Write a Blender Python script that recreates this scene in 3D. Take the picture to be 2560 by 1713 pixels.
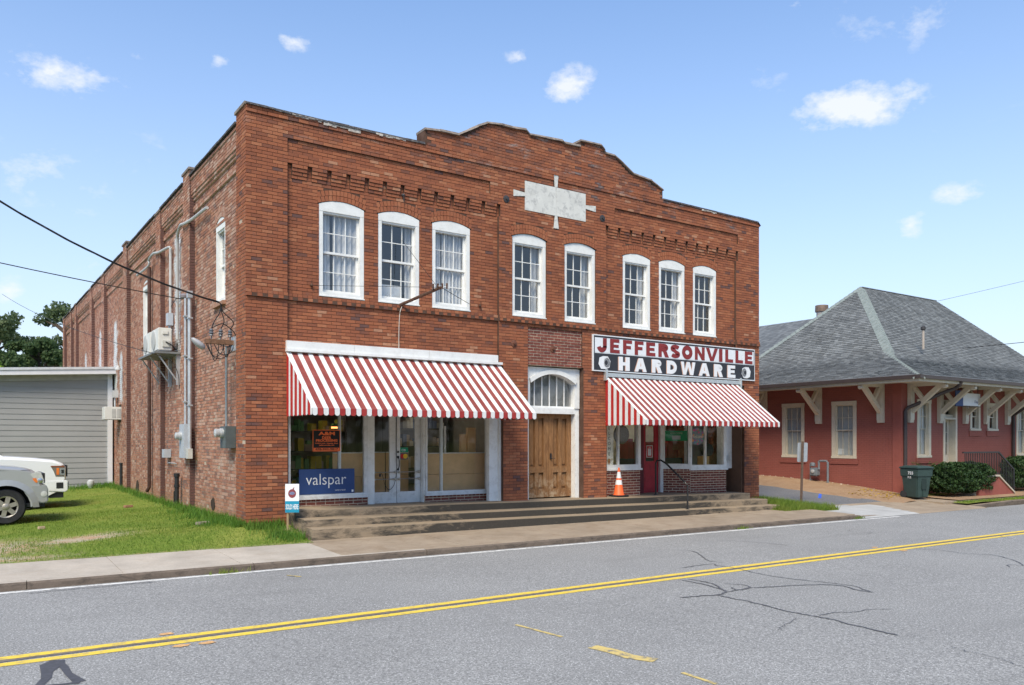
import bpy, bmesh, math, random
import numpy as np
from mathutils import Vector, Matrix
random.seed(7); RNG = np.random.default_rng(7)
S = bpy.context.scene
COL = S.collection
for o in list(bpy.data.objects): bpy.data.objects.remove(o)

# ------------------------------------------------------------------ camera
cam = bpy.data.cameras.new("camera"); cam.sensor_width = 36.0; cam.lens = 28.52
cam.shift_y = 0.0959; cam.clip_start = 0.1; cam.clip_end = 6000
camo = bpy.data.objects.new("camera", cam); COL.objects.link(camo); S.camera = camo
camo.location = (-4.587, -15.768, 1.585)
camo.rotation_euler = (math.radians(90), 0, math.radians(-34.425))

# ------------------------------------------------------------------ sky, sun, exposure
S.view_settings.view_transform = 'Standard'; S.view_settings.look = 'None'
S.view_settings.gamma = 1.0; S.view_settings.use_curve_mapping = False
S.view_settings.exposure = 0.68
SUN_EL, SUN_AZ = math.radians(50), math.radians(227)      # azimuth clockwise from +Y
W = bpy.data.worlds.new("World"); S.world = W; W.use_nodes = True
wn = W.node_tree; wn.nodes.clear()
def wnew(t, **k):
    n = wn.nodes.new(t)
    for a, b in k.items(): setattr(n, a, b)
    return n
sky = wnew('ShaderNodeTexSky', sky_type='NISHITA'); sky.sun_disc = False
sky.sun_elevation = SUN_EL; sky.sun_rotation = SUN_AZ; sky.air_density = 1.0; sky.dust_density = 0.6; sky.ozone_density = 1.6
bg = wnew('ShaderNodeBackground'); bg.inputs[1].default_value = 0.105
out = wnew('ShaderNodeOutputWorld')
tc = wnew('ShaderNodeTexCoord')
nrm = wnew('ShaderNodeVectorMath', operation='NORMALIZE'); wn.links.new(tc.outputs['Generated'], nrm.inputs[0])
sep = wnew('ShaderNodeSeparateXYZ'); wn.links.new(nrm.outputs[0], sep.inputs[0])
def wmath(op, a, b=None, c=None, clamp=False):
    n = wnew('ShaderNodeMath', operation=op); n.use_clamp = clamp
    for i, v in enumerate((a, b, c)):
        if v is None: continue
        if isinstance(v, (int, float)): n.inputs[i].default_value = v
        else: wn.links.new(v, n.inputs[i])
    return n.outputs[0]
def wmix(f, a, b):
    n = wnew('ShaderNodeMix', data_type='RGBA')
    for s, v in ((n.inputs[0], f), (n.inputs[6], a), (n.inputs[7], b)):
        if isinstance(v, (int, float)): s.default_value = v
        elif isinstance(v, tuple): s.default_value = v
        else: wn.links.new(v, s)
    return n.outputs[2]
# pale veil that thickens toward the horizon, the same all round
el = wmath('MAXIMUM', sep.outputs[2], 0.0)
veil = wmath('POWER', wmath('SUBTRACT', 1.0, el, clamp=True), 3.0)
tint = wnew('ShaderNodeMix', data_type='RGBA', blend_type='MULTIPLY'); tint.inputs[0].default_value = 1.0; wn.links.new(sky.outputs[0], tint.inputs[6]); tint.inputs[7].default_value = (.90, 1.24, 1.52, 1)
skyc = wmix(wmath('MULTIPLY', veil, 1.0, clamp=True), tint.outputs[2], (5.15, 5.45, 5.8, 1))
# small fair weather clouds: scattered puffs all round the dome, and the larger ones where they stand
nz = wnew('ShaderNodeTexNoise'); nz.inputs['Scale'].default_value = 26; nz.inputs['Detail'].default_value = 7; nz.inputs['Roughness'].default_value = 0.62
mp = wnew('ShaderNodeMapping'); mp.inputs['Scale'].default_value = (1, 1, 1.7); wn.links.new(nrm.outputs[0], mp.inputs[0]); wn.links.new(mp.outputs[0], nz.inputs['Vector'])
CLOUDS = [      # (direction, angular half width, angular half height, amount)
    ((0.0912, 0.9259, 0.3666), 0.0482, 0.0169, 0.62),
    ((0.5708, 0.7172, 0.3999), 0.028, 0.0189, 0.85),
    ((0.7872, 0.5033, 0.3563), 0.0551, 0.0212, 0.95),
    ((0.846, 0.4797, 0.2327), 0.0181, 0.0147, 0.6),
    ((0.862, 0.437, 0.2571), 0.0259, 0.0125, 0.55),
    ((0.2999, 0.8523, 0.4285), 0.0172, 0.0086, 0.7),
    ((0.2303, 0.8853, 0.4039), 0.0119, 0.0076, 0.5),
    ((0.5159, 0.7425, 0.4271), 0.0178, 0.008, 0.5),
    ((0.1599, 0.9047, 0.3948), 0.0186, 0.0091, 0.35),
    ((0.1216, 0.9766, 0.1776), 0.0259, 0.0181, 0.35),
    ((0.0443, 0.9871, 0.154), 0.0166, 0.0145, 0.5),
    ((0.7187, 0.5275, 0.4531), 0.0124, 0.0058, 0.4),
    ((0.8538, 0.4089, 0.3222), 0.0364, 0.0162, 0.25)]
CD = None
for d, rw, rh, am in CLOUDS:
    sub = wnew('ShaderNodeVectorMath', operation='SUBTRACT'); wn.links.new(nrm.outputs[0], sub.inputs[0]); sub.inputs[1].default_value = d
    sc = wnew('ShaderNodeVectorMath', operation='MULTIPLY'); wn.links.new(sub.outputs[0], sc.inputs[0]); sc.inputs[1].default_value = (1/rw, 1/rw, 1/rh)
    ln = wnew('ShaderNodeVectorMath', operation='LENGTH'); wn.links.new(sc.outputs[0], ln.inputs[0])
    g = wmath('MULTIPLY', wmath('SUBTRACT', 1.0, wmath('MULTIPLY', ln.outputs['Value'], 0.62), clamp=True), am)
    CD = g if CD is None else wmath('MAXIMUM', CD, g)
sc_n = wnew('ShaderNodeTexNoise'); sc_n.inputs['Scale'].default_value = 4.5; sc_n.inputs['Detail'].default_value = 2; wn.links.new(mp.outputs[0], sc_n.inputs['Vector'])
scat = wmath('MULTIPLY', wmath('SUBTRACT', sc_n.outputs[0], 0.60, clamp=True), 1.6)
amt = wmath('MAXIMUM', CD, scat)
cl = wmath('MULTIPLY', wmath('SUBTRACT', wmath('ADD', nz.outputs[0], wmath('MULTIPLY', amt, 0.62)), 0.66, clamp=True), 3.6, clamp=True)
cl = wmath('MULTIPLY', cl, wmath('MULTIPLY', amt, 3.0, clamp=True), clamp=True)
skyc = wmix(wmath('MULTIPLY', cl, 0.85), skyc, (5.9, 6.05, 6.3, 1))
wn.links.new(skyc, bg.inputs[0]); wn.links.new(bg.outputs[0], out.inputs[0])
sl = bpy.data.lights.new("sun", 'SUN'); sl.energy = 3.0; sl.angle = math.radians(26); sl.color = (1, .89, .68)
so = bpy.data.objects.new("sun", sl); COL.objects.link(so)
sd = Vector((math.sin(SUN_AZ)*math.cos(SUN_EL), math.cos(SUN_AZ)*math.cos(SUN_EL), math.sin(SUN_EL)))
so.rotation_euler = sd.to_track_quat('Z', 'Y').to_euler()

# ------------------------------------------------------------------ materials
class M:
    """one procedural material; p = world position noise inputs"""
    def __init__(s, name):
        s.m = bpy.data.materials.new(name); s.m.use_nodes = True; s.t = s.m.node_tree; s.t.nodes.clear()
        s.out = s.t.nodes.new('ShaderNodeOutputMaterial'); s.b = s.t.nodes.new('ShaderNodeBsdfPrincipled')
        s.t.links.new(s.b.outputs[0], s.out.inputs[0])
        g = s.t.nodes.new('ShaderNodeNewGeometry'); s.pos = g.outputs['Position']; s.geo = g
    def set(s, rough=.8, spec=.3, metal=0.0):
        s.b.inputs['Roughness'].default_value = rough; s.b.inputs['Specular IOR Level'].default_value = spec; s.b.inputs['Metallic'].default_value = metal; return s
    def lk(s, v, sock):
        if isinstance(v, (int, float)): sock.default_value = v
        elif isinstance(v, tuple): sock.default_value = v if len(v) == 4 or sock.type == 'VECTOR' else (*v, 1)
        else: s.t.links.new(v, sock)
    def math(s, op, a, b=None, c=None, clamp=False):
        n = s.t.nodes.new('ShaderNodeMath'); n.operation = op; n.use_clamp = clamp
        for i, v in enumerate((a, b, c)):
            if v is not None: s.lk(v, n.inputs[i])
        return n.outputs[0]
    def scale(s, x, y, z, rot=0.0):
        n = s.t.nodes.new('ShaderNodeMapping'); n.inputs['Scale'].default_value = (x, y, z); n.inputs['Rotation'].default_value = (0, 0, rot)
        s.t.links.new(s.pos, n.inputs[0]); return n.outputs[0]
    def noise(s, scale, detail=4, rough=.55, vec=None, dist=0.0):
        n = s.t.nodes.new('ShaderNodeTexNoise'); n.inputs['Scale'].default_value = scale; n.inputs['Detail'].default_value = detail
        n.inputs['Roughness'].default_value = rough; n.inputs['Distortion'].default_value = dist
        s.t.links.new(vec or s.pos, n.inputs['Vector']); return n.outputs[0]
    def voro(s, scale, feat='F1', vec=None):
        n = s.t.nodes.new('ShaderNodeTexVoronoi'); n.feature = feat; n.inputs['Scale'].default_value = scale
        s.t.links.new(vec or s.pos, n.inputs['Vector']); return n
    def mix(s, f, a, b, mode='MIX'):
        n = s.t.nodes.new('ShaderNodeMix'); n.data_type = 'RGBA'; n.blend_type = mode
        s.lk(f, n.inputs[0]); s.lk(a, n.inputs[6]); s.lk(b, n.inputs[7]); return n.outputs[2]
    def ramp(s, f, stops, interp='LINEAR'):
        n = s.t.nodes.new('ShaderNodeValToRGB'); cr = n.color_ramp; cr.interpolation = interp
        while len(cr.elements) < len(stops): cr.elements.new(.5)
        for e, (p, c) in zip(cr.elements, stops):
            e.position = p; e.color = (*c, 1) if isinstance(c, tuple) else (c, c, c, 1)
        s.lk(f, n.inputs[0]); return n.outputs[0]
    def rng(s, v, a, b):      # 0..1 between a and b
        n = s.t.nodes.new('ShaderNodeMapRange'); s.lk(v, n.inputs[0]); n.inputs[1].default_value = a; n.inputs[2].default_value = b; return n.outputs[0]
    def xyz(s):
        n = s.t.nodes.new('ShaderNodeSeparateXYZ'); s.t.links.new(s.pos, n.inputs[0]); return n.outputs
    def attr(s, name):
        n = s.t.nodes.new('ShaderNodeAttribute'); n.attribute_name = name; return n
    def color(s, v): s.lk(v, s.b.inputs['Base Color']); return s
    def bump(s, h, strength=.3, dist=.01):
        n = s.t.nodes.new('ShaderNodeBump'); n.inputs['Strength'].default_value = strength; n.inputs['Distance'].default_value = dist
        s.t.links.new(h, n.inputs['Height']); s.t.links.new(n.outputs[0], s.b.inputs['Normal']); return s
MATS = {}
def flat(name, c, rough=.7, spec=.3, metal=0.0, var=.12, scale=6.0, dirt=None, dirt_amt=.0, bump=0.0):
    """plain paint / metal / cloth: base colour with mottling and, where given, patches of dirt or rust"""
    if name in MATS: return MATS[name]
    m = M(name).set(rough, spec, metal)
    n = m.noise(scale, 5, .6)
    lo = tuple(x*(1-var) for x in c); hi = tuple(min(1, x*(1+var)) for x in c)
    col = m.mix(m.rng(n, .3, .7), lo, hi)
    if dirt:
        d = m.noise(scale*2.3, 6, .7, dist=.4); col = m.mix(m.math('MULTIPLY', m.rng(d, .5, .68), dirt_amt, clamp=True), col, dirt)
    m.color(col)
    if bump: m.bump(m.noise(scale*8, 4), bump, .004)
    MATS[name] = m.m; return m.m

# ------------------------------------------------------------------ mesh builder
def wloc(p):
    v = Vector((0, 0, 0))
    while p is not None: v = v + p.location; p = p.parent
    return v
class MB:
    def __init__(s): s.v = []; s.f = []; s.mi = []; s.cur = 0
    def face(s, pts):
        i = len(s.v); s.v += [tuple(p) for p in pts]; s.f.append(tuple(range(i, i+len(pts)))); s.mi.append(s.cur); return s
    def box(s, x0, x1, y0, y1, z0, z1):
        return s.hexa([(x0, y0, z0), (x1, y0, z0), (x1, y1, z0), (x0, y1, z0), (x0, y0, z1), (x1, y0, z1), (x1, y1, z1), (x0, y1, z1)])
    def hexa(s, p):
        i = len(s.v); s.v += [tuple(q) for q in p]
        for q in ((0, 3, 2, 1), (4, 5, 6, 7), (0, 1, 5, 4), (1, 2, 6, 5), (2, 3, 7, 6), (3, 0, 4, 7)):
            s.f.append(tuple(i+k for k in q)); s.mi.append(s.cur)
        return s
    def obox(s, c, ax, ay, az):       # oriented box: centre and three half axes
        c = Vector(c); ax, ay, az = Vector(ax), Vector(ay), Vector(az)
        return s.hexa([c-ax-ay-az, c+ax-ay-az, c+ax+ay-az, c-ax+ay-az, c-ax-ay+az, c+ax-ay+az, c+ax+ay+az, c-ax+ay+az])
    def beam(s, a, b, w, h, up=(0, 0, 1)):      # bar of section w x h from a to b
        a, b = Vector(a), Vector(b); d = (b-a); L = d.length; d.normalize(); u = Vector(up); sd_ = d.cross(u)
        if sd_.length < 1e-5: sd_ = d.cross(Vector((0, 1, 0)))
        sd_.normalize(); u = sd_.cross(d)
        return s.obox((a+b)/2, d*(L/2), sd_*(w/2), u*(h/2))
    def prism(s, pts, n0, n1):        # closed polygon of 3-D points at offset vectors n0 and n1
        n = len(pts); i = len(s.v); n0, n1 = Vector(n0), Vector(n1)
        s.v += [tuple(Vector(p)+n0) for p in pts]+[tuple(Vector(p)+n1) for p in pts]
        s.f.append(tuple(range(i+n-1, i-1, -1))); s.f.append(tuple(range(i+n, i+2*n))); s.mi += [s.cur]*2
        for k in range(n):
            j = (k+1) % n; s.f.append((i+k, i+j, i+n+j, i+n+k)); s.mi.append(s.cur)
        return s
    def tube(s, path, r, n=8, cap=True):
        P = [Vector(p) for p in path]; rs = r if isinstance(r, (list, tuple)) else [r]*len(P)
        i0 = len(s.v); ref = Vector((0, 0, 1))
        for k, p in enumerate(P):
            d = (P[min(k+1, len(P)-1)]-P[max(k-1, 0)]).normalized()
            if abs(d.dot(ref)) > .98: ref = Vector((0, 1, 0)) if abs(d.z) > .9 else Vector((0, 0, 1))
            a = d.cross(ref).normalized(); b = a.cross(d)
            for q in range(n):
                t = 2*math.pi*q/n; s.v.append(tuple(p+(a*math.cos(t)+b*math.sin(t))*rs[k]))
        for k in range(len(P)-1):
            for q in range(n):
                s.f.append((i0+k*n+q, i0+k*n+(q+1) % n, i0+(k+1)*n+(q+1) % n, i0+(k+1)*n+q)); s.mi.append(s.cur)
        if cap:
            s.f.append(tuple(i0+q for q in range(n-1, -1, -1))); e = i0+(len(P)-1)*n; s.f.append(tuple(e+q for q in range(n))); s.mi += [s.cur]*2
        return s
    def lathe(s, c, prof, n=20, axis='z', cap=True):      # prof: (radius, height) list
        i0 = len(s.v); c = Vector(c)
        for r, h in prof:
            for q in range(n):
                t = 2*math.pi*q/n; a, b = r*math.cos(t), r*math.sin(t)
                s.v.append(tuple(c+Vector({'z': (a, b, h), 'y': (a, h, b), 'x': (h, a, b)}[axis])))
        for k in range(len(prof)-1):
            for q in range(n):
                s.f.append((i0+k*n+q, i0+k*n+(q+1) % n, i0+(k+1)*n+(q+1) % n, i0+(k+1)*n+q)); s.mi.append(s.cur)
        if cap: s.f.append(tuple(i0+q for q in range(n))); e = i0+(len(prof)-1)*n; s.f.append(tuple(e+q for q in range(n))); s.mi += [s.cur]*2
        return s
    def build(s, name, mat, parent=None, smooth=False, fix=True, bevel=0.0, **props):
        me = bpy.data.meshes.new(name); o0 = wloc(parent)
        vs = [(x-o0.x, y-o0.y, z-o0.z) for x, y, z in s.v]
        me.from_pydata(vs, [], s.f)
        for m in (mat if isinstance(mat, (list, tuple)) else [mat]): me.materials.append(m)
        if any(s.mi): me.polygons.foreach_set('material_index', s.mi)
        if fix or bevel:
            bm = bmesh.new(); bm.from_mesh(me)
            if bevel:
                bmesh.ops.remove_doubles(bm, verts=bm.verts, dist=1e-5)
                bmesh.ops.bevel(bm, geom=[e for e in bm.edges if e.calc_face_angle(0) > .5], offset=bevel, segments=2, affect='EDGES', clamp_overlap=True)
            bmesh.ops.recalc_face_normals(bm, faces=bm.faces); bm.to_mesh(me); bm.free()
        if smooth:
            me.polygons.foreach_set('use_smooth', [True]*len(me.polygons))
            try: me.set_sharp_from_angle(angle=math.radians(38))
            except Exception: pass
        me.update()
        return link(name, me, parent, **props)
def link(name, me, parent=None, loc=None, **props):
    o = bpy.data.objects.new(name, me); COL.objects.link(o); o.parent = parent
    if loc is not None: o.location = loc
    for k, v in props.items():
        if v: o[k] = v
    return o
def thing(name, label, cat, loc=(0, 0, 0), group=None):
    o = bpy.data.objects.new(name, None); COL.objects.link(o); o.location = loc; o.empty_display_size = .2
    o['label'] = label; o['category'] = cat
    if group: o['group'] = group
    return o
def copy_tree(o, off, label=None, parent=None):
    c = o.copy(); COL.objects.link(c)
    if parent is not None: c.parent = parent
    else: c.location = o.location+Vector(off)
    if label: c['label'] = label
    for ch in list(o.children): copy_tree(ch, off, None, c)
    return c
def text_mesh(body, height, width=None, fat=0.0, depth=.004, spacing=1.0, shear=0.0):
    """letters as a mesh: x to the right, z up, front face at -y; scaled to cap height and, if given, total width"""
    cu = bpy.data.curves.new("letters", 'FONT'); cu.body = body; cu.align_x = 'CENTER'; cu.align_y = 'CENTER'; cu.size = 1.0
    cu.offset = fat; cu.space_character = spacing; cu.shear = shear; cu.resolution_u = 3
    ob = bpy.data.objects.new("letters", cu); COL.objects.link(ob)
    dg = bpy.context.evaluated_depsgraph_get(); me = bpy.data.meshes.new_from_object(ob.evaluated_get(dg))
    bpy.data.objects.remove(ob); bpy.data.curves.remove(cu)
    n = len(me.vertices); co = np.empty(n*3, 'f'); me.vertices.foreach_get('co', co); co = co.reshape(-1, 3)
    mn, mx = co.min(0), co.max(0); c = (mn+mx)/2
    sy = height/(mx[1]-mn[1]); sx = width/(mx[0]-mn[0]) if width else sy
    vs = [((x-c[0])*sx, (y-c[1])*sy) for x, y, z in co]; fs = [tuple(p.vertices) for p in me.polygons]
    bpy.data.meshes.remove(me)
    return vs, fs
def put_text(name, body, origin, right, up, height, mat, parent, width=None, fat=0.0, spacing=1.0, shear=0.0, lift=.003, bulge=None, **props):
    vs, fs = text_mesh(body, height, width, fat, spacing=spacing, shear=shear)
    o, r, u = Vector(origin), Vector(right).normalized(), Vector(up).normalized(); nn = r.cross(u)
    mb = MB(); i = 0
    for a, b in vs: mb.v.append(tuple(o+r*a+u*b+nn*lift))
    mb.f = fs; mb.mi = [0]*len(fs)
    return mb.build(name, mat, parent, fix=False, **props)
def disc(name, c, right, up, rx, ry, mat, parent, n=20, lift=.003, **props):
    c, r, u = Vector(c), Vector(right).normalized(), Vector(up).normalized(); nn = r.cross(u)
    mb = MB(); mb.face([c+nn*lift+r*rx*math.cos(t)+u*ry*math.sin(t) for t in [2*math.pi*k/n for k in range(n)]])
    return mb.build(name, mat, parent, fix=False, **props)
def catmull(P, n=6):
    P = [Vector(p) for p in P]; Q = [2*P[0]-P[1]]+P+[2*P[-1]-P[-2]]; R = []
    for i in range(1, len(Q)-2):
        for k in range(n):
            t = k/n; a, b, c, d = Q[i-1], Q[i], Q[i+1], Q[i+2]
            R.append(.5*((2*b)+(c-a)*t+(2*a-5*b+4*c-d)*t*t+(3*b-a-3*c+d)*t**3))
    R.append(P[-1]); return R
def sag(a, b, drop, n=16):
    a, b = Vector(a), Vector(b); return [a.lerp(b, t)+Vector((0, 0, -4*drop*t*(1-t))) for t in [k/n for k in range(n+1)]]
# ------------------------------------------------------------------ setting: ground, road, sidewalk, steps
def zroad(x): return -.435-.0045*x
def zwalk(x, y): return zroad(x)+.1+.028*(y+3.05)
def zporch(x): return .245-.0115*x
def sstep(a, b, x):
    t = min(1, max(0, (x-a)/(b-a))); return t*t*(3-2*t)
def H(x, y):
    """height of the land either side of the shop"""
    if x < 7:
        zi = -.05-.052*min(-min(x, 0), 5.5); zo = zwalk(x, -1.3)
        b = zi+.004*max(0, y-8)
        return zo+(b-zo)*sstep(-1.32, .25, y)+.018*math.sin(x*2.1+y*1.3)*math.sin(y*1.7-x)*sstep(-1.3, 0, y)
    zo = zroad(x)-.0
    d = (zo+.02)+(.47+.0)*sstep(-3.6, 6.5, y)+.012*max(0, y-6)
    if x > 20.2: d += .20*sstep(20.2, 22.4, x)*sstep(-2.2, .8, y)*(1-.45*sstep(21.5, 23, x)*(1-sstep(0, 3, y)))
    if x < 16.4: d += .11*(1-sstep(14.6, 16.4, x))*sstep(-1.9, -.5, y)
    return d
def sheet(name, xs, ys, zf, mat, parent=None, mask=None, **props):
    mb = MB(); idx = {}
    for i, x in enumerate(xs):
        for j, y in enumerate(ys): idx[i, j] = len(mb.v); mb.v.append((x, y, zf(x, y)))
    for i in range(len(xs)-1):
        for j in range(len(ys)-1):
            if mask and not mask((xs[i]+xs[i+1])/2, (ys[j]+ys[j+1])/2): continue
            mb.f.append((idx[i, j], idx[i+1, j], idx[i+1, j+1], idx[i, j+1])); mb.mi.append(0)
    return mb.build(name, mat, parent, smooth=True, fix=False, **props)
lin = lambda a, b, n: [a+(b-a)*k/n for k in range(n+1)]

def mk_asphalt(name, base, speck, warm=0.0):
    m = M(name).set(.85, .25)
    big = m.noise(.35, 4, .6); fine = m.noise(48, 3, .7); v = m.voro(62)
    c = m.mix(m.rng(big, .3, .7), tuple(x*.86 for x in base), tuple(x*1.12 for x in base))
    c = m.mix(m.rng(fine, .40, .60), c, m.mix(.85, c, (base[0]*.42, base[1]*.42, base[2]*.43)), 'MIX')
    bright = m.math('MULTIPLY', m.rng(v.outputs['Distance'], .42, .22), m.rng(m.noise(31, 2), .50, .60), clamp=True)
    c = m.mix(m.math('MULTIPLY', bright, .9), c, speck)
    st = m.noise(1.0, 5, .65, m.scale(.35, 1.6, 1)); c = m.mix(m.math('MULTIPLY', m.rng(st, .56, .75), .35), c, tuple(x*.55 for x in base))
    m.color(c); m.bump(fine, .55, .006); MATS[name] = m.m; return m.m
A_ROAD = mk_asphalt('asphalt_road', (.335, .33, .318), (.66, .65, .64))
A_DRIVE = mk_asphalt('asphalt_drive', (.20, .20, .207), (.42, .42, .43))
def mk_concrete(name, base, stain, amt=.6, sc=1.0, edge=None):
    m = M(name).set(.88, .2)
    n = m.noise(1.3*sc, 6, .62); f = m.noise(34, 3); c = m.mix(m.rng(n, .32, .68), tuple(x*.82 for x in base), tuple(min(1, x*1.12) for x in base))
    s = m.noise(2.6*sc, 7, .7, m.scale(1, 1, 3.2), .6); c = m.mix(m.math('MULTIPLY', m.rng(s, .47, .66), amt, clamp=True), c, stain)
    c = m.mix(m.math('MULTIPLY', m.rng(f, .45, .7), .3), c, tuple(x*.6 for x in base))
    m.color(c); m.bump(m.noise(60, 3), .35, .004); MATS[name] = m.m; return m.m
C_WALK = mk_concrete('concrete_walk', (.34, .27, .20), (.22, .155, .10), .5)
C_WALK2 = mk_concrete('concrete_walk_light', (.46, .405, .34), (.35, .28, .21), .35)
C_NEW = mk_concrete('concrete_new', (.45, .445, .43), (.36, .35, .33), .35)
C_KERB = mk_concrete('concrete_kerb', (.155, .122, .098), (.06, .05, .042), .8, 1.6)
def mk_steps():
    m = M('concrete_steps').set(.88, .2); px = m.xyz()
    n = m.noise(1.2, 6, .65); base = m.mix(m.rng(n, .3, .7), (.25, .195, .135), (.33, .255, .18))
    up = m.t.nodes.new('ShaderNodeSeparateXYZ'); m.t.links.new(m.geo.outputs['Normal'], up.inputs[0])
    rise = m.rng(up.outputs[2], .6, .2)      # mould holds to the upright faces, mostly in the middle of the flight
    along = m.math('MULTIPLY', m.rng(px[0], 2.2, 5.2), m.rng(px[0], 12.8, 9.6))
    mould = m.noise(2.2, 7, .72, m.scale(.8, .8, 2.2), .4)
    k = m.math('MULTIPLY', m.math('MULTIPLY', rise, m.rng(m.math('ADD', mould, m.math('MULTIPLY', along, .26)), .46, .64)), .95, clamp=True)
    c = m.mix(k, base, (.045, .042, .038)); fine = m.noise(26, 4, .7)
    c = m.mix(m.math('MULTIPLY', m.rng(fine, .5, .7), .3), c, (.12, .10, .075))
    m.color(c); m.bump(m.noise(45, 4), .4, .005); return m.m
C_STEP = mk_steps()
def mk_soil(name, a, b, c_):
    m = M(name).set(.95, .1); n = m.noise(2.1, 7, .68); f = m.noise(22, 5, .7)
    c = m.mix(m.rng(n, .35, .65), a, b); c = m.mix(m.math('MULTIPLY', m.rng(f, .5, .68), .6), c, c_)
    m.color(c); m.bump(f, .8, .03); return m.m
G_DIRT = mk_soil('dirt', (.30, .19, .115), (.37, .255, .165), (.20, .125, .075))
def mk_lawn():
    m = M('lawn').set(.95, .1); px = m.xyz(); n = m.noise(.9, 6, .68); f = m.noise(14, 5, .72)
    g = m.mix(m.rng(n, .3, .7), (.13, .20, .03), (.22, .27, .05)); g = m.mix(m.math('MULTIPLY', m.rng(f, .42, .7), .7), g, (.085, .12, .025))
    bare = m.attr('bare').outputs['Fac']
    soil = m.mix(m.rng(m.noise(3.1, 5, .7), .4, .6), (.42, .27, .17), (.40, .36, .26))
    k = m.rng(m.math('ADD', bare, m.math('MULTIPLY', m.math('SUBTRACT', f, .5), 1.4)), .22, .66)
    yel = m.rng(m.noise(.55, 5, .65), .48, .66); g = m.mix(m.math('MULTIPLY', yel, .5), g, (.30, .29, .075)); c = m.mix(k, g, soil); m.color(c); m.bump(f, .8, .03); return m.m
G_LAWN = mk_lawn()
G_BASE = mk_soil('ground_base', (.10, .14, .04), (.14, .17, .05), (.08, .09, .03))
def bare(x, y):
    """how bare the lawn is at a point: the clay patch and the worn gravelly strip by the walk"""
    a = math.exp(-(((x+2.7)/1.0)**2+((y-.78-.12*(x+2.75))/.55)**2))*.9
    b = math.exp(-(((x+4.3)/1.3)**2+((y-.6)/1.2)**2))*.8+math.exp(-(((x+4.2)/1.3)**2+((y+.95)/.30)**2))*.62
    c = .40*math.exp(-((y+1.28)/.10)**2)+.8*math.exp(-(((x-.72)/.16)**2+((y+.30)/.28)**2))
    return min(1., max(a, b, c))

ground = MB().face([(-2500, -2500, -.70), (2500, -2500, -.70), (2500, 2500, -.70), (-2500, 2500, -.70)]).build('ground', G_BASE, fix=False, kind='structure')
road = sheet('road', lin(-160, 220, 76), [-14.6, -11, -7, -3.4, -3.0], lambda x, y: zroad(x)-(.02*max(0, abs(y+7)-3.2) if y > -7 else 0)*.4, A_ROAD, kind='structure')
roadz = lambda x, y: zroad(x)-(.02*max(0, abs(y+7)-3.2) if y > -7 else 0)*.4
def ribbon(name, pts, w, mat, parent, lift=.004, **props):
    """a flat painted or sealed strip that follows the road; pts = (x, y) or (x, y, width)"""
    mb = MB(); L = []
    for k, p in enumerate(pts):
        a = Vector(pts[max(k-1, 0)][:2]); b = Vector(pts[min(k+1, len(pts)-1)][:2]); d = (b-a).normalized(); n = Vector((-d.y, d.x)); ww = (p[2] if len(p) > 2 else w)/2
        q = Vector(p[:2])
        for s_ in (1, -1):
            t = q+n*ww*s_; mb.v.append((t.x, t.y, roadz(t.x, t.y)+lift))
    for k in range(len(pts)-1): mb.f.append((2*k, 2*k+1, 2*k+3, 2*k+2)); mb.mi.append(0)
    return mb.build(name, mat, parent, fix=False, **props)
def mk_paint(name, c, wear):
    m = M(name).set(.75, .3); n = m.noise(9, 6, .75); f = m.noise(70, 2)
    col = m.mix(m.math('MULTIPLY', m.rng(m.math('ADD', n, m.math('MULTIPLY', f, .25)), .62, .74), wear, clamp=True), c, (.20, .19, .18))
    col = m.mix(m.math('MULTIPLY', m.rng(f, .4, .7), .18), col, tuple(x*.6 for x in c)); m.color(col); return m.m
P_YEL = mk_paint('yellow_paint', (.80, .57, .07), .5); P_WHT = mk_paint('white_paint', (.74, .73, .70), .75); P_FADE = mk_paint('faded_yellow_paint', (.62, .47, .17), 1.0)
SEAL = flat('crack_sealant', (.105, .105, .112), .6, .35, var=.3, scale=30)
RUSTY = flat('orange_marker_stain', (.62, .36, .16), .8, .2, var=.25, scale=40)
xs = lin(-60, 120, 180)
ribbon('centre_line', [(x, -6.985) for x in xs], .125, P_YEL, road)
ribbon('centre_line', [(x, -7.235) for x in xs], .125, P_YEL, road)
ribbon('joint_crack', [(x, -7.115+.012*math.sin(x*3.1)+.012*math.sin(x*7.7+1)) for x in lin(-20, 60, 260)], .035, SEAL, road, lift=.003)
ribbon('joint_crack', [(x, -7.075+.008*math.sin(x*2.1)) for x in lin(-20, 60, 120)], .075, flat('worn_joint', (.20, .165, .135), .9, .2, var=.25, scale=20), road, lift=.002)
ribbon('edge_line', [(x, -3.235-.004*(x-5)) for x in xs if x < 17.3], .115, P_WHT, road)
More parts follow.
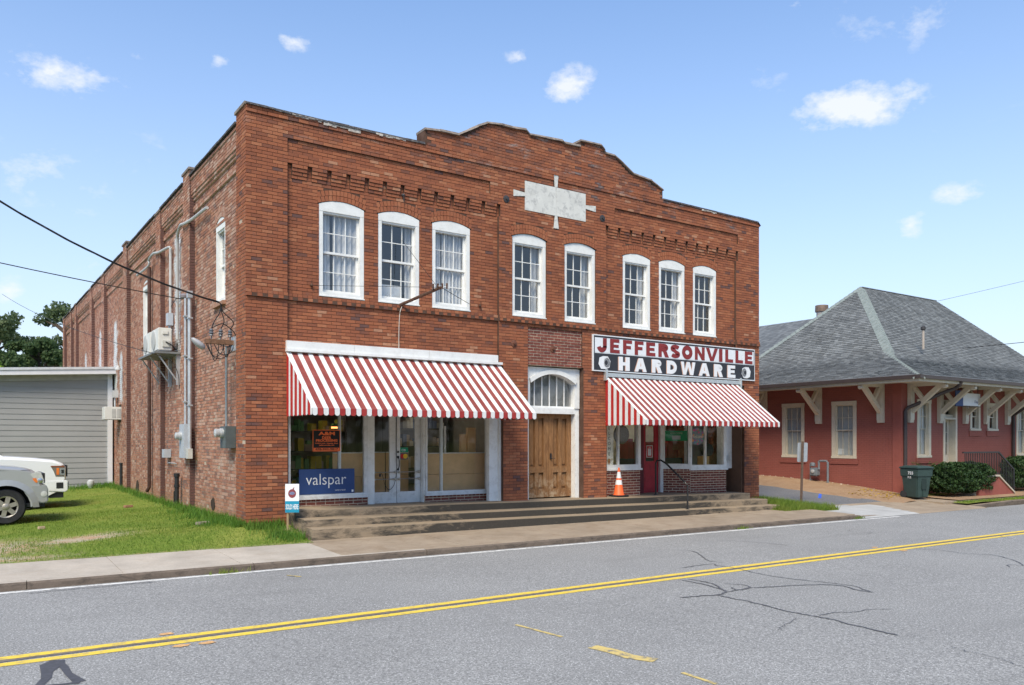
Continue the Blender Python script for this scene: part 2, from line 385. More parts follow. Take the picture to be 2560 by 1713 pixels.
CR = [[(6.5,-5.1),(6.67,-5.28),(6.29,-5.84),(5.98,-6.28),(6.04,-6.56)],
 [(4.99,-6.56),(5.42,-6.54),(5.79,-6.55),(5.68,-6.71),(5.72,-6.92),(5.66,-7.3),(5.56,-7.82),(5.62,-8.3),(5.76,-8.69),(5.82,-9.12),(5.71,-9.25),(5.6,-9.51)],
 [(4.15,-7.37),(4.16,-7.68),(4.12,-8.01),(3.99,-8.36),(3.69,-8.47),(3.47,-8.42),(3.14,-8.34)],
 [(4.28,-7.39),(4.33,-7.71),(4.19,-8.05),(3.98,-8.38),(4.17,-8.38),(4.46,-8.37),(4.73,-8.47),(5.2,-8.61),(5.53,-8.76),(5.7,-8.97),(5.58,-9.27),(5.59,-9.5)],
 [(3.69,-8.47),(3.67,-8.73),(3.67,-9.15),(3.6,-9.46),(3.59,-9.79),(3.61,-10.06),(3.64,-10.24),(3.57,-10.46),(3.55,-10.75),(3.52,-11.07)],
 [(3.67,-10.01),(3.99,-10.0),(4.2,-10.11),(4.57,-10.15),(4.74,-10.29)], [(3.37,-9.93),(3.06,-10.06),(2.88,-10.12),(2.66,-10.22)],
 [(4.45,-7.94),(4.58,-8.17),(4.47,-8.37),(4.23,-8.38),(4.28,-8.18)], [(8.38,-4.37),(8.64,-4.69),(8.77,-5.06),(8.95,-5.73)],
 [(10.48,-7.32),(10.72,-7.65),(10.67,-8.22),(10.87,-8.54),(10.67,-8.9),(10.0,-9.48),(9.82,-9.33),(9.55,-9.47)], [(14.34,-7.08),(13.92,-7.46),(13.52,-7.96)],
 [(3.5,-11.62),(3.45,-11.8),(3.45,-11.99),(3.42,-12.15),(3.29,-12.37)],
 [(-3.81,-3.45),(-3.63,-3.41),(-3.42,-3.4),(-3.23,-3.39),(-3.02,-3.42),(-2.74,-3.38),(-2.45,-3.35),(-2.28,-3.44)],
 [(12.6,-4.6),(12.2,-4.9),(12.5,-5.2),(12.1,-5.4)]]
CW = [.032, .036, .05, .046, .05, .022, .012, .035, .026, .03, .014, .012, .035, .018]
for k, (c, w_) in enumerate(zip(CR, CW)):
    P = catmull([(x, y, 0) for x, y in c], 5)
    ribbon('sealed_crack', [(p.x+random.gauss(0, .010), p.y+random.gauss(0, .010), w_*.62*random.uniform(.7, 1.3)*(1 if 0 < i < len(P)-1 else .4)) for i, p in enumerate(P)], w_, SEAL, road, lift=.0055+.0003*k)
for k, c in enumerate([[(-3.82,-7.33,.12),(-3.88,-7.47,.2),(-3.94,-7.72,.09),(-3.96,-7.92,.08),(-4.02,-8.1,.07),(-4.05,-8.3,.07)], [(-3.83,-7.42,.08),(-3.8,-7.59,.07),(-3.79,-7.87,.06),(-3.74,-8.19,.10)], [(-3.99,-8.16,.05),(-3.86,-8.19,.04),(-3.74,-8.21,.07)]]):
    ribbon('dark_mark', c, .1, flat('dark_mark_grey', (.075, .075, .085), .7, .3, var=.2, scale=20), road, lift=.0040+.0003*k)  # forked dark mark laid flat on the road
for c in ([(-.5, -3.84), (-.37, -4.08)], [(.56, -9.65), (.61, -9.88), (.61, -10.13), (.72, -10.36)], [(.63, -10.78), (.62, -11.17)], [(.48, -8.45), (.56, -9.17)]):
    ribbon('survey_mark', c, .15 if len(c) == 4 else .045, P_FADE, road, lift=.005)
for x, y in ((-2.79, -6.80), (-2.77, -7.40), (-2.53, -7.42), (10.06, -6.80), (10.08, -7.37)):
    mb = MB(); pts = []
    for k in range(14):
        t = 2*math.pi*k/14; r = random.uniform(.75, 1.15); pts.append((x+.085*r*math.cos(t), y+.055*r*math.sin(t), roadz(x, y)+.0062))
    mb.face(pts).build('marker_scar', RUSTY, road, fix=False)

# sidewalk slabs, kerb stones
walk = thing('sidewalk', '', ''); walk['kind'] = 'structure'; del walk['label']; del walk['category']
yb = -1.34
def slab(x0, x1, y0, y1, mat, name='slab'):
    mb = MB(); g = .006
    P = [(x0+g, y0), (x1-g, y0), (x1-g, y1), (x0+g, y1)]
    mb.hexa([(x, y, zwalk(x, y)-.4) for x, y in P]+[(x, y, zwalk(x, y)+random.uniform(-.002, .002)) for x, y in P])
    return mb.build(name, mat, walk)
x = -16.0
while x < .75: slab(x, x+1.68, -2.93, yb, C_WALK2); x += 1.675
X0 = x
while x < 15.2: slab(x, min(x+2.4, 15.45), -2.93, -1.36 if x < 13.5 else -1.5, C_WALK); x += 2.4
for k in range(16): slab(21.75+1.6*k, 23.35+1.6*k, -2.0+.0, -.72, C_WALK)
xx_ = X0
for k in range(6):
    if xx_ < 14.2: slab(xx_, min(xx_+3.0, 14.3), -1.354, -1.05, C_WALK, 'apron')
    xx_ += 3.0
kerb = thing('kerb', '', ''); kerb['kind'] = 'structure'; del kerb['label']; del kerb['category']
def kerbstone(x0, x1, y, h0=.1, h1=.1):
    mb = MB(); g = .005
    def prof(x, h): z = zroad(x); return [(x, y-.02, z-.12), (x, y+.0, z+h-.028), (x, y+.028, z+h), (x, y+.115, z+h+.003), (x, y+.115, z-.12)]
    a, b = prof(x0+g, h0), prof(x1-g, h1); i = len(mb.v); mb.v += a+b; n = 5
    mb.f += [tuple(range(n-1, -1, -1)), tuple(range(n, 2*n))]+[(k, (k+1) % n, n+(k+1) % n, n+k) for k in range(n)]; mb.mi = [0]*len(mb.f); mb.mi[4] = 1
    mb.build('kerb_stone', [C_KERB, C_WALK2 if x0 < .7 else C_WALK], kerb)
x = -16.0
while x < 14.6: kerbstone(x, min(x+3.05, 15.0), -3.05); x += 3.05
kerbstone(15.0, 15.55, -3.05, .1, .075); kerbstone(15.56, 17.2, -2.98, .045, .02)
for k in range(9): kerbstone(22.0+3.05*k, 25.05+3.05*k, -2.62 if k < 1 else -2.62, .03 if k == 0 else .1, .1)
MB().box(14, 14.1, 0, .1, -3, -2.9)

# porch steps: three treads the width of the front, level tops that follow the street's fall
steps = thing('porch_steps', '', ''); steps['kind'] = 'structure'; del steps['label']; del steps['category']
for k, (yf, dz, xl, xr) in enumerate([(-.36, 0, .86, 14.28), (-.79, -.156, .88, 14.52), (-1.15, -.292, .91, 14.62)]):
    mb = MB(); N = 46; yb_ = 1.6 if k == 0 else -.30
    ring = []
    for i in range(N+1):
        x = xl+(xr-xl)*i/N; f = 1-.0*(x/15)
        z = zporch(x)+dz*(1+.0*x)+.004*math.sin(x*1.7+k)
        if k > 0: z = zporch(x)+dz+(-.012 if k == 2 else 0)
        j = .006*math.sin(x*2.9+k*2)+.004*math.sin(x*9.1)
        r = .018; ring.append([(x, yf+j, -.75), (x, yf+j, z-r), (x, yf+j+r*.3, z-r*.3), (x, yf+j+r, z), (x, yb_, z), (x, yb_, -.75)])
    n = 6
    for q in ring: mb.v += q
    for i in range(N):
        for q in range(n-1): mb.f.append((i*n+q, (i+1)*n+q, (i+1)*n+q+1, i*n+q+1)); mb.mi.append(0)
    for e in (0, N): mb.f.append(tuple(e*n+q for q in range(n))); mb.mi.append(0)
    if k == 0:
        mb2 = None
    mb.build('step', C_STEP, steps)

# land either side
ys_l = [-1.36, -1.25, -1.1, -.9, -.7, -.5, -.3, -.1, .1, .3, .6]+lin(1, 18, 34)
lawn = sheet('lawn', lin(-30, -6, 24)+lin(-5.8, .86, 37), ys_l, lambda x, y: H(x, y), G_LAWN, kind='structure')
at_ = lawn.data.attributes.new('bare', 'FLOAT', 'POINT'); at_.data.foreach_set('value', [bare(v.co.x, v.co.y) for v in lawn.data.vertices])
verge = sheet('verge', lin(14.2, 17.2, 30), lin(-1.62, 2.2, 24), lambda x, y: H(x, y)+.012, G_LAWN, kind='structure', mask=lambda x, y: (x > 15.0 or y < -.05) and (x-14.2)*.55+(y+1.62)*.62 < 2.6 and x < 16.75-.42*(y+1.62))
verge.data.attributes.new('bare', 'FLOAT', 'POINT')
sheet('driveway', lin(15.0, 20.6, 28), lin(-2.2, 30, 64), lambda x, y: H(x, y), A_DRIVE, kind='structure', mask=lambda x, y: y > -1.1-.0*x or x > 17.0)
sheet('dirt_bank', lin(20.2, 23.2, 24), lin(-1.25, 30, 60), lambda x, y: H(x, y)+.02*math.sin(5*x+3*y)*math.sin(4*y)+.012-.10*max(0, 20.55-x), G_DIRT, kind='structure')
apr = sheet('concrete_apron', lin(15.3, 22.2, 34), lin(-3.12, -.5, 14), lambda x, y: min(H(x, y)+.006, zroad(x)+.006+(y+3.1)*.22), C_NEW, kind='structure', mask=lambda x, y: y < -.55-.10*(x-15.3)-.10*max(0, x-17) and x < 18.3+.55*(y+3) and x > 15.3)
sheet('worn_apron', lin(17.6, 22.3, 24), lin(-3.12, -.7, 14), lambda x, y: min(H(x, y)+.002, zroad(x)+.002+(y+3.1)*.22), C_WALK, kind='structure')
sheet('yard', lin(20.8, 60, 60), lin(-2.0, 30, 20), lambda x, y: zwalk(x, -2)+.06 + .10*sstep(-2, 1, y)-.03, G_DIRT, kind='structure', mask=lambda x, y: x > 22.9 or (y < .2 and x > 22.5))
vs = sheet('verge_strip', lin(22.3, 45, 24), [-2.53, -2.3, -2.02], lambda x, y: zroad(x)+.112+.02*math.sin(3*x), G_LAWN, kind='structure')
vs.data.attributes.new('bare', 'FLOAT', 'POINT')
# ------------------------------------------------------------------ the brick shop
bld = thing('brick_building', 'two storey red brick hardware shop with ragged stepped parapet and white sash windows', 'building', (7.5, 0, 0))
def mk_brick(name, use_info):
    m = M(name).set(.88, .22); px = m.xyz()
    if use_info:
        oi = m.t.nodes.new('ShaderNodeObjectInfo'); r = oi.outputs['Random']; style = 0.0
    else:
        a = m.attr('tone'); s3 = m.t.nodes.new('ShaderNodeSeparateColor'); m.t.links.new(a.outputs['Color'], s3.inputs[0]); r = s3.outputs[0]; style = s3.outputs[1]
    big = m.noise(.75, 5, .6); fine = m.noise(42, 5, .68); mid = m.noise(6, 5, .65)
    rr = m.math('ADD', r, m.math('MULTIPLY', m.math('SUBTRACT', big, .5), .55))
    front = m.ramp(rr, [(0, (.13, .062, .05)), (.03, (.165, .064, .042)), (.10, (.235, .075, .038)), (.5, (.295, .090, .042)), (.86, (.335, .108, .049)), (.985, (.38, .138, .066)), (1, (.40, .18, .10))])
    side = m.ramp(rr, [(0, (.19, .10, .075)), (.10, (.27, .115, .075)), (.45, (.37, .148, .085)), (.75, (.40, .195, .125)), (1, (.47, .28, .20))])
    new = m.ramp(rr, [(0, (.15, .042, .03)), (.5, (.195, .055, .036)), (1, (.25, .075, .05))])
    c = front
    if not use_info:
        c = m.mix(m.rng(style, .2, .3), c, new); c = m.mix(m.rng(style, .7, .8), c, side)
    c = m.mix(m.math('MULTIPLY', m.rng(fine, .45, .75), .45), c, m.mix(.5, c, (.10, .05, .035)))
    c = m.mix(m.math('MULTIPLY', m.rng(mid, .56, .72), .28), c, (.15, .085, .07))
    # black mould and pale bloom on the parapet courses, each in its own patches
    top = m.rng(px[2], 7.45, 8.2); w1 = m.noise(2.0, 7, .72, m.scale(1, 1, 2.6)); w2 = m.noise(1.7, 6, .7, m.scale(.7, .7, 2.4), .5)
    c = m.mix(m.math('MULTIPLY', m.math('MULTIPLY', top, m.rng(w1, .46, .68)), .55), c, (.075, .055, .05))
    c = m.mix(m.math('MULTIPLY', m.math('MULTIPLY', top, m.rng(w2, .56, .68)), .6), c, (.36, .33, .30))
    if not use_info:
        sd_ = m.rng(style, .7, .8); bl = m.noise(2.6, 7, .75, m.scale(1, .8, .8))
        pale = m.math('MULTIPLY', sd_, m.rng(bl, .50, .72)); c = m.mix(m.math('MULTIPLY', pale, .30), c, (.42, .33, .27))
        # limewashed strips left by old downpipes and closed windows
        yy = px[1]; zz = px[2]
        def strip(y, w, z0, z1):
            f = m.math('SUBTRACT', 1.0, m.math('MULTIPLY', m.math('ABSOLUTE', m.math('SUBTRACT', yy, y)), 1/w), clamp=True)
            g = m.math('MULTIPLY', m.rng(zz, z0-.3, z0+.1), m.rng(zz, z1+.3, z1-.2)); return m.math('MULTIPLY', f, g)
        tot = None
        for y, w, z0, z1 in ((6.35, .75, 3.6, 6.9), (16.2, .9, 3.2, 5.8), (19.9, .8, 3.0, 5.9), (24.2, .8, 3.0, 5.4), (28.0, .5, 3, 6), (15.0, .7, 3.0, 4.6)):
            s_ = strip(y, w, z0, z1); tot = s_ if tot is None else m.math('MAXIMUM', tot, s_)
        k = m.rng(m.math('ADD', tot, m.math('MULTIPLY', m.math('SUBTRACT', m.noise(4, 7, .78), .5), 2.6)), .42, .80)
        c = m.mix(m.math('MULTIPLY', m.math('MULTIPLY', k, sd_), m.math('MULTIPLY', tot, 2.2, clamp=True)), c, (.60, .56, .53))
        # red clay splashed up at the foot of the wall
        foot = m.math('MULTIPLY', sd_, m.rng(m.math('ADD', zz, m.math('MULTIPLY', big, .5)), .75, .25)); c = m.mix(m.math('MULTIPLY', foot, .6), c, (.38, .19, .10))
    c = m.mix(1.0, c, m.mix(m.rng(m.noise(.28, 4, .6), .3, .7), (.92, 1.04, 1.16), (1.12, 1.22, 1.32)), 'MULTIPLY')
    m.color(c); m.bump(m.math('ADD', fine, m.math('MULTIPLY', mid, .5)), .5, .006); return m.m
BRICK = mk_brick('brick_laid', False); BRICK1 = mk_brick('brick_single', True)
def mk_mortar(name, a, b, k=.5):
    m = M(name).set(.95, .1); n = m.noise(3.2, 6, .7); c = m.mix(m.rng(n, .35, .65), a, b); m.color(c); m.bump(m.noise(70, 3), .4, .003); return m.m
MO_DARK = mk_mortar('mortar_dark', (.075, .042, .031), (.13, .078, .058)); MO_LIGHT = mk_mortar('mortar_light', (.62, .51, .39), (.54, .43, .32))
MO_SIDE = mk_mortar('mortar_side', (.50, .41, .32), (.36, .27, .21))
CO = .0695; ZB = -.42; LB = .2075
class Fr:
    """a wall face: origin, direction along it, outward normal (direction x up = normal)"""
    def __init__(s, o, d): s.o = Vector((o[0], o[1], 0)); s.d = Vector((d[0], d[1], 0)).normalized(); s.n = s.d.cross(Vector((0, 0, 1)))
    def p(s, u, d, z): return s.o+s.d*u+s.n*d+Vector((0, 0, z))
    def box(s, mb, u0, u1, d0, d1, z0, z1):      # d1 is the outer side
        return mb.hexa([s.p(u0, d1, z0), s.p(u1, d1, z0), s.p(u1, d0, z0), s.p(u0, d0, z0), s.p(u0, d1, z1), s.p(u1, d1, z1), s.p(u1, d0, z1), s.p(u0, d0, z1)])
FRONT = Fr((0, 0), (1, 0)); SIDE = Fr((.06, 0), (0, -1))
BR = []        # every brick: eight corners, tone, style, candidate to stand alone
cores = {0: MB(), 1: MB(), 2: MB()}
def brick(fr, u0, u1, z0, z1, d, style, alone=False, back=.06):
    e = random.gauss(0, .0016)+(.004 if random.random() < .02 else 0)
    j = random.gauss(0, .0008)
    P = [fr.p(u0, d+e, z0+j), fr.p(u1, d+e, z0-j), fr.p(u1, d-back, z0-j), fr.p(u0, d-back, z0+j), fr.p(u0, d+e, z1+j), fr.p(u1, d+e, z1-j), fr.p(u1, d-back, z1-j), fr.p(u0, d-back, z1+j)]
    BR.append((P, random.random(), style, alone, fr, (u0+u1)/2, (z0+z1)/2, d+e, u1-u0))
ST = {0: 0.0, 1: .5, 2: 1.0}
def lay(fr, segs_of, z_from, z_to, jz=.0105, ju=.0085, head_rows=(), ztop=None, alone=False, core_back=-.32):
    k = int((z_from-ZB)/CO)
    while True:
        z0 = ZB+k*CO; z1 = z0+CO
        if z0 > z_to: break
        for u0, u1, d, style, cu in segs_of(z0, z1, (z0+z1)/2):
            for cu0, cu1 in cu: fr.box(cores[style], cu0+.008, min(cu1-.012, -.02), core_back, d-.0085, z0, z1)
            hl = LB/2 if (k in head_rows or (style == 2 and k % 7 == 3)) else LB
            off = (LB/2 if k % 2 else 0) if hl == LB else LB/4
            i = math.floor((u0-off)/hl); edges = []
            while True:
                e = off+i*hl
                if e >= u1-.035: break
                if e > u0+.035: edges.append(e)
                i += 1
            edges = [u0]+edges+[u1]
            for a, b in zip(edges[:-1], edges[1:]):
                if ztop is not None and z1 > 7.9:
                    zt = min(ztop(a+.01), ztop(b-.01))
                    if zt < z0+.03: continue
                    zz = min(z1, zt)
                else: zz = z1
                if alone is False and style == 2 and random.random() < .006: continue
                brick(fr, a+ju/2, b-ju/2, z0+jz/2, zz-jz/2, d, style, False, .03)
        k += 1
TOPS = [(0, 8.07), (1.66, 8.06), (3.87, 8.09), (3.88, 8.42), (4.26, 8.46), (4.73, 8.47), (5.02, 8.64), (5.25, 8.78), (5.49, 8.90), (5.9, 8.95), (6.2, 8.95), (6.59, 8.985), (6.70, 8.89), (7.68, 8.95), (7.75, 8.91), (8.24, 8.93), (8.26, 9.08), (8.93, 9.10), (9.04, 9.01), (9.08, 8.93), (9.39, 8.92), (9.66, 8.79), (10.05, 8.57), (10.7, 8.51), (11.12, 8.34), (11.13, 8.09), (12.36, 8.08), (15.02, 8.06), (15.1, 7.98)]
def ztop(x):
    for (a, za), (b, zb_) in zip(TOPS[:-1], TOPS[1:]):
        if x <= b: return za+(zb_-za)*(x-a)/max(1e-6, b-a)
    return TOPS[-1][1]
WIN = [(1.495, 2.48), (2.805, 3.783), (4.107, 5.083), (6.21, 7.206), (7.77, 8.761), (9.747, 10.726), (11.05, 12.03), (12.365, 13.31)]
ZS, ZSP, ZCR = 4.55, 6.41, 6.51
def arc(u, a, b, rise=.10, sp=ZSP): t = (u-(a+b)/2)/((b-a)/2); return sp+rise*max(0, 1-t*t)
PIL, BAY, STR = .035, -.035, .062
def cut(segs, holes):
    """take the (u0, u1) holes out of (u0, u1, d, style) pieces"""
    for h0, h1 in holes:
        r = []
        for a, b, d, s_ in segs:
            if h1 <= a or h0 >= b: r.append((a, b, d, s_)); continue
            if h0 > a+.01: r.append((a, h0, d, s_))
            if h1 < b-.01: r.append((h1, b, d, s_))
        segs = r
    return segs
GAPS1 = [.867+.4130*k for k in range(13)]; GAPS3 = [9.15+.4140*k for k in range(13)]
def front_segs(z0, z1, zc):
    bays = [(.82, 5.83), (9.12, 14.08)]
    base = [(0, .82, PIL, 0), (.82, 5.83, BAY, 0), (5.83, 9.12, PIL if zc > 4.33 else PIL, 0), (9.12, 14.08, BAY, 0), (14.08, 15.1, PIL, 0)]
    if zc > 7.92: base = [(0, 15.1, STR if zc < 8.12 else PIL, 0)]
    elif zc > 7.585: base = [(0, 15.1, PIL, 0)]
    elif zc > 7.30: base = [(0, .82, PIL, 0), (.82, 5.59, BAY+.03, 0), (5.59, 9.40, PIL, 0), (9.40, 14.155, BAY+.03, 0), (14.155, 15.1, PIL, 0)]
    elif zc > 7.065: base = [(0, 15.1, PIL, 0)]
    elif zc > 6.795:
        f = [.016, .034, .052, .068][min(3, int((zc-6.795)/CO))]
        base = [(0, .82, PIL, 0), (5.87, 9.10, PIL, 0), (14.17, 15.1, PIL, 0)]
        for G, e0, e1 in ((GAPS1, .82, 5.87), (GAPS3, 9.10, 14.17)):
            e = e0
            for g in G:
                a, b = g-.048, g+.048
                if a > e+.02: base.append((e, a, BAY+f, 0))
                base.append((max(a, e0), min(b, e1), BAY, 0)); e = b
        base = [s_ for s_ in base if s_[1]-s_[0] > .02]
    if 4.40 < zc < 4.54 : base = [(a, b, d+(.028 if 4.46 < zc else .05), s_) for a, b, d, s_ in base]
    if 8.13 < zc < 8.33: base = cut(base, [(5.89, 9.10)])+[(5.89, 9.10, PIL-.03, 0)] if False else base
    if False: pass
    if 3.37 < zc < 4.33:
        base = cut(base, [(6.66, 8.33)])+[(6.66, 8.33, -.0, 1)]
    holes, ch = [], []
    if zc < 3.30: holes.append((.86, 5.95))
    if zc < 3.37: holes.append((6.66, 8.37))
    if zc < 3.20: holes.append((9.2, 14.44))
    ch = list(holes)
    for a, b in WIN:
        if ZS-.02 < zc and z0 < ZSP+.225: holes.append((a-.028 if zc > ZSP-.03 else a, b+.028 if zc > ZSP-.03 else b))
        elif ZSP+.225 <= z0 < ZSP+.325:
            hw = (b-a)/2*math.sqrt(max(0, 1-(z0-ZSP-.225)/.10)); holes.append(((a+b)/2-hw, (a+b)/2+hw))
        if ZS-.02 < zc < ZSP-.035: ch.append((a, b))
        elif ZSP-.035 <= zc and z0 < ZSP+.28: ch.append((a-.03, b+.03))
    for (a, b, zl, zh) in ((6.567, 8.427, 7.07, 7.765), (6.237, 6.567, 7.345, 7.505), (8.427, 8.756, 7.365, 7.515), (7.42, 7.565, 7.765, 8.07), (7.43, 7.575, 6.77, 7.07)):
        if zl < zc < zh: holes.append((a-.004, b+.004))
    out_ = []
    for a, b, d, s_ in cut(base, holes): out_.append((a, b, d, s_, []))
    for a, b, d, s_ in cut(base, ch): out_.append((a, a, d, s_, [(a, b)]))
    return out_
def lay_filter(f):
    return lambda z0, z1, zc: f(z0, z1, zc)
# bricks and mortar bed of the front; a zero-width piece carries only mortar
_lay_edges = lay
def lay_front():
    k = 0
    while True:
        z0 = ZB+k*CO; z1 = z0+CO; zc = (z0+z1)/2
        if z0 > 9.1: break
        for u0, u1, d, style, cu in front_segs(z0, z1, zc):
            if cu:
                for a, b in cu:
                    if zc < 7.95: FRONT.box(cores[style], max(a, .014), b, -.32, d-.0075, z0, z1)
                continue
            rowlock = 4.46 < zc < 4.54 or 4.40 < zc < 4.46
            hl = LB/2 if rowlock else LB
            off = 0 if rowlock else (LB/2 if k % 2 else 0)
            i = math.floor((u0-off)/hl)-1; edges = []
            while off+i*hl < u1-.03:
                if off+i*hl > u0+.03: edges.append(off+i*hl)
                i += 1
            edges = [u0]+edges+[u1]
            for a, b in zip(edges[:-1], edges[1:]):
                zz = z1
                if z1 > 7.9:
                    zt = min(ztop(a+.01), ztop(b-.01))
                    if zt < z0+.03: continue
                    zz = min(z1, zt)
                dd = d-(.03 if (4.40 < zc < 4.46 and int(round(a/hl)) % 2) else 0)
                jj = .0085 if style == 1 else .0052; brick(FRONT, a+jj*.8, b-jj*.8, z0+jj, zz-jj, dd, style, style == 0 and zz == z1 and b-a > LB*.98)
        k += 1
lay_front()
# mortar bed behind the parapet, following its broken outline
pz0 = 7.9
for (a, za), (b, zb_) in zip(TOPS[:-1], TOPS[1:]):
    if b-a < .02: continue
    n = max(1, int((b-a)/.3)); a = max(a, .014)
    for q in range(n):
        u0, u1 = a+(b-a)*q/n, a+(b-a)*(q+1)/n; t0, t1 = ztop(u0+1e-4)-.012, ztop(u1-1e-4)-.012
        P = [FRONT.p(u0, PIL-.0075, pz0), FRONT.p(u1, PIL-.0075, pz0), FRONT.p(u1, -.34, pz0), FRONT.p(u0, -.34, pz0), FRONT.p(u0, PIL-.0075, t0), FRONT.p(u1, PIL-.0075, t1), FRONT.p(u1, -.34, t1), FRONT.p(u0, -.34, t0)]
        cores[0].hexa(P)
# arched heads: two rings of bricks on edge
def ring(fr, a, b, d, style, rise=.10, sp=ZSP, n=13):
    c, hw = (a+b)/2, (b-a)/2+.025
    for row in range(2):
        for k in range(n):
            t0, t1 = -1+2*k/n, -1+2*(k+1)/n; tm = (t0+t1)/2
            sl_ = math.atan2(-2*rise*tm, hw); px_, pz_ = c+tm*hw, sp+rise*(1-tm*tm)+.006+.1125*row
            ux, uz = math.cos(sl_), math.sin(sl_); w = hw/n-.004; h = .102
            e = random.gauss(0, .002)
            def q(su, sv, dd): return fr.p(px_+ux*su*w-uz*sv, dd, pz_+uz*su*w+ux*sv)
            P = [q(-1, 0, d+e), q(1, 0, d+e), q(1, 0, d-.03), q(-1, 0, d-.03), q(-1, h, d+e), q(1, h, d+e), q(1, h, d-.03), q(-1, h, d-.03)]
            BR.append((P, random.random()*.5+.42, style, False, fr, 0, 0, 0, 0))
    for k in range(16):      # mortar bed of the arch, and the wall above it up to the next level course
        t0, t1 = -1+2*k/16, -1+2*(k+1)/16; f = lambda t: sp+rise*(1-t*t)
        P = [fr.p(c+t0*hw, d-.010, f(t0)+.002), fr.p(c+t1*hw, d-.010, f(t1)+.002), fr.p(c+t1*hw, d-.3, f(t1)+.002), fr.p(c+t0*hw, d-.3, f(t0)+.002), fr.p(c+t0*hw, d-.010, sp+.35), fr.p(c+t1*hw, d-.010, sp+.35), fr.p(c+t1*hw, d-.3, sp+.35), fr.p(c+t0*hw, d-.3, sp+.35)]; cores[style].hexa(P)
for a, b in WIN: ring(FRONT, a, b, (PIL if 6 < a < 9 else BAY)+.004, 0)
# soldier courses above and below the plaque
for zlo, zhi in ((7.775, 7.88), (6.955, 7.06)):
    pass

# the long side wall: corner return, piers, corbelled eaves
SP = [(-.035, .62, .06, 8.08), (4.5, 5.2, .06, 8.03), (7.85, 8.5, .06, 7.86), (13.15, 13.9, .06, 8.06), (18.05, 18.75, .06, 7.88), (21.45, 22.1, .06, 7.88), (26.7, 27.3, .06, 7.95), (28.65, 29.2, .06, 7.88), (31.6, 32.3, .06, 7.9)]
SWIN = [(1.86, 2.62, 4.58, 6.28), (10.1, 11.05, 4.5, 6.28), (14.95, 15.6, 2.25, 2.85)]
def side_segs(z0, z1, zc):
    pts = []; y = .62
    for a, b, d, zt in SP:
        if zc < zt: pts.append((a, b, d))
    res = list(pts); e = -.035; gaps = []
    for a, b, d in pts:
        if a > e+.01: gaps.append((e, a))
        e = b
    for a, b in gaps:
        if zc > 7.88: continue
        d = -.06
        if zc > 7.42: d = .03
        elif zc > 7.35: d = .01
        elif zc > 7.28: d = -.02
        elif 7.02 < zc < 7.16: d = -.02
        if 7.02 < zc < 7.35 and d < -.03 or (7.16 < zc < 7.28): d = -.06
        if zc > 7.78: d = .05
        res.append((a, b, d))
    segs = [(a, b, d, 2) for a, b, d in res]
    holes = []
    for a, b, zl, zh in SWIN:
        if zl < zc < zh: holes.append((a, b))
        elif zh <= z0 < zh+.12 and zh > 5: hw = (b-a)/2*math.sqrt(max(0, 1-(z0-zh)/.12)); holes.append(((a+b)/2-hw, (a+b)/2+hw))
    return [(-b, -a, d, s_, [(-b, -a)]) for a, b, d, s_ in cut(segs, holes)]
lay(SIDE, side_segs, -.42, 8.1, jz=.013, ju=.010)
for a, b, d, zt in SP[1:]:          # the narrow street-facing returns of the piers, dark old headers
    fr = Fr((0, a), (1, 0)); k = 0
    while ZB+(k+1)*CO < zt:
        z0 = ZB+k*CO
        P = [fr.p(.001, .004, z0+.006), fr.p(.118, .004, z0+.006), fr.p(.118, -.03, z0+.006), fr.p(.001, -.03, z0+.006), fr.p(.001, .004, z0+CO-.006), fr.p(.118, .004, z0+CO-.006), fr.p(.118, -.03, z0+CO-.006), fr.p(.001, -.03, z0+CO-.006)]
        BR.append((P, random.random()**2*.35-.38, 0, False, fr, 0, 0, 0, 0)); k += 1
# corner return bricks of the newer facing have the front's look
for i, t in enumerate(BR):
    if t[4] is SIDE and t[5] > -.60: BR[i] = (t[0], t[1], 0, False)+t[4:]

# pick the single bricks: the 300 that show largest from the road
camp = Vector((-4.587, -15.768, 1.585))
def shows(t):
    c = (t[0][0]+t[0][5])/2; dl = c-camp; return t[8]*CO*abs(dl.normalized().dot(t[4].n))/dl.length_squared
cand = sorted([i for i, t in enumerate(BR) if t[3] and t[6] > -.02], key=lambda i: -shows(BR[i]))[:300]
single = set(cand)
me1 = None
for i in cand:
    t = BR[i]
    if me1 is None:
        L = t[8]; mb = MB(); mb.hexa([FRONT.p(-L/2, 0, -CO/2+.0058), FRONT.p(L/2, 0, -CO/2+.0058), FRONT.p(L/2, -.03, -CO/2+.0058), FRONT.p(-L/2, -.03, -CO/2+.0058), FRONT.p(-L/2, 0, CO/2-.0058), FRONT.p(L/2, 0, CO/2-.0058), FRONT.p(L/2, -.03, CO/2-.0058), FRONT.p(-L/2, -.03, CO/2-.0058)])
        o = mb.build('brick', BRICK1, bld); me1 = o.data; o.location = FRONT.p(t[5], t[7], t[6])
    else:
        o = link('brick', me1, bld, FRONT.p(t[5], t[7], t[6]))
def build_bricks(items, name, parent):
    V, Fc, tone = [], [], []
    for t in items:
        i = len(V); V += [tuple(p-wloc(parent)) for p in t[0]]
        for q in ((0, 1, 5, 4), (1, 2, 6, 5), (3, 0, 4, 7), (4, 5, 6, 7), (0, 3, 2, 1)): Fc.append(tuple(i+k for k in q))
        tone += [t[1], ST[t[2]], 0, 1]*5
    me = bpy.data.meshes.new(name); me.from_pydata(V, [], Fc); me.materials.append(BRICK)
    at = me.attributes.new('tone', 'FLOAT_COLOR', 'FACE'); at.data.foreach_set('color', tone); me.update()
    return link(name, me, parent, kind='stuff')

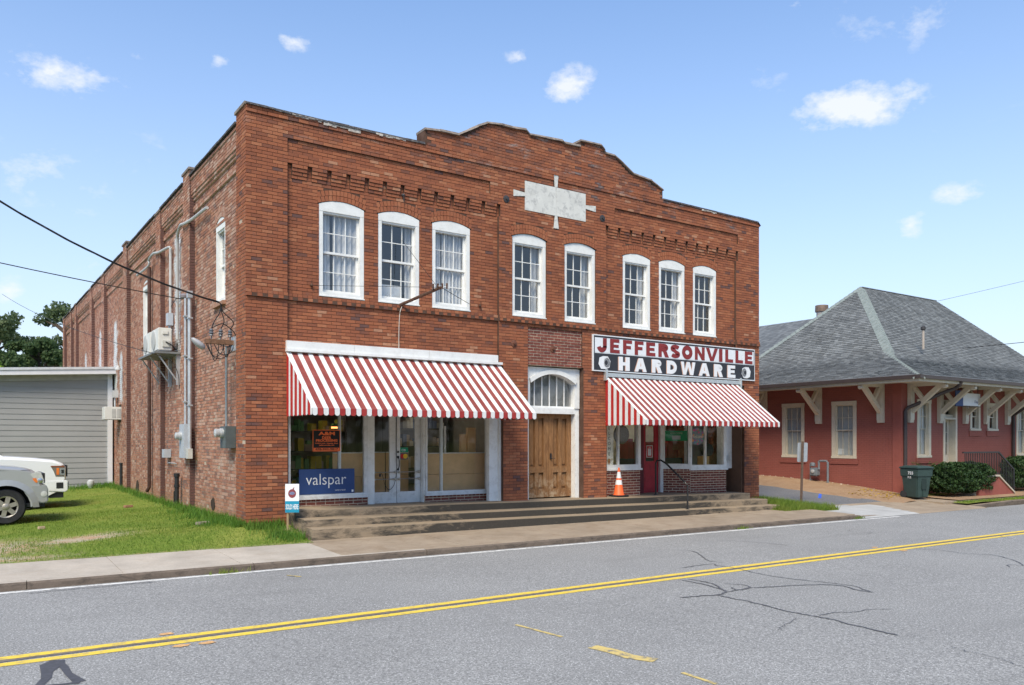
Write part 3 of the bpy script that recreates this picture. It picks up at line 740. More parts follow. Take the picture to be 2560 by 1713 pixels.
# ---- small brick walls under the shop windows go in with the rest
def stall(o0, o1, z_to, style=1, zb_=None, back=-.10):
    cm = MB()
    d = Vector((o1[0]-o0[0], o1[1]-o0[1])); L = d.length; fr = Fr(o0, d)
    k = int((.0-ZB)/CO); k = 0
    n = 0
    z0 = z_to-CO*math.ceil((z_to+.02)/CO)
    while z0 < z_to-.01:
        z1 = z0+CO; fr.box(cm, 0, L, back, -.006, z0, z1)
        head = z1 > z_to-.01
        hl = LB/2 if head else LB; e = (LB/2 if (n % 2 and not head) else 0)-hl; ed = []
        while e < L-.03:
            if e > .03: ed.append(e)
            e += hl
        ed = [0]+ed+[L]
        for a, b in zip(ed[:-1], ed[1:]): brick(fr, a+.0075, b-.0075, z0+.008, z1-.008, 0, style)
        z0 = z1; n += 1
    cm.build('stall_wall', MO_LIGHT, bld, fix=False)
    return fr
stall((.95, .42), (2.74, .42), .385); stall((4.13, .42), (5.86, .42), .36)
stall((9.235, .30), (10.62, .30), .835); stall((12.1, 1.0), (12.70, .45), .79); stall((12.70, .45), (13.98, .25), .765); stall((13.98, .25), (14.33, .62), .75)

# roof, floors, plain back and far walls
MB().box(.3, 15.0, .3, 32, 7.15, 7.3).build('roof', flat('tar_roof', (.06, .06, .065), .9), bld)
sl_ = MB(); sl_.box(.35, 14.8, .33, 31.8, 3.95, 4.15); sl_.build('floor_slab', flat('plaster', (.42, .42, .43), .9), bld)
MB().box(.35, 14.8, 7.0, 7.2, 4.15, 7.15).build('partition', flat('plaster', (.42, .42, .43)), bld)
MB().box(.35, 14.8, 9.0, 9.2, -.2, 3.95).build('partition', flat('shop_wall', (.34, .30, .25)), bld)
MB().box(6.2, 6.4, .34, 9.0, -.2, 3.95).build('partition', flat('shop_wall', (.34, .30, .25)), bld)
MB().box(8.7, 8.85, .34, 9.0, -.2, 3.95).build('partition', flat('shop_wall', (.34, .30, .25)), bld)
MB().box(.4, 14.8, 1.6, 9.0, -.3, .10).build('shop_floor', flat('shop_floorboards', (.20, .17, .14)), bld)
MB().box(14.78, 15.1, .33, 32.3, -.5, 7.9).build('end_wall', flat('plain_brick', (.26, .10, .06), .9, var=.3, scale=12), bld)
MB().box(.4, 14.78, 32.0, 32.3, -.5, 7.3).build('rear_wall', flat('plain_brick', (.26, .10, .06), .9), bld)

# coping: tar flashing and broken mortar, in lengths that follow the outline
TAR = flat('tar_coping', (.045, .042, .045), .75, .3, var=.5, scale=9, dirt=(.25, .23, .21), dirt_amt=.7); CAPM = flat('coping_mortar', (.24, .20, .175), .9, .2, var=.35, scale=7, dirt=(.10, .08, .07), dirt_amt=.9, bump=.4)
for (a, za), (b, zb_) in zip(TOPS[:-1], TOPS[1:]):
    if b-a < .02: continue
    n = max(1, int((b-a)/.42)); mb = MB()
    for q in range(n):
        u0, u1 = a+(b-a)*q/n, a+(b-a)*(q+1)/n; t0, t1 = ztop(u0+1e-4), ztop(u1-1e-4)
        lo = -.02-.012*random.random(); hi = .022+.010*random.random(); ov = PIL+.045+.02*random.random()
        mb.hexa([FRONT.p(u0-.004, ov, t0+lo), FRONT.p(u1+.004, ov, t1+lo), FRONT.p(u1+.004, -.36, t1+lo), FRONT.p(u0-.004, -.36, t0+lo), FRONT.p(u0-.004, ov-.03, t0+hi), FRONT.p(u1+.004, ov-.03, t1+hi), FRONT.p(u1+.004, -.36, t1+hi), FRONT.p(u0-.004, -.36, t0+hi)])
    mb.build('coping', TAR if (b < 4 or b > 11.2) else CAPM, bld)
for u0, u1, zt, hh in ((1.55, 2.35, 8.045, .07), (.9, 1.5, 8.06, .05), (2.7, 3.4, 8.07, .05), (12.6, 13.2, 8.06, .05)):      # places where the facing has fallen away
    mb = MB(); n = 9
    for q in range(n):
        a, b = u0+(u1-u0)*q/n, u0+(u1-u0)*(q+1)/n; FRONT.box(mb, a, b+.003, STR-.03, STR+.012+.012*random.random(), zt-hh*random.uniform(.5, 1.1), zt-.004)
    mb.build('bare_render', flat('bare_render', (.50, .46, .42), .9, .2, var=.3, scale=14, dirt=(.2, .13, .1), dirt_amt=.8, bump=.5), bld)
for (a, b, d, zt), nx in zip(SP, SP[1:]+[None]):
    if nx:
        mb = MB(); y0, y1 = b, nx[0]; n = max(1, int((y1-y0)/.6))
        for q in range(n): SIDE.box(mb, -(y0+(y1-y0)*(q+1)/n), -(y0+(y1-y0)*q/n)+.003, -.36, .085+.012*random.random(), 7.875, 7.905+.02*random.random())
        mb.build('coping', TAR, bld)
for a, b, d, zt in SP:
    z_ = ZB+CO*math.floor((zt-ZB)/CO+.5)
    SIDE.box(MB(), 0, 1, 0, 1, 0, 1)
    mb = MB(); SIDE.box(mb, -b-.03, -max(a, -.02)+.03, -.36, d+.03, z_+.0-.012, z_+.045); mb.build('pier_cap', CAPM, bld)
# stone plaque with four keystones
STONE = flat('plaque_stone', (.62, .61, .58), .8, .25, var=.10, scale=3, dirt=(.22, .22, .23), dirt_amt=.55)
for a, b in ((6.567, 7.494), (7.500, 8.427)):
    mb = MB(); FRONT.box(mb, a, b, -.1, PIL+.012, 7.072, 7.765); mb.build('stone_slab', STONE, bld)
for pts in ([(7.42, 8.072), (7.565, 8.072), (7.532, 7.77), (7.462, 7.77)], [(7.462, 7.066), (7.532, 7.066), (7.576, 6.765), (7.425, 6.765)], [(6.237, 7.5), (6.237, 7.345), (6.562, 7.395), (6.562, 7.478)], [(8.432, 7.485), (8.432, 7.395), (8.756, 7.366), (8.756, 7.516)]):
    MB().prism([FRONT.p(u, 0, z) for u, z in pts], (0, .08, 0), (0, -PIL-.014, 0)).build('keystone', STONE, bld)
IRON = flat('cast_iron', (.045, .042, .045), .6, .4, var=.3, scale=20)
for u, z in ((6.031, 7.238), (8.981, 7.245), (11.066, 7.204), (12.308, 7.172), (6.247, 3.874), (7.421, 3.821)):
    d = PIL if (6.0 < u < 9.1) else BAY+.03
    if z < 4 and u > 7: d = .0
    c = FRONT.p(u, d, z); MB().lathe(c, [(.085, 0), (.085, -.012), (.06, -.02), (.03, -.022), (.028, -.05), (.012, -.05)], 18, 'y').build('anchor_plate', IRON if z > 4 else flat('rusty_iron', (.14, .06, .04), .8, .2, var=.4, scale=25), bld, smooth=True)

# ---- sash windows
W_PAINT = flat('white_trim', (.73, .73, .72), .55, .35, var=.06, scale=4, dirt=(.50, .48, .44), dirt_amt=.28); MUNT = W_PAINT
def mk_glass(name, tint, k, refl=(1, 1, 1)):
    m = M(name); m.t.nodes.remove(m.b); tr = m.t.nodes.new('ShaderNodeBsdfTransparent'); tr.inputs[0].default_value = (*tint, 1)
    gl = m.t.nodes.new('ShaderNodeBsdfGlossy'); gl.inputs['Roughness'].default_value = .03; gl.inputs[0].default_value = (*refl, 1)
    dt = m.t.nodes.new('ShaderNodeVectorMath'); dt.operation = 'DOT_PRODUCT'; m.t.links.new(m.geo.outputs['Normal'], dt.inputs[0]); m.t.links.new(m.geo.outputs['Incoming'], dt.inputs[1])
    gr = m.math('POWER', m.math('SUBTRACT', 1.0, m.math('ABSOLUTE', dt.outputs['Value']), clamp=True), 5.0)
    f = m.math('ADD', m.math('MULTIPLY', gr, .9), .05+k, clamp=True); mx = m.t.nodes.new('ShaderNodeMixShader')
    m.t.links.new(f, mx.inputs[0]); m.t.links.new(tr.outputs[0], mx.inputs[1]); m.t.links.new(gl.outputs[0], mx.inputs[2]); m.t.links.new(mx.outputs[0], m.out.inputs[0])
    n = m.noise(2.2, 2); bp = m.t.nodes.new('ShaderNodeBump'); bp.inputs['Strength'].default_value = .05; bp.inputs['Distance'].default_value = .02; m.t.links.new(n, bp.inputs['Height']); m.t.links.new(bp.outputs[0], gl.inputs['Normal'])
    return m.m
GLASS = mk_glass('window_glass', (.90, .91, .92), .07, (.80, .80, .80)); SHOPGLASS = mk_glass('shop_glass', (.92, .93, .93), .0, (.8, .8, .8))
def sash_window(fr, a, b, zs, sp, rise, d, parent, glaze=GLASS, rows=2, cols=3, head=.14, name='window', trim=W_PAINT, wj=.085, dsash=.10):
    """white casing in a segmental opening with two sashes of small panes; d = face of the brickwork"""
    mb = MB(); dj = d-.012; back = d-dsash-.09
    fr.box(mb, a, a+wj, back, dj, zs, sp); fr.box(mb, b-wj, b, back, dj, zs, sp)
    zh = sp-head
    N = 10; pts = [fr.p(a, 0, zh), fr.p(b, 0, zh)]+[fr.p(b-(b-a)*k/N, 0, sp+rise*(1-(1-2*k/N)**2)-.002) for k in range(N+1)]
    mb.prism(pts, fr.n*back, fr.n*(dj+.004))
    fr.box(mb, a+wj, b-wj, back, dj+.002, zs, zs+.075); fr.box(mb, a-.004, b+.004, d-.02, d+.022, zs-.022, zs)
    fr.box(mb, a+wj*.8, b-wj*.8, d-dsash*.6, dj-.02, zh-.035, zh)
    w = mb.build(name, trim, parent)
    g0, g1 = a+wj, b-wj; z0, z1 = zs+.075, zh; zm = (z0+z1)/2
    for s_, (s0, s1, dd) in enumerate(((zm-.018, z1, d-dsash), (z0, zm+.022, d-dsash-.045))):
        sb = MB(); st = .042; rt, rb = (.04, .045) if s_ == 0 else (.04, .07)
        fr.box(sb, g0, g0+st, dd-.035, dd, s0, s1); fr.box(sb, g1-st, g1, dd-.035, dd, s0, s1)
        fr.box(sb, g0+st, g1-st, dd-.035, dd-.001, s1-rt, s1); fr.box(sb, g0+st, g1-st, dd-.035, dd-.001, s0, s0+rb)
        p0, p1, q0, q1 = g0+st, g1-st, s0+rb, s1-rt
        for c in range(1, cols): u = p0+(p1-p0)*c/cols; fr.box(sb, u-.0085, u+.0085, dd-.028, dd-.004, q0, q1)
        for r in range(1, rows): z = q0+(q1-q0)*r/rows; fr.box(sb, p0, p1, dd-.027, dd-.005, z-.0085, z+.0085)
        sb.build('sash', trim, w)
        for c in range(cols):
            for r in range(rows):
                pb = MB(); u0, u1 = p0+(p1-p0)*c/cols+.002, p0+(p1-p0)*(c+1)/cols-.002; y0, y1 = q0+(q1-q0)*r/rows+.002, q0+(q1-q0)*(r+1)/rows-.002
                t = random.gauss(0, .0012)
                pb.face([fr.p(u0, dd-.017+t, y0), fr.p(u1, dd-.017-t, y0), fr.p(u1, dd-.017-t, y1), fr.p(u0, dd-.017+t, y1)]).build('pane', glaze, w, fix=False)
    return w
for i, (a, b) in enumerate(WIN): sash_window(FRONT, a, b, ZS, ZSP, .10, PIL-.02 if 6 < a < 9 else BAY, bld)
def mk_curtain(name, c):
    m = M(name).set(.95, .1); px = m.xyz(); m.color(m.mix(m.rng(px[2], 6.25, 5.9), tuple(x*.8 for x in c), c)); m.b.inputs['Subsurface Weight'].default_value = 0.0
    tl = m.t.nodes.new('ShaderNodeBsdfTranslucent'); tl.inputs[0].default_value = (*c, 1); mx = m.t.nodes.new('ShaderNodeMixShader'); mx.inputs[0].default_value = .15
    m.t.links.new(m.b.outputs[0], mx.inputs[1]); m.t.links.new(tl.outputs[0], mx.inputs[2]); m.t.links.new(mx.outputs[0], m.out.inputs[0]); return m.m
CURT = flat('curtain_cloth', (.60, .61, .63), .95, .1, var=.04)
def curtain(fr, u0, u1, d, z0, z1, label, group=None, waves=7, amp=.035):
    mb = MB(); n = waves*8; i0 = len(mb.v)
    for k in range(n+1):
        u = u0+(u1-u0)*k/n; dd = d+amp*math.sin(2*math.pi*waves*k/n)+.012*math.sin(k*1.7)
        for z in (z0, z1): mb.v.append(tuple(fr.p(u+.008*math.sin(k*.9)*(z == z0), dd, z)))
    for k in range(n): mb.f.append((2*k, 2*k+2, 2*k+3, 2*k+1)); mb.mi.append(0)
    o = mb.build('curtain', CURT, None, smooth=True, fix=False, label=label, category='curtain', group=group)
    return o
curtain(FRONT, 1.53, 1.80, -.26, 4.6, 6.27, 'white curtain gathered to the left in the first upper window', waves=2)
curtain(FRONT, 1.87, 2.46, -.25, 4.6, 6.27, 'broad white curtain across most of the first upper window', waves=5)
curtain(FRONT, 4.13, 4.43, -.26, 4.6, 6.27, 'white curtain on the left of the third upper window', waves=3)
curtain(FRONT, 4.46, 5.0, -.25, 4.6, 6.27, 'wide pleated white curtain in the third upper window, beside the rusty pole tip', waves=6)
for k, (i, nm) in enumerate(((1, 'second'), (3, 'fourth'), (4, 'fifth'), (5, 'sixth'), (6, 'seventh'))):
    curtain(FRONT, WIN[i][1]-.24, WIN[i][1]-.02, -.28, 4.6, 6.27, 'narrow curtain drawn to the right edge of the %s upper window' % nm, waves=2)
cb = thing('white_box', 'white carton standing inside the bottom of the second upper window', 'box', (3.28, .36, 4.63))
MB().box(2.96, 3.50, .34, .40, 4.63, 4.98).build('carton_front', flat('white_card', (.78, .79, .80), .8), cb)
MB().box(3.15, 3.17, .330, .338, 4.63, 4.74).build('tab', IRON, cb); MB().box(3.22, 3.24, .330, .338, 4.63, 4.76).build('tab', IRON, cb)
# side wall windows
for a, b, zl, zh in SWIN[:2]:
    sash_window(SIDE, -b, -a, zl, zh, .12, -.06, bld, cols=2, wj=.09)
    mb = MB(); SIDE.box(mb, -b-.06, -a+.06, -.1, .01, zl-.10, zl-.022); mb.build('brick_sill', flat('sill_brick', (.34, .19, .13), .9, var=.25, scale=14), bld)
    ring(SIDE, -b, -a, -.056, 2, rise=.12, sp=zh, n=11)
curtain(SIDE, -2.55, -1.9, -.30, 4.6, 6.3, 'white curtain inside the sash window on the side wall', waves=5)
build_bricks([t for i, t in enumerate(BR) if i not in single], 'bricks', bld)
for s_, nm, mt in ((0, 'wall', MO_DARK), (1, 'wall', MO_LIGHT), (2, 'wall', MO_SIDE)): cores[s_].build(nm, mt, bld, fix=False)
# ------------------------------------------------------------------ shop fronts
FRAME_GREY = flat('painted_frame', (.66, .66, .66), .6, .3, var=.08, scale=3, dirt=(.34, .32, .30), dirt_amt=.45)
FRAME_WHITE = flat('painted_frame_white', (.76, .76, .75), .55, .3, var=.06, scale=3, dirt=(.4, .37, .33), dirt_amt=.35)
ALU = flat('aluminium', (.62, .64, .64), .45, .5, .6, var=.08)
BLACK = flat('black_iron', (.018, .018, .02), .45, .5, var=.3)
KRAFT = flat('kraft_pegboard', (.72, .46, .25), .85, .2, var=.12, scale=3)
F4 = Fr((0, .42), (1, 0))      # plane of the left shop windows
def quad(name, fr, u0, u1, d, z0, z1, mat, parent, **props):
    return MB().face([fr.p(u0, d, z0), fr.p(u1, d, z0), fr.p(u1, d, z1), fr.p(u0, d, z1)]).build(name, mat, parent, fix=False, **props)
def boxes(name, mat, parent, L, **props):
    mb = MB()
    for fr, a in L: fr.box(mb, *a)
    return mb.build(name, mat, parent, **props)
# left bay: jambs, two display windows, double doors
boxes('corner_jamb', FRAME_GREY, bld, [(FRONT, (.855, .915, -.55, -.07, .15, 3.3))])
boxes('side_panel', FRAME_WHITE, bld, [(FRONT, (5.66, 5.945, -.24, -.12, .155, 3.3)), (FRONT, (5.90, 5.955, -.12, -.06, .155, 3.3))])
boxes('transom_board', FRAME_GREY, bld, [(FRONT, (.92, 5.66, -.6, -.3, 2.62, 3.3))])
for a, b, mu, zs in ((.95, 2.74, 2.095, .47), (4.15, 5.86, 4.555, .44)):
    w = boxes('window', FRAME_GREY, bld, [(F4, (a-.01, b+.01, -.10, .045, zs-.10, zs-.035)), (F4, (a, b, -.10, .015, zs-.035, zs+.0)), (F4, (a, b, -.08, 0, 2.55, 2.63)), (F4, (b-.085, b, -.08, .004, zs, 2.55)), (F4, (a, a+.035, -.08, .002, zs, 2.55))])
    boxes('mullion', ALU, w, [(F4, (mu-.026, mu-.004, -.05, .01, zs, 2.55)), (F4, (mu+.006, mu+.028, -.05, .01, zs, 2.55))])
    quad('pane', F4, a+.035, mu-.026, -.03, zs, 2.55, SHOPGLASS, w); quad('pane', F4, mu+.028, b-.085, -.03, zs, 2.55, SHOPGLASS, w)
FD = Fr((0, .60), (1, 0))
boxes('door_frame', FRAME_WHITE, bld, [(FD, (2.76, 2.915, -.1, .14, .17, 2.63)), (FD, (4.115, 4.22, -.1, .14, .165, 2.63)), (FD, (2.915, 4.115, -.1, .10, 2.45, 2.63))])
for a, b, g0, g1, in ((2.925, 3.508, 2.972, 3.345), (3.520, 4.103, 3.600, 3.982)):
    dr = boxes('door', FRAME_GREY, bld, [(FD, (a, b, -.045, 0, .20, .45)), (FD, (a, g0, -.045, 0, .45, 2.44)), (FD, (g1, b, -.045, 0, .45, 2.44)), (FD, (g0, g1, -.045, -.002, 2.32, 2.44))])
    quad('pane', FD, g0, g1, -.02, .45, 2.32, SHOPGLASS, dr)
    for z in (.735, .888):
        mb = MB(); mb.tube([FD.p(a+.05, .035, z), FD.p(b-.04, .035, z)], .011, 6)
        for u in (a+.035, b-.05): mb.lathe(FD.p(u, .0, z), [(.026, 0), (.026, -.03), (.03, -.05), (.018, -.065)], 10, 'y')
        mb.build('push_bar', flat('brushed_steel', (.45, .43, .40), .35, .5, .8), dr, smooth=True)
    if a > 3.4:
        mb = MB(); mb.tube(catmull([FD.p(3.548, .0, 1.24), FD.p(3.552, .045, 1.17), FD.p(3.556, .05, 1.08), FD.p(3.55, .035, .98), FD.p(3.546, .0, .955)], 4), .012, 6)
        for z, r in ((1.335, .026), (1.22, .03), (.945, .026)): mb.lathe(FD.p(3.546, 0, z), [(r, 0), (r, -.012), (r*.6, -.02)], 10, 'y')
        mb.build('handle', BLACK, dr, smooth=True)
# interior seen through the glass: back boards of the display, shelves with stock
for u0, u1, d, zt, lab in ((2.07, 2.74, -.32, 1.31, 'tan pegboard panel behind the left display window, beside the blue paint sign'), (4.10, 5.95, -.34, 1.285, 'long tan pegboard panel behind the display window right of the double doors'), (2.93, 3.5, -.75, 1.31, 'tan board behind the left leaf of the white double doors'), (3.53, 4.10, -.75, 1.31, 'tan board behind the right leaf of the white double doors')):
    t = thing('display_board', lab, 'display board', F4.p((u0+u1)/2, d, .2))
    boxes('board', KRAFT, t, [(F4, (u0, u1, d-.02, d, .2, .80)), (F4, (u0, u1, d-.02, d, .806, zt))]); boxes('rail', FRAME_GREY, t, [(F4, (u0, u1, d-.025, d+.012, zt, zt+.022))])
def shelf(name, label, fr, u0, u1, d, levels, cols, group=None):
    t = thing(name, label, 'shelf', fr.p((u0+u1)/2, d, levels[0]), group)
    boxes('shelf_board', flat('dark_shelf', (.10, .09, .085)), t, [(fr, (u0, u1, d-.4, d, z-.02, z)) for z in levels]+[(fr, (u, u+.03, d-.4, d-.002, levels[0]-.3, levels[-1]+.5)) for u in (u0, u1-.03)])
    for ci, c in enumerate(cols):
        mb = MB()
        for z in levels:
            u = u0+.05+.02*ci
            while u < u1-.15:
                w = random.uniform(.07, .15)
                if random.random() < 1.15/len(cols): fr.box(mb, u, u+w*.92, d-.3, d-.03-.03*random.random(), z, z+random.uniform(.12, .3))
                u += w
        mb.build('stock', flat('stock_%d_%d_%d' % tuple(int(q*100) for q in c), c, .6), t, kind='stuff')
    return t
shelf('stock_shelf', 'dark shelf of yellow and green cans deep inside the left display window', F4, 1.3, 2.9, -1.5, (.55, .95, 1.35, 1.8), [(.50, .42, .05), (.12, .28, .12), (.35, .30, .25)])
shelf('stock_shelf', 'dark shelf of mixed stock behind the window right of the double doors', F4, 4.3, 6.0, -2.2, (.5, .9, 1.45, 1.9), [(.55, .5, .42), (.16, .19, .28), (.4, .3, .2)])
boxes('carton', KRAFT, thing('carton_stack', 'brown upright cartons at the right end of the display window beside the white panel', 'cartons', F4.p(5.6, -.6, 1.2)), [(F4, (5.38, 5.52, -.6, -.5, .4, 1.74)), (F4, (5.58, 5.80, -.62, -.52, .4, 1.90))])
mb = MB()
for u in (4.77, 4.89): F4.box(mb, u, u+.045, -.5, -.45, .5, 1.93)
mb.build('pipe_rack', FRAME_WHITE, None, label='two white uprights standing behind the window right of the double doors', category='rack')

# lit lamps of the open shop
def mk_emit(name, c, k):
    m = M(name); m.t.nodes.remove(m.b); e = m.t.nodes.new('ShaderNodeEmission'); e.inputs[0].default_value = (*c, 1); e.inputs[1].default_value = k; m.t.links.new(e.outputs[0], m.out.inputs[0]); return m.m
TUBE = mk_emit('fluorescent_tube', (1, .93, .78), 9.0)
for x0_, x1_, y_, z_, lab in ((10.2, 11.6, 2.0, 2.85, 'fluorescent ceiling light inside the right shop near the red door'), (12.2, 13.6, 1.9, 2.85, 'fluorescent ceiling light inside the right shop above the counter'), (1.6, 3.0, 2.2, 2.9, 'fluorescent ceiling light inside the left shop behind the processing sign'), (4.0, 5.4, 2.2, 2.9, 'fluorescent ceiling light inside the left shop, right of the double doors')):
    t = thing('ceiling_light', lab, 'ceiling light', ((x0_+x1_)/2, y_, z_)); MB().box(x0_, x1_, y_-.09, y_+.09, z_+.05, z_+.11).build('housing', FRAME_WHITE, t)
    for dy in (-.05, .05): MB().tube([(x0_+.03, y_+dy, z_+.025), (x1_-.03, y_+dy, z_+.025)], .016, 8).build('tube', TUBE, t)
t = thing('glowing_lamp', 'small glowing orange lamp bar inside the left display window beside the doors', 'lamp', F4.p(2.42, -1.1, 1.85)); boxes('lamp_bar', mk_emit('orange_glow', (1, .35, .10), 2.2), t, [(F4, (2.36, 2.58, -1.13, -1.10, 1.86, 1.90))]); boxes('lamp_shade', SHADE_ := flat('lamp_shade', (.25, .14, .08)), t, [(F4, (2.33, 2.61, -1.15, -1.08, 1.902, 1.93))])
# signs in the left window
def sign_board(name, label, cat, fr, u0, u1, d, z0, z1, mat, thick=.006):
    t = thing(name, label, cat, fr.p((u0+u1)/2, d, z0)); boxes('board', mat, t, [(fr, (u0, u1, d-thick, d, z0, z1))]); return t
ORANGE = flat('sign_orange', (.95, .19, .06), .6, var=.05); SBLACK = flat('sign_black', (.015, .013, .015), .5, var=.2)
t = sign_board('window_sign', 'black and red deer processing sign hung in the left display window', 'sign', F4, 1.497, 2.10, .020, 1.362, 1.812, ORANGE)
boxes('panel', SBLACK, t, [(F4, (1.511, 2.086, .020, .0215, 1.376, 1.798))])
for z0, z1 in ((1.376, 1.798),):
    pass
boxes('red_band', ORANGE, t, [(F4, (1.515, 2.082, .0216, .0222, 1.380, 1.437))])
for txt, z, h, w in (('A&M', 1.735, .072, .36), ('DEER', 1.648, .056, .20), ('PROCESSING', 1.590, .050, .47), ('1053 J.A. Davis Rd.', 1.528, .026, .50), ('Jeffersonville, GA', 1.488, .026, .34)):
    put_text('lettering', txt, F4.p(1.80, .022, z), F4.d, (0, 0, 1), h*1.06, ORANGE, t, w, fat=.04)
put_text('lettering', '478-943-9817', F4.p(1.80, .0225, 1.409), F4.d, (0, 0, 1), .040, SBLACK, t, .50, fat=.02)
NAVY = flat('sign_navy', (.028, .062, .19), .5, var=.08, scale=2); SWHITE = flat('sign_white', (.75, .76, .78), .6, var=.04)
t = sign_board('paint_sign', 'dark blue paint brand sign leaning inside the bottom of the left display window', 'sign', F4, 1.205, 2.42, .024, .475, .995, NAVY)
put_text('lettering', 'valspar', F4.p(1.79, .025, .745), F4.d, (0, 0, 1), .30, SWHITE, t, .88, fat=-.006)
put_text('lettering', 'PAINTED TO MATTER', F4.p(2.10, .025, .545), F4.d, (0, 0, 1), .028, SWHITE, t, .23)
boxes('mark', SWHITE, t, [(F4, (2.355, 2.395, .025, .0265, .50, .545))])
t = sign_board('door_sticker', 'green sticker with white letters on the right glass of the double doors', 'sticker', FD, 3.60, 3.805, -.012, 1.325, 1.435, flat('sticker_green', (.02, .25, .14)), .003)
put_text('lettering', 'CBI', FD.p(3.69, -.0105, 1.375), FD.d, (0, 0, 1), .05, SWHITE, t, .10)
t = sign_board('card_sticker', 'small payment card sticker with red and yellow discs on the right door glass', 'sticker', FD, 3.60, 3.80, -.012, 1.165, 1.310, flat('sticker_dark', (.10, .11, .12)), .003)
disc('red_disc', FD.p(3.665, -.0115, 1.237), FD.d, (0, 0, 1), .055, .055, flat('disc_red', (.50, .03, .03)), t); disc('yellow_disc', FD.p(3.735, -.0105, 1.237), FD.d, (0, 0, 1), .055, .055, flat('disc_yellow', (.70, .45, .04)), t)
mb = MB(); mb.tube(catmull([FD.p(3.50, .012, 2.3), FD.p(3.49, .02, 1.4), FD.p(3.50, .03, .95), FD.p(3.44, .03, .62), FD.p(3.32, .02, .50), FD.p(3.22, .012, .62), FD.p(3.17, .012, .80), FD.p(3.14, .012, .86), FD.p(3.10, .012, .80)], 6), .006, 6); mb.lathe(FD.p(3.105, .012, .79), [(.02, 0), (.02, .07)], 8)
mb.build('power_cord', BLACK, None, smooth=True, label='thin black cord and plug hanging over the white double doors', category='cord')

# central arched doorway
boxes('doorway_frame', FRAME_WHITE, bld, [(FRONT, (6.665, 6.80, -.36, -.14, .15, 2.25)), (FRONT, (8.24, 8.36, -.36, -.14, .145, 2.25)), (FRONT, (6.665, 8.36, -.36, -.145, 2.25, 2.39))])
mb = MB(); c, hw, zs, zr = 7.52, .69, 2.985, .235; N = 22
arcp = lambda k: (c-hw*math.cos(math.pi*k/N), zs+zr*math.sin(math.pi*k/N)**2)
# board above the arch with a rounded cut-out, and a proud rim
for k in range(N):
    (u0, z0), (u1, z1) = arcp(k), arcp(k+1)
    mb.hexa([FRONT.p(u0, -.12, z0), FRONT.p(u1, -.12, z1), FRONT.p(u1, -.34, z1), FRONT.p(u0, -.34, z0), FRONT.p(u0, -.12, 3.375), FRONT.p(u1, -.12, 3.375), FRONT.p(u1, -.34, 3.375), FRONT.p(u0, -.34, 3.375)])
FRONT.box(mb, 6.665, c-hw, -.34, -.12, 2.39, 3.375); FRONT.box(mb, c+hw, 8.36, -.34, -.12, 2.39, 3.375)
mb.build('arch_board', FRAME_WHITE, bld)
mb = MB()
for k in range(N):
    (u0, z0), (u1, z1) = arcp(k), arcp(k+1); o0 = ((u0-c)*1.05+c, z0+.105); o1 = ((u1-c)*1.05+c, z1+.105)
    mb.hexa([FRONT.p(u0, -.07, z0), FRONT.p(u1, -.07, z1), FRONT.p(u1, -.118, z1), FRONT.p(u0, -.118, z0), FRONT.p(o0[0], -.07, o0[1]), FRONT.p(o1[0], -.07, o1[1]), FRONT.p(o1[0], -.118, o1[1]), FRONT.p(o0[0], -.118, o0[1])])
mb.build('arch_trim', W_PAINT, bld)
tw = boxes('transom_window', FRAME_WHITE, bld, [(FRONT, (c-hw, c+hw, -.30, -.24, 2.39, 2.44))])
boxes('glass_backing', flat('grey_backing', (.26, .265, .265), .9), bld, [(FRONT, (c-hw-.05, c+hw+.05, -.36, -.345, 2.3, 3.3))])  # plain grey panel added behind the transom glass to give its flat tone
DARKGLASS = mk_glass('transom_glass', (.8, .8, .8), .03)
us = [c-hw]+[c-hw+2*hw*k/6 for k in range(1, 6)]+[c+hw]
for k in range(6):
    zz = lambda u: zs+zr*math.sqrt(max(0, 1-((u-c)/hw)**2))**2
    m_ = MB(); pts = [(us[k]+.008, 2.44), (us[k+1]-.008, 2.44)]+[(us[k+1]-.008-(us[k+1]-us[k]-.016)*q/5, zz(us[k+1]-.008-(us[k+1]-us[k]-.016)*q/5)) for q in range(6)]
    m_.face([FRONT.p(u, -.27, z) for u, z in pts]).build('pane', DARKGLASS, tw, fix=False)
for u in us[1:-1]: boxes('muntin', FRAME_WHITE, tw, [(FRONT, (u-.011, u+.011, -.285, -.255, 2.44, zs+zr*math.sqrt(max(0, 1-((u-c)/hw)**2))**2))])
def mk_wood():
    m = M('worn_door_wood').set(.75, .25); g = m.noise(5, 6, .65, m.scale(9, 9, .8), .8); f = m.noise(40, 4, .7, m.scale(3, 3, .25)); b = m.noise(2.0, 5, .65)
    c = m.mix(m.rng(g, .3, .7), (.135, .060, .025), (.36, .19, .082)); c = m.mix(m.math('MULTIPLY', m.rng(f, .45, .7), .5), c, (.14, .065, .028)); c = m.mix(m.math('MULTIPLY', m.rng(b, .5, .68), .5), c, (.19, .085, .035))
    low = m.rng(m.xyz()[2], .95, .2); c = m.mix(m.math('MULTIPLY', low, m.rng(m.noise(4, 6, .7), .45, .6)), c, (.45, .33, .21)); m.color(c); m.bump(f, .4, .004); return m.m
WOOD = mk_wood()
DW = Fr((0, .30), (1, 0))
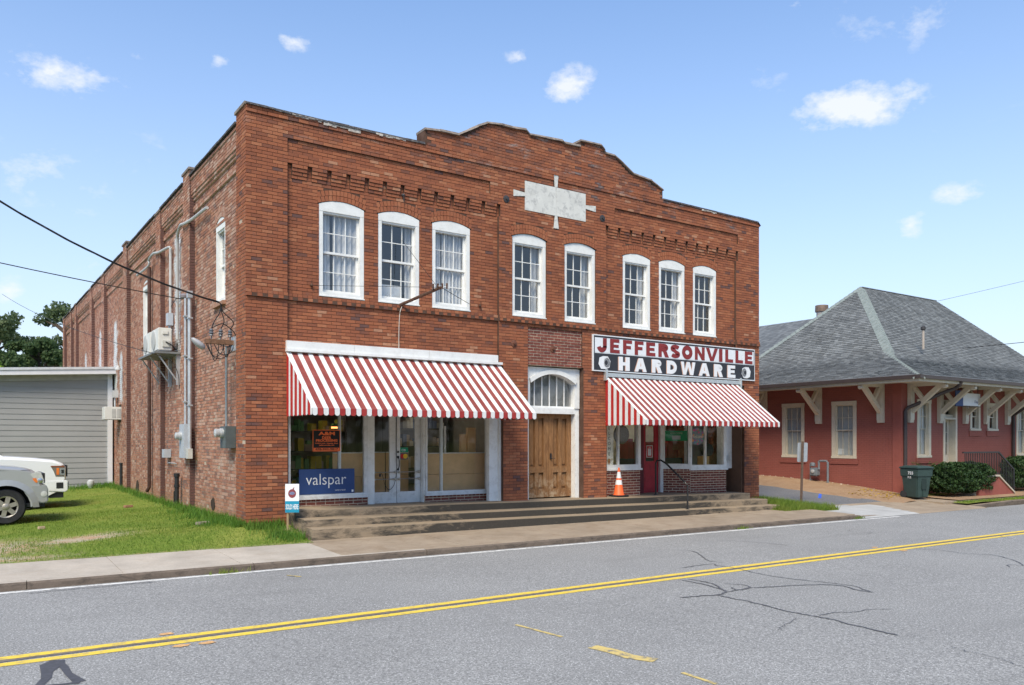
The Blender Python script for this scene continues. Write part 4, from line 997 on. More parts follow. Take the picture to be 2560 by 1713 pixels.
for a, b, s_ in ((6.805, 7.516, 0), (7.524, 8.235, 1)):
    dr = boxes('door', WOOD, bld, [(DW, (a, b, -.09, -.060, .19, 2.25))])
    st, mid = .145, (a+b)/2
    boxes('stile', WOOD, dr, [(DW, (a, a+st, -.062, 0, .19, 2.25))]); boxes('stile', WOOD, dr, [(DW, (b-st, b, -.062, 0, .19, 2.25))])
    boxes('stile', WOOD, dr, [(DW, (mid-.055, mid+.055, -.062, -.002, .385, 2.14))])
    for z0, z1 in ((.19, .385), (.80, .945), (2.14, 2.25)): boxes('rail', WOOD, dr, [(DW, (a+st, b-st, -.062, .001, z0, z1))])
    for z0, z1 in ((.42, .77), (.98, 2.10)):
        for u0, u1 in ((a+st+.012, mid-.067), (mid+.067, b-st-.012)): boxes('panel', WOOD, dr, [(DW, (u0+.018, u1-.018, -.062, -.036, z0+.02, z1-.02))])
    if s_:
        mb = MB(); DW.box(mb, a+.035, a+.075, 0, .03, 1.13, 1.27); mb.tube([DW.p(a+.055, .03, 1.15), DW.p(a+.055, .06, 1.15), DW.p(a+.16, .06, 1.15)], .008, 6); mb.build('lock', BLACK, dr, bevel=.004)

# right bay: angled display windows round a recessed red door
P0, P1, P2 = (12.1, 1.0), (12.70, .45), (13.98, .25)
FL = Fr((0, .30), (1, 0)); FA = Fr(P0, (P1[0]-P0[0], P1[1]-P0[1])); FB_ = Fr(P1, (P2[0]-P1[0], P2[1]-P1[1])); LA = math.hypot(P1[0]-P0[0], P1[1]-P0[1]); LBB = math.hypot(P2[0]-P1[0], P2[1]-P1[1])
def display(fr, u0, u1, zs, zt, mull, posts=(.05, .05)):
    w = boxes('window', FRAME_WHITE, bld, [(fr, (u0-.03, u1+.03, -.12, .05, zs-.06, zs-.012)), (fr, (u0, u1, -.10, .02, zs-.012, zs+.09)), (fr, (u0, u1, -.09, .01, zt, zt+.1)), (fr, (u0, u0+posts[0], -.09, .012, zs+.09, zt)), (fr, (u1-posts[1], u1, -.09, .012, zs+.09, zt))])
    ed = [u0+posts[0]]+list(mull)+[u1-posts[1]]
    for m_ in mull: boxes('mullion', FRAME_WHITE, w, [(fr, (m_-.018, m_+.018, -.08, .008, zs+.09, zt))])
    for a, b in zip(ed[:-1], ed[1:]): quad('pane', fr, a+.012, b-.012, -.04, zs+.09, zt, SHOPGLASS, w)
    return w
display(FL, 9.24, 10.62, .86, 2.6, (9.84,), (.02, .09))
display(FA, 0, LA, .835, 2.6, (), (.10, .06)); display(FB_, 0, LBB, .80, 2.6, (.55,), (.05, .10))
boxes('end_panel', FRAME_WHITE, bld, [(FRONT, (14.0, 14.40, -.62, -.40, .77, 3.2))]); boxes('fascia_board', FRAME_GREY, bld, [(FRONT, (9.22, 14.42, -.5, -.22, 2.7, 3.2))])
boxes('corner_reveal', flat('brown_reveal', (.13, .075, .05)), bld, [(FRONT, (14.40, 14.45, -.7, -.05, .05, 3.2))])
for x0, x1 in ((13.98+.06, 14.33),): pass
boxes('wall_outlet', ALU, bld, [(FRONT, (14.14, 14.26, -.40, -.36, 1.0, 1.15))])
RED = flat('red_door_paint', (.40, .016, .032), .45, .4, var=.14, scale=2.5, dirt=(.10, .01, .015), dirt_amt=.5)
FR_ = Fr((0, 1.02), (1, 0))
boxes('door_post', flat('dark_red_post', (.12, .012, .02), .5), bld, [(FR_, (11.16, 11.335, -.1, .10, .10, 2.7))]); boxes('door_post', FRAME_GREY, bld, [(FR_, (12.0, 12.115, -.1, .08, .10, 2.7))])
MB().box(10.60, 11.2, .30, 1.02, .8, .81)
fz = Fr((10.62, .30), (11.20-10.62, 1.02-.30)); boxes('return_wall', flat('dark_red_post', (.12, .012, .02), .5), bld, [(fz, (0, .925, -.1, 0, .1, 2.7))])
dr = boxes('door', RED, bld, [(FR_, (11.345, 11.995, -.045, 0, .11, 1.0)), (FR_, (11.345, 11.50, -.045, 0, 1.0, 2.2)), (FR_, (11.845, 11.995, -.045, 0, 1.0, 2.2)), (FR_, (11.5, 11.845, -.045, -.002, 2.0, 2.2)), (FR_, (11.345, 11.995, -.045, .0, 2.2, 2.6))])
boxes('door_panel', RED, dr, [(FR_, (11.47, 11.86, 0, .008, .25, .55)), (FR_, (11.47, 11.86, 0, .008, .60, .92))])
quad('pane', FR_, 11.5, 11.845, -.02, 1.0, 2.0, SHOPGLASS, dr)
t = sign_board('hours_sign', 'small white and red opening hours sign in the red door glass', 'sign', FR_, 11.545, 11.78, -.01, 1.11, 1.45, SWHITE, .003)
boxes('panel', flat('hours_red', (.45, .03, .03)), t, [(FR_, (11.56, 11.765, -.0105, -.009, 1.125, 1.435))]); boxes('listing', SWHITE, t, [(FR_, (11.60, 11.725, -.0095, -.008, 1.16, 1.36))])
put_text('lettering', 'OPEN', FR_.p(11.662, -.0085, 1.395), FR_.d, (0, 0, 1), .03, SWHITE, t)
for k in range(6): put_text('lettering', ('MON 8-5', 'TUE 8-5', 'WED 8-5', 'THU 8-5', 'FRI 8-5', 'SAT 8-12')[k], FR_.p(11.662, -.0078, 1.34-.032*k), FR_.d, (0, 0, 1), .016, SBLACK, t)
CREAM_IN = flat('shop_cream', (.72, .66, .46), .9)
# what shows through the right-hand glass
MB().box(8.85, 14.5, 3.2, 3.3, .1, 3.0).build('partition', CREAM_IN, bld)
t = thing('counter', 'red and dark counter with stacked red goods inside, behind the green banner', 'counter', (12.9, 2.3, .1)); MB().box(11.9, 14.2, 2.2, 2.7, .1, 1.05).build('base', flat('counter_dark', (.05, .05, .08)), t)
mb = MB()
for k in range(9): x = 11.95+.24*k; mb.box(x, x+.21, 2.25, 2.6, 1.05, 1.05+random.choice((.25, .45, .5, .6)))
mb.build('stock', flat('goods_red', (.28, .02, .03)), t, kind='stuff')
t = sign_board('banner', 'green banner sign with white lettering inside the angled window beside the red door', 'banner', FA, .10, .74, -.055, 1.58, 1.87, flat('banner_green', (.02, .26, .11)))
put_text('lettering', 'WELCOME', FA.p(.42, -.053, 1.80), FA.d, (0, 0, 1), .05, flat('banner_pale', (.45, .6, .45)), t, .36); boxes('picture', flat('banner_grey', (.35, .38, .38)), t, [(FA, (.30, .54, -.054, -.0525, 1.62, 1.73))])
# tall welcome plank with a cow
t = sign_board('welcome_plank', 'tall weathered plank reading WELCOME above a cow, in the window behind the cone', 'sign', FL, 9.40, 9.70, -.06, .95, 2.15, flat('weathered_plank', (.80, .78, .70), .8, var=.08, scale=7, dirt=(.50, .40, .25), dirt_amt=.5), .015)
for k, ch in enumerate('WELCOME'): put_text('lettering', ch, FL.p(9.56, -.059, 2.05-.135*k), FL.d, (0, 0, 1), .085, SBLACK, t)
COW = flat('cow_brown', (.36, .17, .07)); disc('cow_head', FL.p(9.55, -.059, 1.03), FL.d, (0, 0, 1), .05, .065, COW, t, lift=.004); disc('cow_muzzle', FL.p(9.55, -.059, .985), FL.d, (0, 0, 1), .03, .025, flat('cow_pink', (.6, .36, .28)), t, lift=.006)
for s_ in (-1, 1):
    MB().tube([FL.p(9.55+.04*s_, -.05, 1.08), FL.p(9.55+.09*s_, -.05, 1.085), FL.p(9.55+.11*s_, -.05, 1.13)], [.012, .010, .003], 6).build('cow_horn', flat('horn', (.55, .45, .3)), t); disc('cow_tuft', FL.p(9.55+.018*s_, -.059, 1.085), FL.d, (0, 0, 1), .026, .03, flat('cow_tuft', (.5, .27, .12)), t, lift=.007)
for x, lab in ((9.95, 'dark hanging wreath in the display window left of the red door'),):
    mb = MB(); mb.lathe(FL.p(10.2, -.3, 1.75), [(.10, -.02), (.26, -.03), (.26, .03), (.10, .02)], 18, 'y'); mb.build('wreath', flat('wreath_brown', (.12, .10, .07), .9, var=.4, scale=30), None, label=lab, category='wreath')
# round floral welcome sign
t = thing('floral_sign', 'round pink and blue floral welcome sign in the right display window', 'sign', FB_.p(.27, -.05, 1.45)); cc = FB_.p(.27, -.045, 1.71); disc('board', cc, FB_.d, (0, 0, 1), .27, .25, flat('floral_base', (.25, .30, .36), var=.2, scale=14), t, 30)
FC = [(.65, .13, .25), (.70, .30, .12), (.15, .30, .52), (.48, .14, .36), (.16, .40, .36)]
for k in range(26):
    a = 2*math.pi*k/26+random.gauss(0, .1); r = random.uniform(.13, .22); disc('flower', cc+FB_.d*r*math.cos(a)*1.05+Vector((0, 0, r*math.sin(a)*.98)), FB_.d, (0, 0, 1), random.uniform(.025, .045), random.uniform(.025, .04), flat('flower_%d' % (k % 5), FC[k % 5], var=.2, scale=20), t, 9, lift=.004+.0004*k)
put_text('lettering', 'Welcome', cc+FB_.n*.014, FB_.d, (0, 0, 1), .10, flat('letter_cream', (.75, .68, .5)), t, .44, shear=.3)
t = thing('grill', 'black kettle grill with round lid displayed in the right window', 'grill', FB_.p(.95, -.5, .9)); MB().lathe(FB_.p(1.0, -.5, 1.32), [(.02, -.2), (.16, -.16), (.2, -.02), (.2, .02), (.14, .15), (.03, .2)], 18).build('bowl', BLACK, t, smooth=True); boxes('crate', flat('pine_crate', (.5, .30, .12)), t, [(FB_, (.68, .92, -.55, -.3, .8, 1.13))])
# grey inner side of the display
boxes('display_back', flat('grey_back', (.45, .45, .46)), bld, [(FRONT, (13.55, 14.5, -1.5, -1.4, .1, 3.0))])

# ------------------------------------------------------------------ awnings
def mk_slat(name, a, b, glo):
    m = M(name).set(.62, glo); n = m.noise(3.2, 6, .68, m.scale(1, 1, 1)); f = m.noise(30, 4, .7); px = m.xyz()
    c = m.mix(m.rng(n, .35, .7), a, b); c = m.mix(m.math('MULTIPLY', m.rng(f, .5, .72), .25), c, tuple(x*.5 for x in a))
    st = m.noise(5, 6, .72, m.scale(3.5, .55, .55), .3); c = m.mix(m.math('MULTIPLY', m.rng(st, .52, .72), .32), c, tuple(x*.55+.06 for x in a)); m.color(c); return m.m
SL_RED = mk_slat('awning_red', (.225, .040, .034), (.30, .082, .068), .3); SL_WHT = mk_slat('awning_white', (.68, .68, .68), (.74, .74, .73), .35)
SL_RED3 = mk_slat('awning_red_edge', (.32, .022, .022), (.38, .05, .045), .3); SL_RED2 = mk_slat('awning_red_bright', (.42, .018, .016), (.46, .03, .026), .3)
def awning(name, label, x0, x1, ya, za, yb, zb_, zv, nslat, nside, side_ratio, loc, wr=.55):
    """sheet-metal awning: alternating channel slats with tongue-shaped ends, and upright side strips"""
    t = thing(name, label, 'awning', loc); pr = (x1-x0)/((nslat+1)/2*(1-wr)+(nslat-1)/2*wr); L = Vector((0, yb-ya, zb_-za)); nv = Vector((0, -(za-zb_), -(ya-yb))).normalized(); nv = Vector((0, L.z, -L.y)).normalized(); nv = nv if nv.z > 0 else -nv
    protos = {}
    for k in range(nslat):
        red = k % 2; h = .0 if red else .014; w = pr*(wr if red else 1-wr); X = x0+pr*(k//2)+(pr*(1-wr) if red else 0)
        if red not in protos:
            mb = MB(); a0, b0 = Vector((X, ya, za)), Vector((X, yb, zb_)); e = .0 if red else .006; dx = Vector((w, 0, 0))
            up = nv*h; p = [a0+up, b0+up, b0+dx+up, a0+dx+up]
            if red: mb.face(p)
            else:      # raised cap with flanks
                s_ = Vector((.008, 0, 0)); mb.face([a0+up+s_, b0+up+s_, b0+dx+up-s_, a0+dx+up-s_]); mb.face([a0-nv*.002, b0-nv*.002, b0+up+s_, a0+up+s_]); mb.face([a0+dx+up-s_, b0+dx+up-s_, b0+dx-nv*.002, a0+dx-nv*.002])
            # tongue
            yo = yb-.004-(0 if red else .012); N = 6; r = w*.5; zl = zv+.0; top = zb_+(nv*h).z
            pts = [Vector((X+.002, yo, top)), Vector((X+.002, yo, zl+.03))]+[Vector((X+.002+(w-.004)*q/N, yo, zl+.03-.03*math.sin(math.pi*q/N)**.6)) for q in range(1, N)]+[Vector((X+w-.002, yo, zl+.03)), Vector((X+w-.002, yo, top))]
            mb.cur = 1; mb.prism(pts, (0, 0, 0), (0, .006, 0))
            o = mb.build('slat', [SL_RED, SL_RED3] if red else [SL_WHT, SL_WHT], t, fix=False); protos[red] = (o.data, X)
        else: link('slat', protos[red][0], t, (X-protos[red][1]-0, 0, 0))
    # side strips
    for xs_, sg in ((x0+.004, -1), (x1-.004, 1)):
        dep = abs(yb-ya); n2 = nside*2; e = ya; k = 0
        while k < n2:
            red = k % 2 == 0; wd = dep/nside*(side_ratio if red else 1-side_ratio); y0, y1 = e, e-wd; z_at = lambda y: za+(zb_-za)*(ya-y)/dep
            h = 0 if red else .010; X = xs_+sg*h; N = 4
            low = zv+.012
            pts = [Vector((X, y0, z_at(y0))), Vector((X, y1, z_at(y1))), Vector((X, y1, low+.02))]+[Vector((X, y1+(y0-y1)*q/N, low+.02-.022*math.sin(math.pi*q/N)**.6)) for q in range(1, N)]+[Vector((X, y0, low+.02))]
            MB().prism(pts, (0, 0, 0), (-sg*.006, 0, 0)).build('side_strip', SL_RED2 if red else SL_WHT, t, fix=True)
            e = y1; k += 1
    MB().tube([(x0+.03, yb+.05, zv+.10), (x1-.03, yb+.05, zv+.10)], .016, 6).build('frame_bar', ALU, t)
    for x in (x0+.03, x1-.03): MB().tube([(x, yb+.05, zv+.10), (x, -.02, zv+.12)], .014, 6).build('frame_bar', ALU, t)
    return t
aw = awning('awning', 'larger red and white striped metal awning over the left shop front with double doors', .785, 5.85, -.06, 3.325, -1.465, 2.185, 2.05, 47, 6, .66, (3.3, 0, 3.3), .54)
mb = MB()
for u0, u1 in ((.78, 2.2), (2.205, 3.95), (3.955, 5.755)): FRONT.box(mb, u0, u1, -.03, .115, 3.40, 3.56)
mb.build('header_box', W_PAINT, aw); boxes('header_lip', W_PAINT, aw, [(FRONT, (.775, 5.86, -.03, .15, 3.345, 3.398))])
aw2 = awning('awning', 'narrower candy striped metal awning under the black and white shop sign', 9.065, 14.08, -.06, 3.205, -1.53, 2.085, 1.955, 49, 7, .52, (11.6, 0, 3.2), .63)
boxes('header_rail', ALU, aw2, [(FRONT, (9.05, 14.22, -.03, .11, 3.215, 3.315))])
mb = MB()
for u in (9.03, 14.16): FRONT.box(mb, u, u+.06, 0, .13, 3.12, 3.40)
mb.build('bracket', ALU, aw2)

# ------------------------------------------------------------------ main shop sign
t = thing('shop_sign', 'long black and white board with the hardware shop name in red and white capitals', 'sign', (11.73, -.1, 3.34))
S_WHITE = flat('board_white', (.70, .72, .75), .55, var=.05, scale=1.5); S_DARK = flat('board_dark', (.035, .037, .045), .5, var=.15, scale=1.5); S_RED = flat('letter_red', (.22, .03, .03), .5, var=.1); S_LET = flat('letter_white', (.72, .73, .75), .5, var=.04); PEACH = flat('letter_shadow', (.62, .36, .25), .6)
FS = Fr((0, -.09), (1, 0)); u0, u1, z0, z1 = 8.632, 14.836, 3.345, 4.268
boxes('back_board', S_WHITE, t, [(FS, (u0, u1, -.05, 0, z0, z1))])
boxes('upper_panel', S_WHITE, t, [(FS, (u0+.055, u1-.055, 0, .004, 3.82, z1-.075))]); boxes('lower_panel', S_DARK, t, [(FS, (u0+.03, u1-.03, 0, .005, z0+.03, 3.80))])
boxes('border_line', S_DARK, t, [(FS, (u0+.025, u1-.025, 0, .003, z1-.07, z1-.025)), (FS, (u0+.025, u0+.052, 0, .003, z0+.03, z1-.07)), (FS, (u1-.052, u1-.025, 0, .003, z0+.03, z1-.07))])
cell = lambda s: s
# heavy block capitals, each drawn from its own strokes
def ribbon2(path, w):
    out_ = []; n = len(path); L = []
    for k in range(n):
        cl = (Vector(path[0])-Vector(path[-1])).length < 1e-4; a, b = Vector(path[k-1] if k else path[-2 if cl else 0]), Vector(path[k+1] if k < n-1 else path[1 if cl else -1]); d = (b-a).normalized(); q = Vector((-d.y, d.x))*w/2; p = Vector(path[k]); L.append((p+q, p-q))
    for k in range(n-1): out_.append([L[k][0], L[k][1], L[k+1][1], L[k+1][0]])
    return out_
def glyph(ch, W, Hh):
    """polygons of a fat sans capital W wide and Hh high, from its lower left corner"""
    s = min(.38*W, .15) if ch not in 'OSDRJ' else .128; b = .255*Hh if ch in 'EFL' else .25*Hh; X = lambda L: [[Vector((x, y)) for x, y in q] for q in L]
    el = lambda cx, cy, rx, ry, a0, a1, n=16: [(cx+rx*math.cos(a0+(a1-a0)*k/n), cy+ry*math.sin(a0+(a1-a0)*k/n)) for k in range(n+1)]
    if ch == 'I': return X([[(0, 0), (W, 0), (W, Hh), (0, Hh)]])
    if ch == 'L': return X([[(0, 0), (W, 0), (W, b), (s, b), (s, Hh), (0, Hh)]])
    if ch == 'E': b = .25*Hh; return X([[(0, 0), (W, 0), (W, b), (s, b), (s, .39*Hh), (.90*W, .39*Hh), (.90*W, .61*Hh), (s, .61*Hh), (s, Hh-b), (.97*W, Hh-b), (.97*W, Hh), (0, Hh)]])
    if ch == 'F': b = .24*Hh; return X([[(0, 0), (s, 0), (s, .37*Hh), (.88*W, .37*Hh), (.88*W, .60*Hh), (s, .60*Hh), (s, Hh-b), (W, Hh-b), (W, Hh), (0, Hh)]])
    if ch == 'H': return X([[(0, 0), (s, 0), (s, .38*Hh), (W-s, .38*Hh), (W-s, 0), (W, 0), (W, Hh), (W-s, Hh), (W-s, .62*Hh), (s, .62*Hh), (s, Hh), (0, Hh)]])
    if ch == 'N': s = .115; return X([[(0, 0), (s, 0), (s, .55*Hh), (W-s, 0), (W, 0), (W, Hh), (W-s, Hh), (W-s, .45*Hh), (s, Hh), (0, Hh)]])
    if ch == 'V': s = .135; return X([[(W/2-s*.52, 0), (W/2+s*.52, 0), (W, Hh), (W-s, Hh), (W/2, .30*Hh), (s, Hh), (0, Hh)]])
    if ch == 'W': s = .115; q = W/4; return X([[(q-s*.5, 0), (q+s*.5, 0), (2*q, .62*Hh), (3*q-s*.5, 0), (3*q+s*.5, 0), (W, Hh), (W-s, Hh), (3*q, .32*Hh), (2*q+s*.5, Hh), (2*q-s*.5, Hh), (q, .32*Hh), (s, Hh), (0, Hh)]])
    if ch == 'A': s = .125; c = W/2; return X([[(0, 0), (s, 0), (s+.028, .20*Hh), (c, .20*Hh), (c, .40*Hh), (s+.075, .40*Hh), (c, .76*Hh), (c, Hh), (c-s*.58, Hh)], [(W, 0), (c+s*.58, Hh), (c, Hh), (c, .76*Hh), (W-s-.075, .40*Hh), (c, .40*Hh), (c, .20*Hh), (W-s-.028, .20*Hh), (W-s, 0)]])
    if ch == 'O': return ribbon2(el(W/2, Hh/2, W/2-s/2, Hh/2-s*.42, 0, 2*math.pi, 28), s)
    if ch == 'D': return X([[(0, 0), (s, 0), (s, Hh), (0, Hh)]])+ribbon2([(s, s*.42)]+el(W*.42, Hh/2, W*.58-s/2, Hh/2-s*.42, -math.pi/2, math.pi/2)+[(s, Hh-s*.42)], s*.86)
    if ch == 'R': r = Hh*.285; return X([[(0, 0), (s, 0), (s, Hh), (0, Hh)]])+ribbon2([(s, Hh-2*r+s*.42-.006)]+el(W*.52, Hh-r, W*.44-s/2, r-s*.40, -math.pi/2, math.pi/2, 12)+[(s, Hh-s*.40)], s*.80)+X([[(W*.42, Hh-2*r-.004), (W-s*1.12, 0), (W, 0), (W*.78, Hh-2*r+.008)]])
    if ch == 'J': r = W/2-s/2; return ribbon2([(W-s/2, Hh), (W-s/2, r+.02)]+el(W/2, r+s*.45, r, r, 0, -math.pi*.93, 14), s)
    if ch == 'S':
        r = Hh/4-s*.02; cx = W/2; rx = W/2-s*.5
        return ribbon2(el(cx, Hh*.715, rx, Hh*.285-s*.42, .10*math.pi, 1.40*math.pi, 14)[0:]+el(cx, Hh*.285, rx, Hh*.285-s*.42, .40*math.pi, -.90*math.pi, 14), s*.86)
def row(txt, us, z, h, wds, mats, bold):
    for ch, u, w in zip(txt, us, wds):
        for mt, du, dz, lift in ((mats[1], -.022, -.006, .006), (mats[0], 0, 0, .009)):
            if not mt: continue
            mb = MB()
            for q in glyph(ch, w, h): mb.face([FS.p(u-w/2+p.x+du, lift, z-h/2+p.y+dz) for p in q])
            mb.build('letter' if lift > .008 else 'letter_shadow', mt, t, fix=False)
row('JEFFERSONVILLE', [8.912, 9.352, 9.788, 10.196, 10.617, 11.091, 11.532, 11.993, 12.49, 12.982, 13.347, 13.704, 14.137, 14.553], 4.010, .362, [.331, .33, .315, .315, .335, .395, .385, .41, .395, .49, .145, .335, .33, .34], (S_RED, None), 1)
row('HARDWARE', [9.673, 10.255, 10.846, 11.405, 12.032, 12.676, 13.256, 13.803], 3.573, .356, [.383, .43, .375, .385, .56, .44, .37, .335], (S_LET, PEACH), 1)
for uc, s_ in ((9.05, -1), (14.39, 1)):      # hexagonal nut seen at an angle: near face, side facets, threaded hole
    zc = 3.57; hx = lambda r, k, dx=0: FS.p(uc+dx+s_*-1*0+r*.72*math.cos(math.pi/3*k+.26), .006, zc+r*math.sin(math.pi/3*k+.26))
    mb = MB(); dx = s_*.13
    mb.face([hx(.168, k, dx)+FS.n*.001 for k in range(6)]).build('nut_shadow', flat('nut_grey', (.30, .31, .33), .5), t, fix=False)
    mb = MB()
    for k in range(6): mb.face([hx(.168, k, -dx*.25)+FS.n*.0025, hx(.168, k+1, -dx*.25)+FS.n*.0025, hx(.168, k+1, dx)+FS.n*.0015, hx(.168, k, dx)+FS.n*.0015])
    mb.build('nut_side', S_LET, t, fix=False)
    MB().face([hx(.168, k, -dx*.25)+FS.n*.0045 for k in range(6)]).build('nut_face', flat('nut_face', (.62, .63, .65), .4), t, fix=False)
    c = FS.p(uc-dx*.25, .011, zc)
    for r, mt, l in ((.118, S_DARK, .001), (.104, flat('nut_ring', (.40, .41, .43)), .002), (.092, S_DARK, .003), (.078, flat('nut_ring', (.40, .41, .43)), .004), (.066, S_DARK, .005)): disc('nut_ring', c+FS.d*(s_*(.118-r)*.5), FS.d, (0, 0, 1), r*.82, r, mt, t, 24, lift=l)
# ------------------------------------------------------------------ fixtures on the side wall
GALV = flat('galvanised', (.50, .52, .55), .45, .5, .55, var=.12, scale=8); PVC = flat('white_pvc', (.47, .48, .49), .55, .3, var=.08, scale=5, dirt=(.45, .38, .32), dirt_amt=.3)
GBOX = flat('grey_enamel', (.42, .45, .50), .5, .4, .1, var=.06); DKBOX = flat('dark_meter_box', (.10, .12, .125), .5, .4, .2, var=.15); METER = flat('meter_glass', (.46, .47, .48), .2, .6, .2)
def sp(y, z, d=.0): return (-d, y, z)       # point d in front of the piers' face
def piece(name, label, cat, mb, mat, group=None, **k): return mb.build(name, mat, None, smooth=True, label=label, category=cat, group=group, **k)
mb = MB(); mb.tube(catmull([sp(2.95, 6.77, -.02), sp(3.4, 6.79, -.02), sp(4.2, 6.80, .0), sp(4.75, 6.80, .06), sp(5.25, 6.86, .05), sp(5.85, 6.78, -.02), sp(5.98, 6.6, -.04)], 5)+[Vector(sp(5.98, 4.15, -.04))], .036, 8)
piece('line_cover', 'white pipe cover from above the nearer side window, down behind the paired conduits', 'pipe', mb, PVC)
mb = MB(); mb.tube(catmull([sp(11.5, 6.70, -.03), sp(9.6, 6.66, -.02), sp(9.45, 6.80, .0), sp(8.55, 6.80, .05), sp(7.8, 6.70, .04), sp(6.9, 6.67, -.04), sp(6.84, 6.5, -.05)], 5)+[Vector(sp(6.84, 4.7, -.05))], .034, 8)
piece('line_cover', 'white pipe cover further back that drops to the grey switch box above the condensers', 'pipe', mb, PVC)
piece('switch_box', 'small grey switch box at the foot of the rear white pipe cover', 'box', MB().box(-.04, .10, 6.74, 6.95, 4.6, 4.92).tube([(.03, 6.85, 4.6), (.03, 6.85, 4.2)], .03, 6), GBOX)
piece('downpipe', 'rusty iron drainpipe down the old brick side wall', 'pipe', MB().tube([(.02, 9.5, 6.6), (.02, 9.5, .25), (-.02, 9.62, .12)], .05, 8), flat('rust_pipe', (.10, .055, .045), .75, .3, .2, var=.3, scale=12))
piece('vent_pipe', 'short black pipe standing against the wall by the grey lean-to', 'pipe', MB().tube([(-.0, 14.2, -.1), (-.0, 14.2, .78)], .05, 8).lathe((0, 14.2, .78), [(.065, 0), (.065, .06)], 10), BLACK)
mb = MB().tube([(-.02, 5.77, -.15), (-.02, 5.77, .74)], .055, 10); mb.lathe((-.02, 5.77, .68), [(.075, 0), (.075, .09)], 10).lathe((-.02, 5.77, .42), [(.07, 0), (.07, .07)], 10).tube([(-.04, 5.98, -.1), (-.04, 5.98, .3), (-.03, 5.85, .33)], .014, 6)
piece('standpipe', 'black iron standpipe with thin bent tube in the grass by the side wall', 'pipe', mb, BLACK)
# two service conduits and meters
t = thing('electric_service', 'tall pair of grey conduits with a long grey meter box on the second pier', 'electric meter', (-.05, 4.5, 1.2))
m1 = MB().tube([(-.05, 4.70, 1.98), (-.05, 4.70, 5.0)], .03, 8); m1.build('conduit', GALV, t, smooth=True); MB().tube([(-.06, 4.24, 1.37), (-.06, 4.24, 4.96)], .043, 8).box(-.115, -.005, 4.17, 4.31, 4.94, 5.10).build('conduit', GALV, t, smooth=True)
MB().lathe((-.06, 4.78, 4.99), [(.05, 0), (.09, .03), (.10, .08), (.07, .12), (.02, .14)], 12).build('weather_head', flat('weather_head', (.22, .20, .22), .5), t, smooth=True)
MB().box(-.16, .0, 4.38, 4.85, 1.17, 1.98).build('meter_box', GBOX, t, bevel=.008); MB().box(-.12, -.01, 4.14, 4.36, 1.16, 1.40).build('small_box', flat('cream_box', (.48, .47, .44)), t, bevel=.006)
MB().lathe((-.16, 4.66, 1.70), [(.10, 0), (.10, -.05), (.085, -.06), (.085, -.12), (.05, -.14)], 16, 'x').build('meter', METER, t, smooth=True)
for z in (4.55, 3.6, 2.5): MB().box(-.095, .0, 4.62, 4.76, z, z+.03).build('strap', GALV, t); MB().box(-.11, .0, 4.17, 4.31, z-.1, z-.07).build('strap', GALV, t)
t = thing('electric_meter', 'dark grey meter box with round glass meter near the street corner', 'electric meter', (.0, 1.15, 1.4))
MB().tube([(-.0, 1.32, 1.88), (-.0, 1.32, 3.52)], .024, 8).build('conduit', flat('grey_conduit', (.22, .25, .27), .5, .4, .3), t, smooth=True); MB().box(-.10, .11, 1.0, 1.42, 1.43, 1.88).build('meter_box', DKBOX, t, bevel=.008)
MB().lathe((-.10, 1.22, 1.74), [(.10, 0), (.10, -.05), (.088, -.06), (.088, -.15), (.05, -.17)], 16, 'x').build('meter', METER, t, smooth=True)
piece('junction_box', 'little grey junction box low on the side wall, left of the long meter box', 'box', MB().box(-.06, .11, 7.05, 7.35, 1.14, 1.36).tube([(.06, 7.2, 1.14), (.06, 7.2, 1.0), (.08, 6.3, 1.0)], .012, 6), GBOX)
# street light arm with service cables
t = thing('street_light', 'grey street light on a rusty wooden arm with insulators beside the corner', 'street light', (.0, .78, 3.5))
RAIL = flat('rust_arm', (.17, .095, .06), .85, .2, var=.35, scale=14)
MB().beam((.02, .75, 3.54), (-.56, .75, 3.54), .09, .09).build('arm', RAIL, t); MB().box(-.02, .02, .62, .88, 3.38, 3.66).build('wall_plate', GALV, t)
mb = MB(); mb.lathe((0, 0, 0), [(.01, -.20), (.06, -.17), (.10, -.06), (.105, .02), (.08, .09), (.03, .12)], 14, 'x'); R_ = Matrix.Rotation(math.radians(38), 3, 'Y'); mb.v = [tuple(R_ @ Vector((x*1.0, y*.9, z*.62))+Vector((-.66, .75, 3.46))) for x, y, z in mb.v]; mb.build('lamp_head', flat('lamp_grey', (.36, .36, .38), .4, .4), t, smooth=True)
for k, x in enumerate((-.44, -.26, -.08)):
    MB().lathe((x, .75, 3.585), [(.012, 0), (.012, .06), (.045, .07), (.03, .10), (.05, .12), (.03, .15), (.045, .17), (.02, .21)], 10).build('insulator', flat('insulator', (.10, .11, .13), .3, .5), t, smooth=True)
CAB = flat('black_cable', (.02, .02, .022), .6, .3)
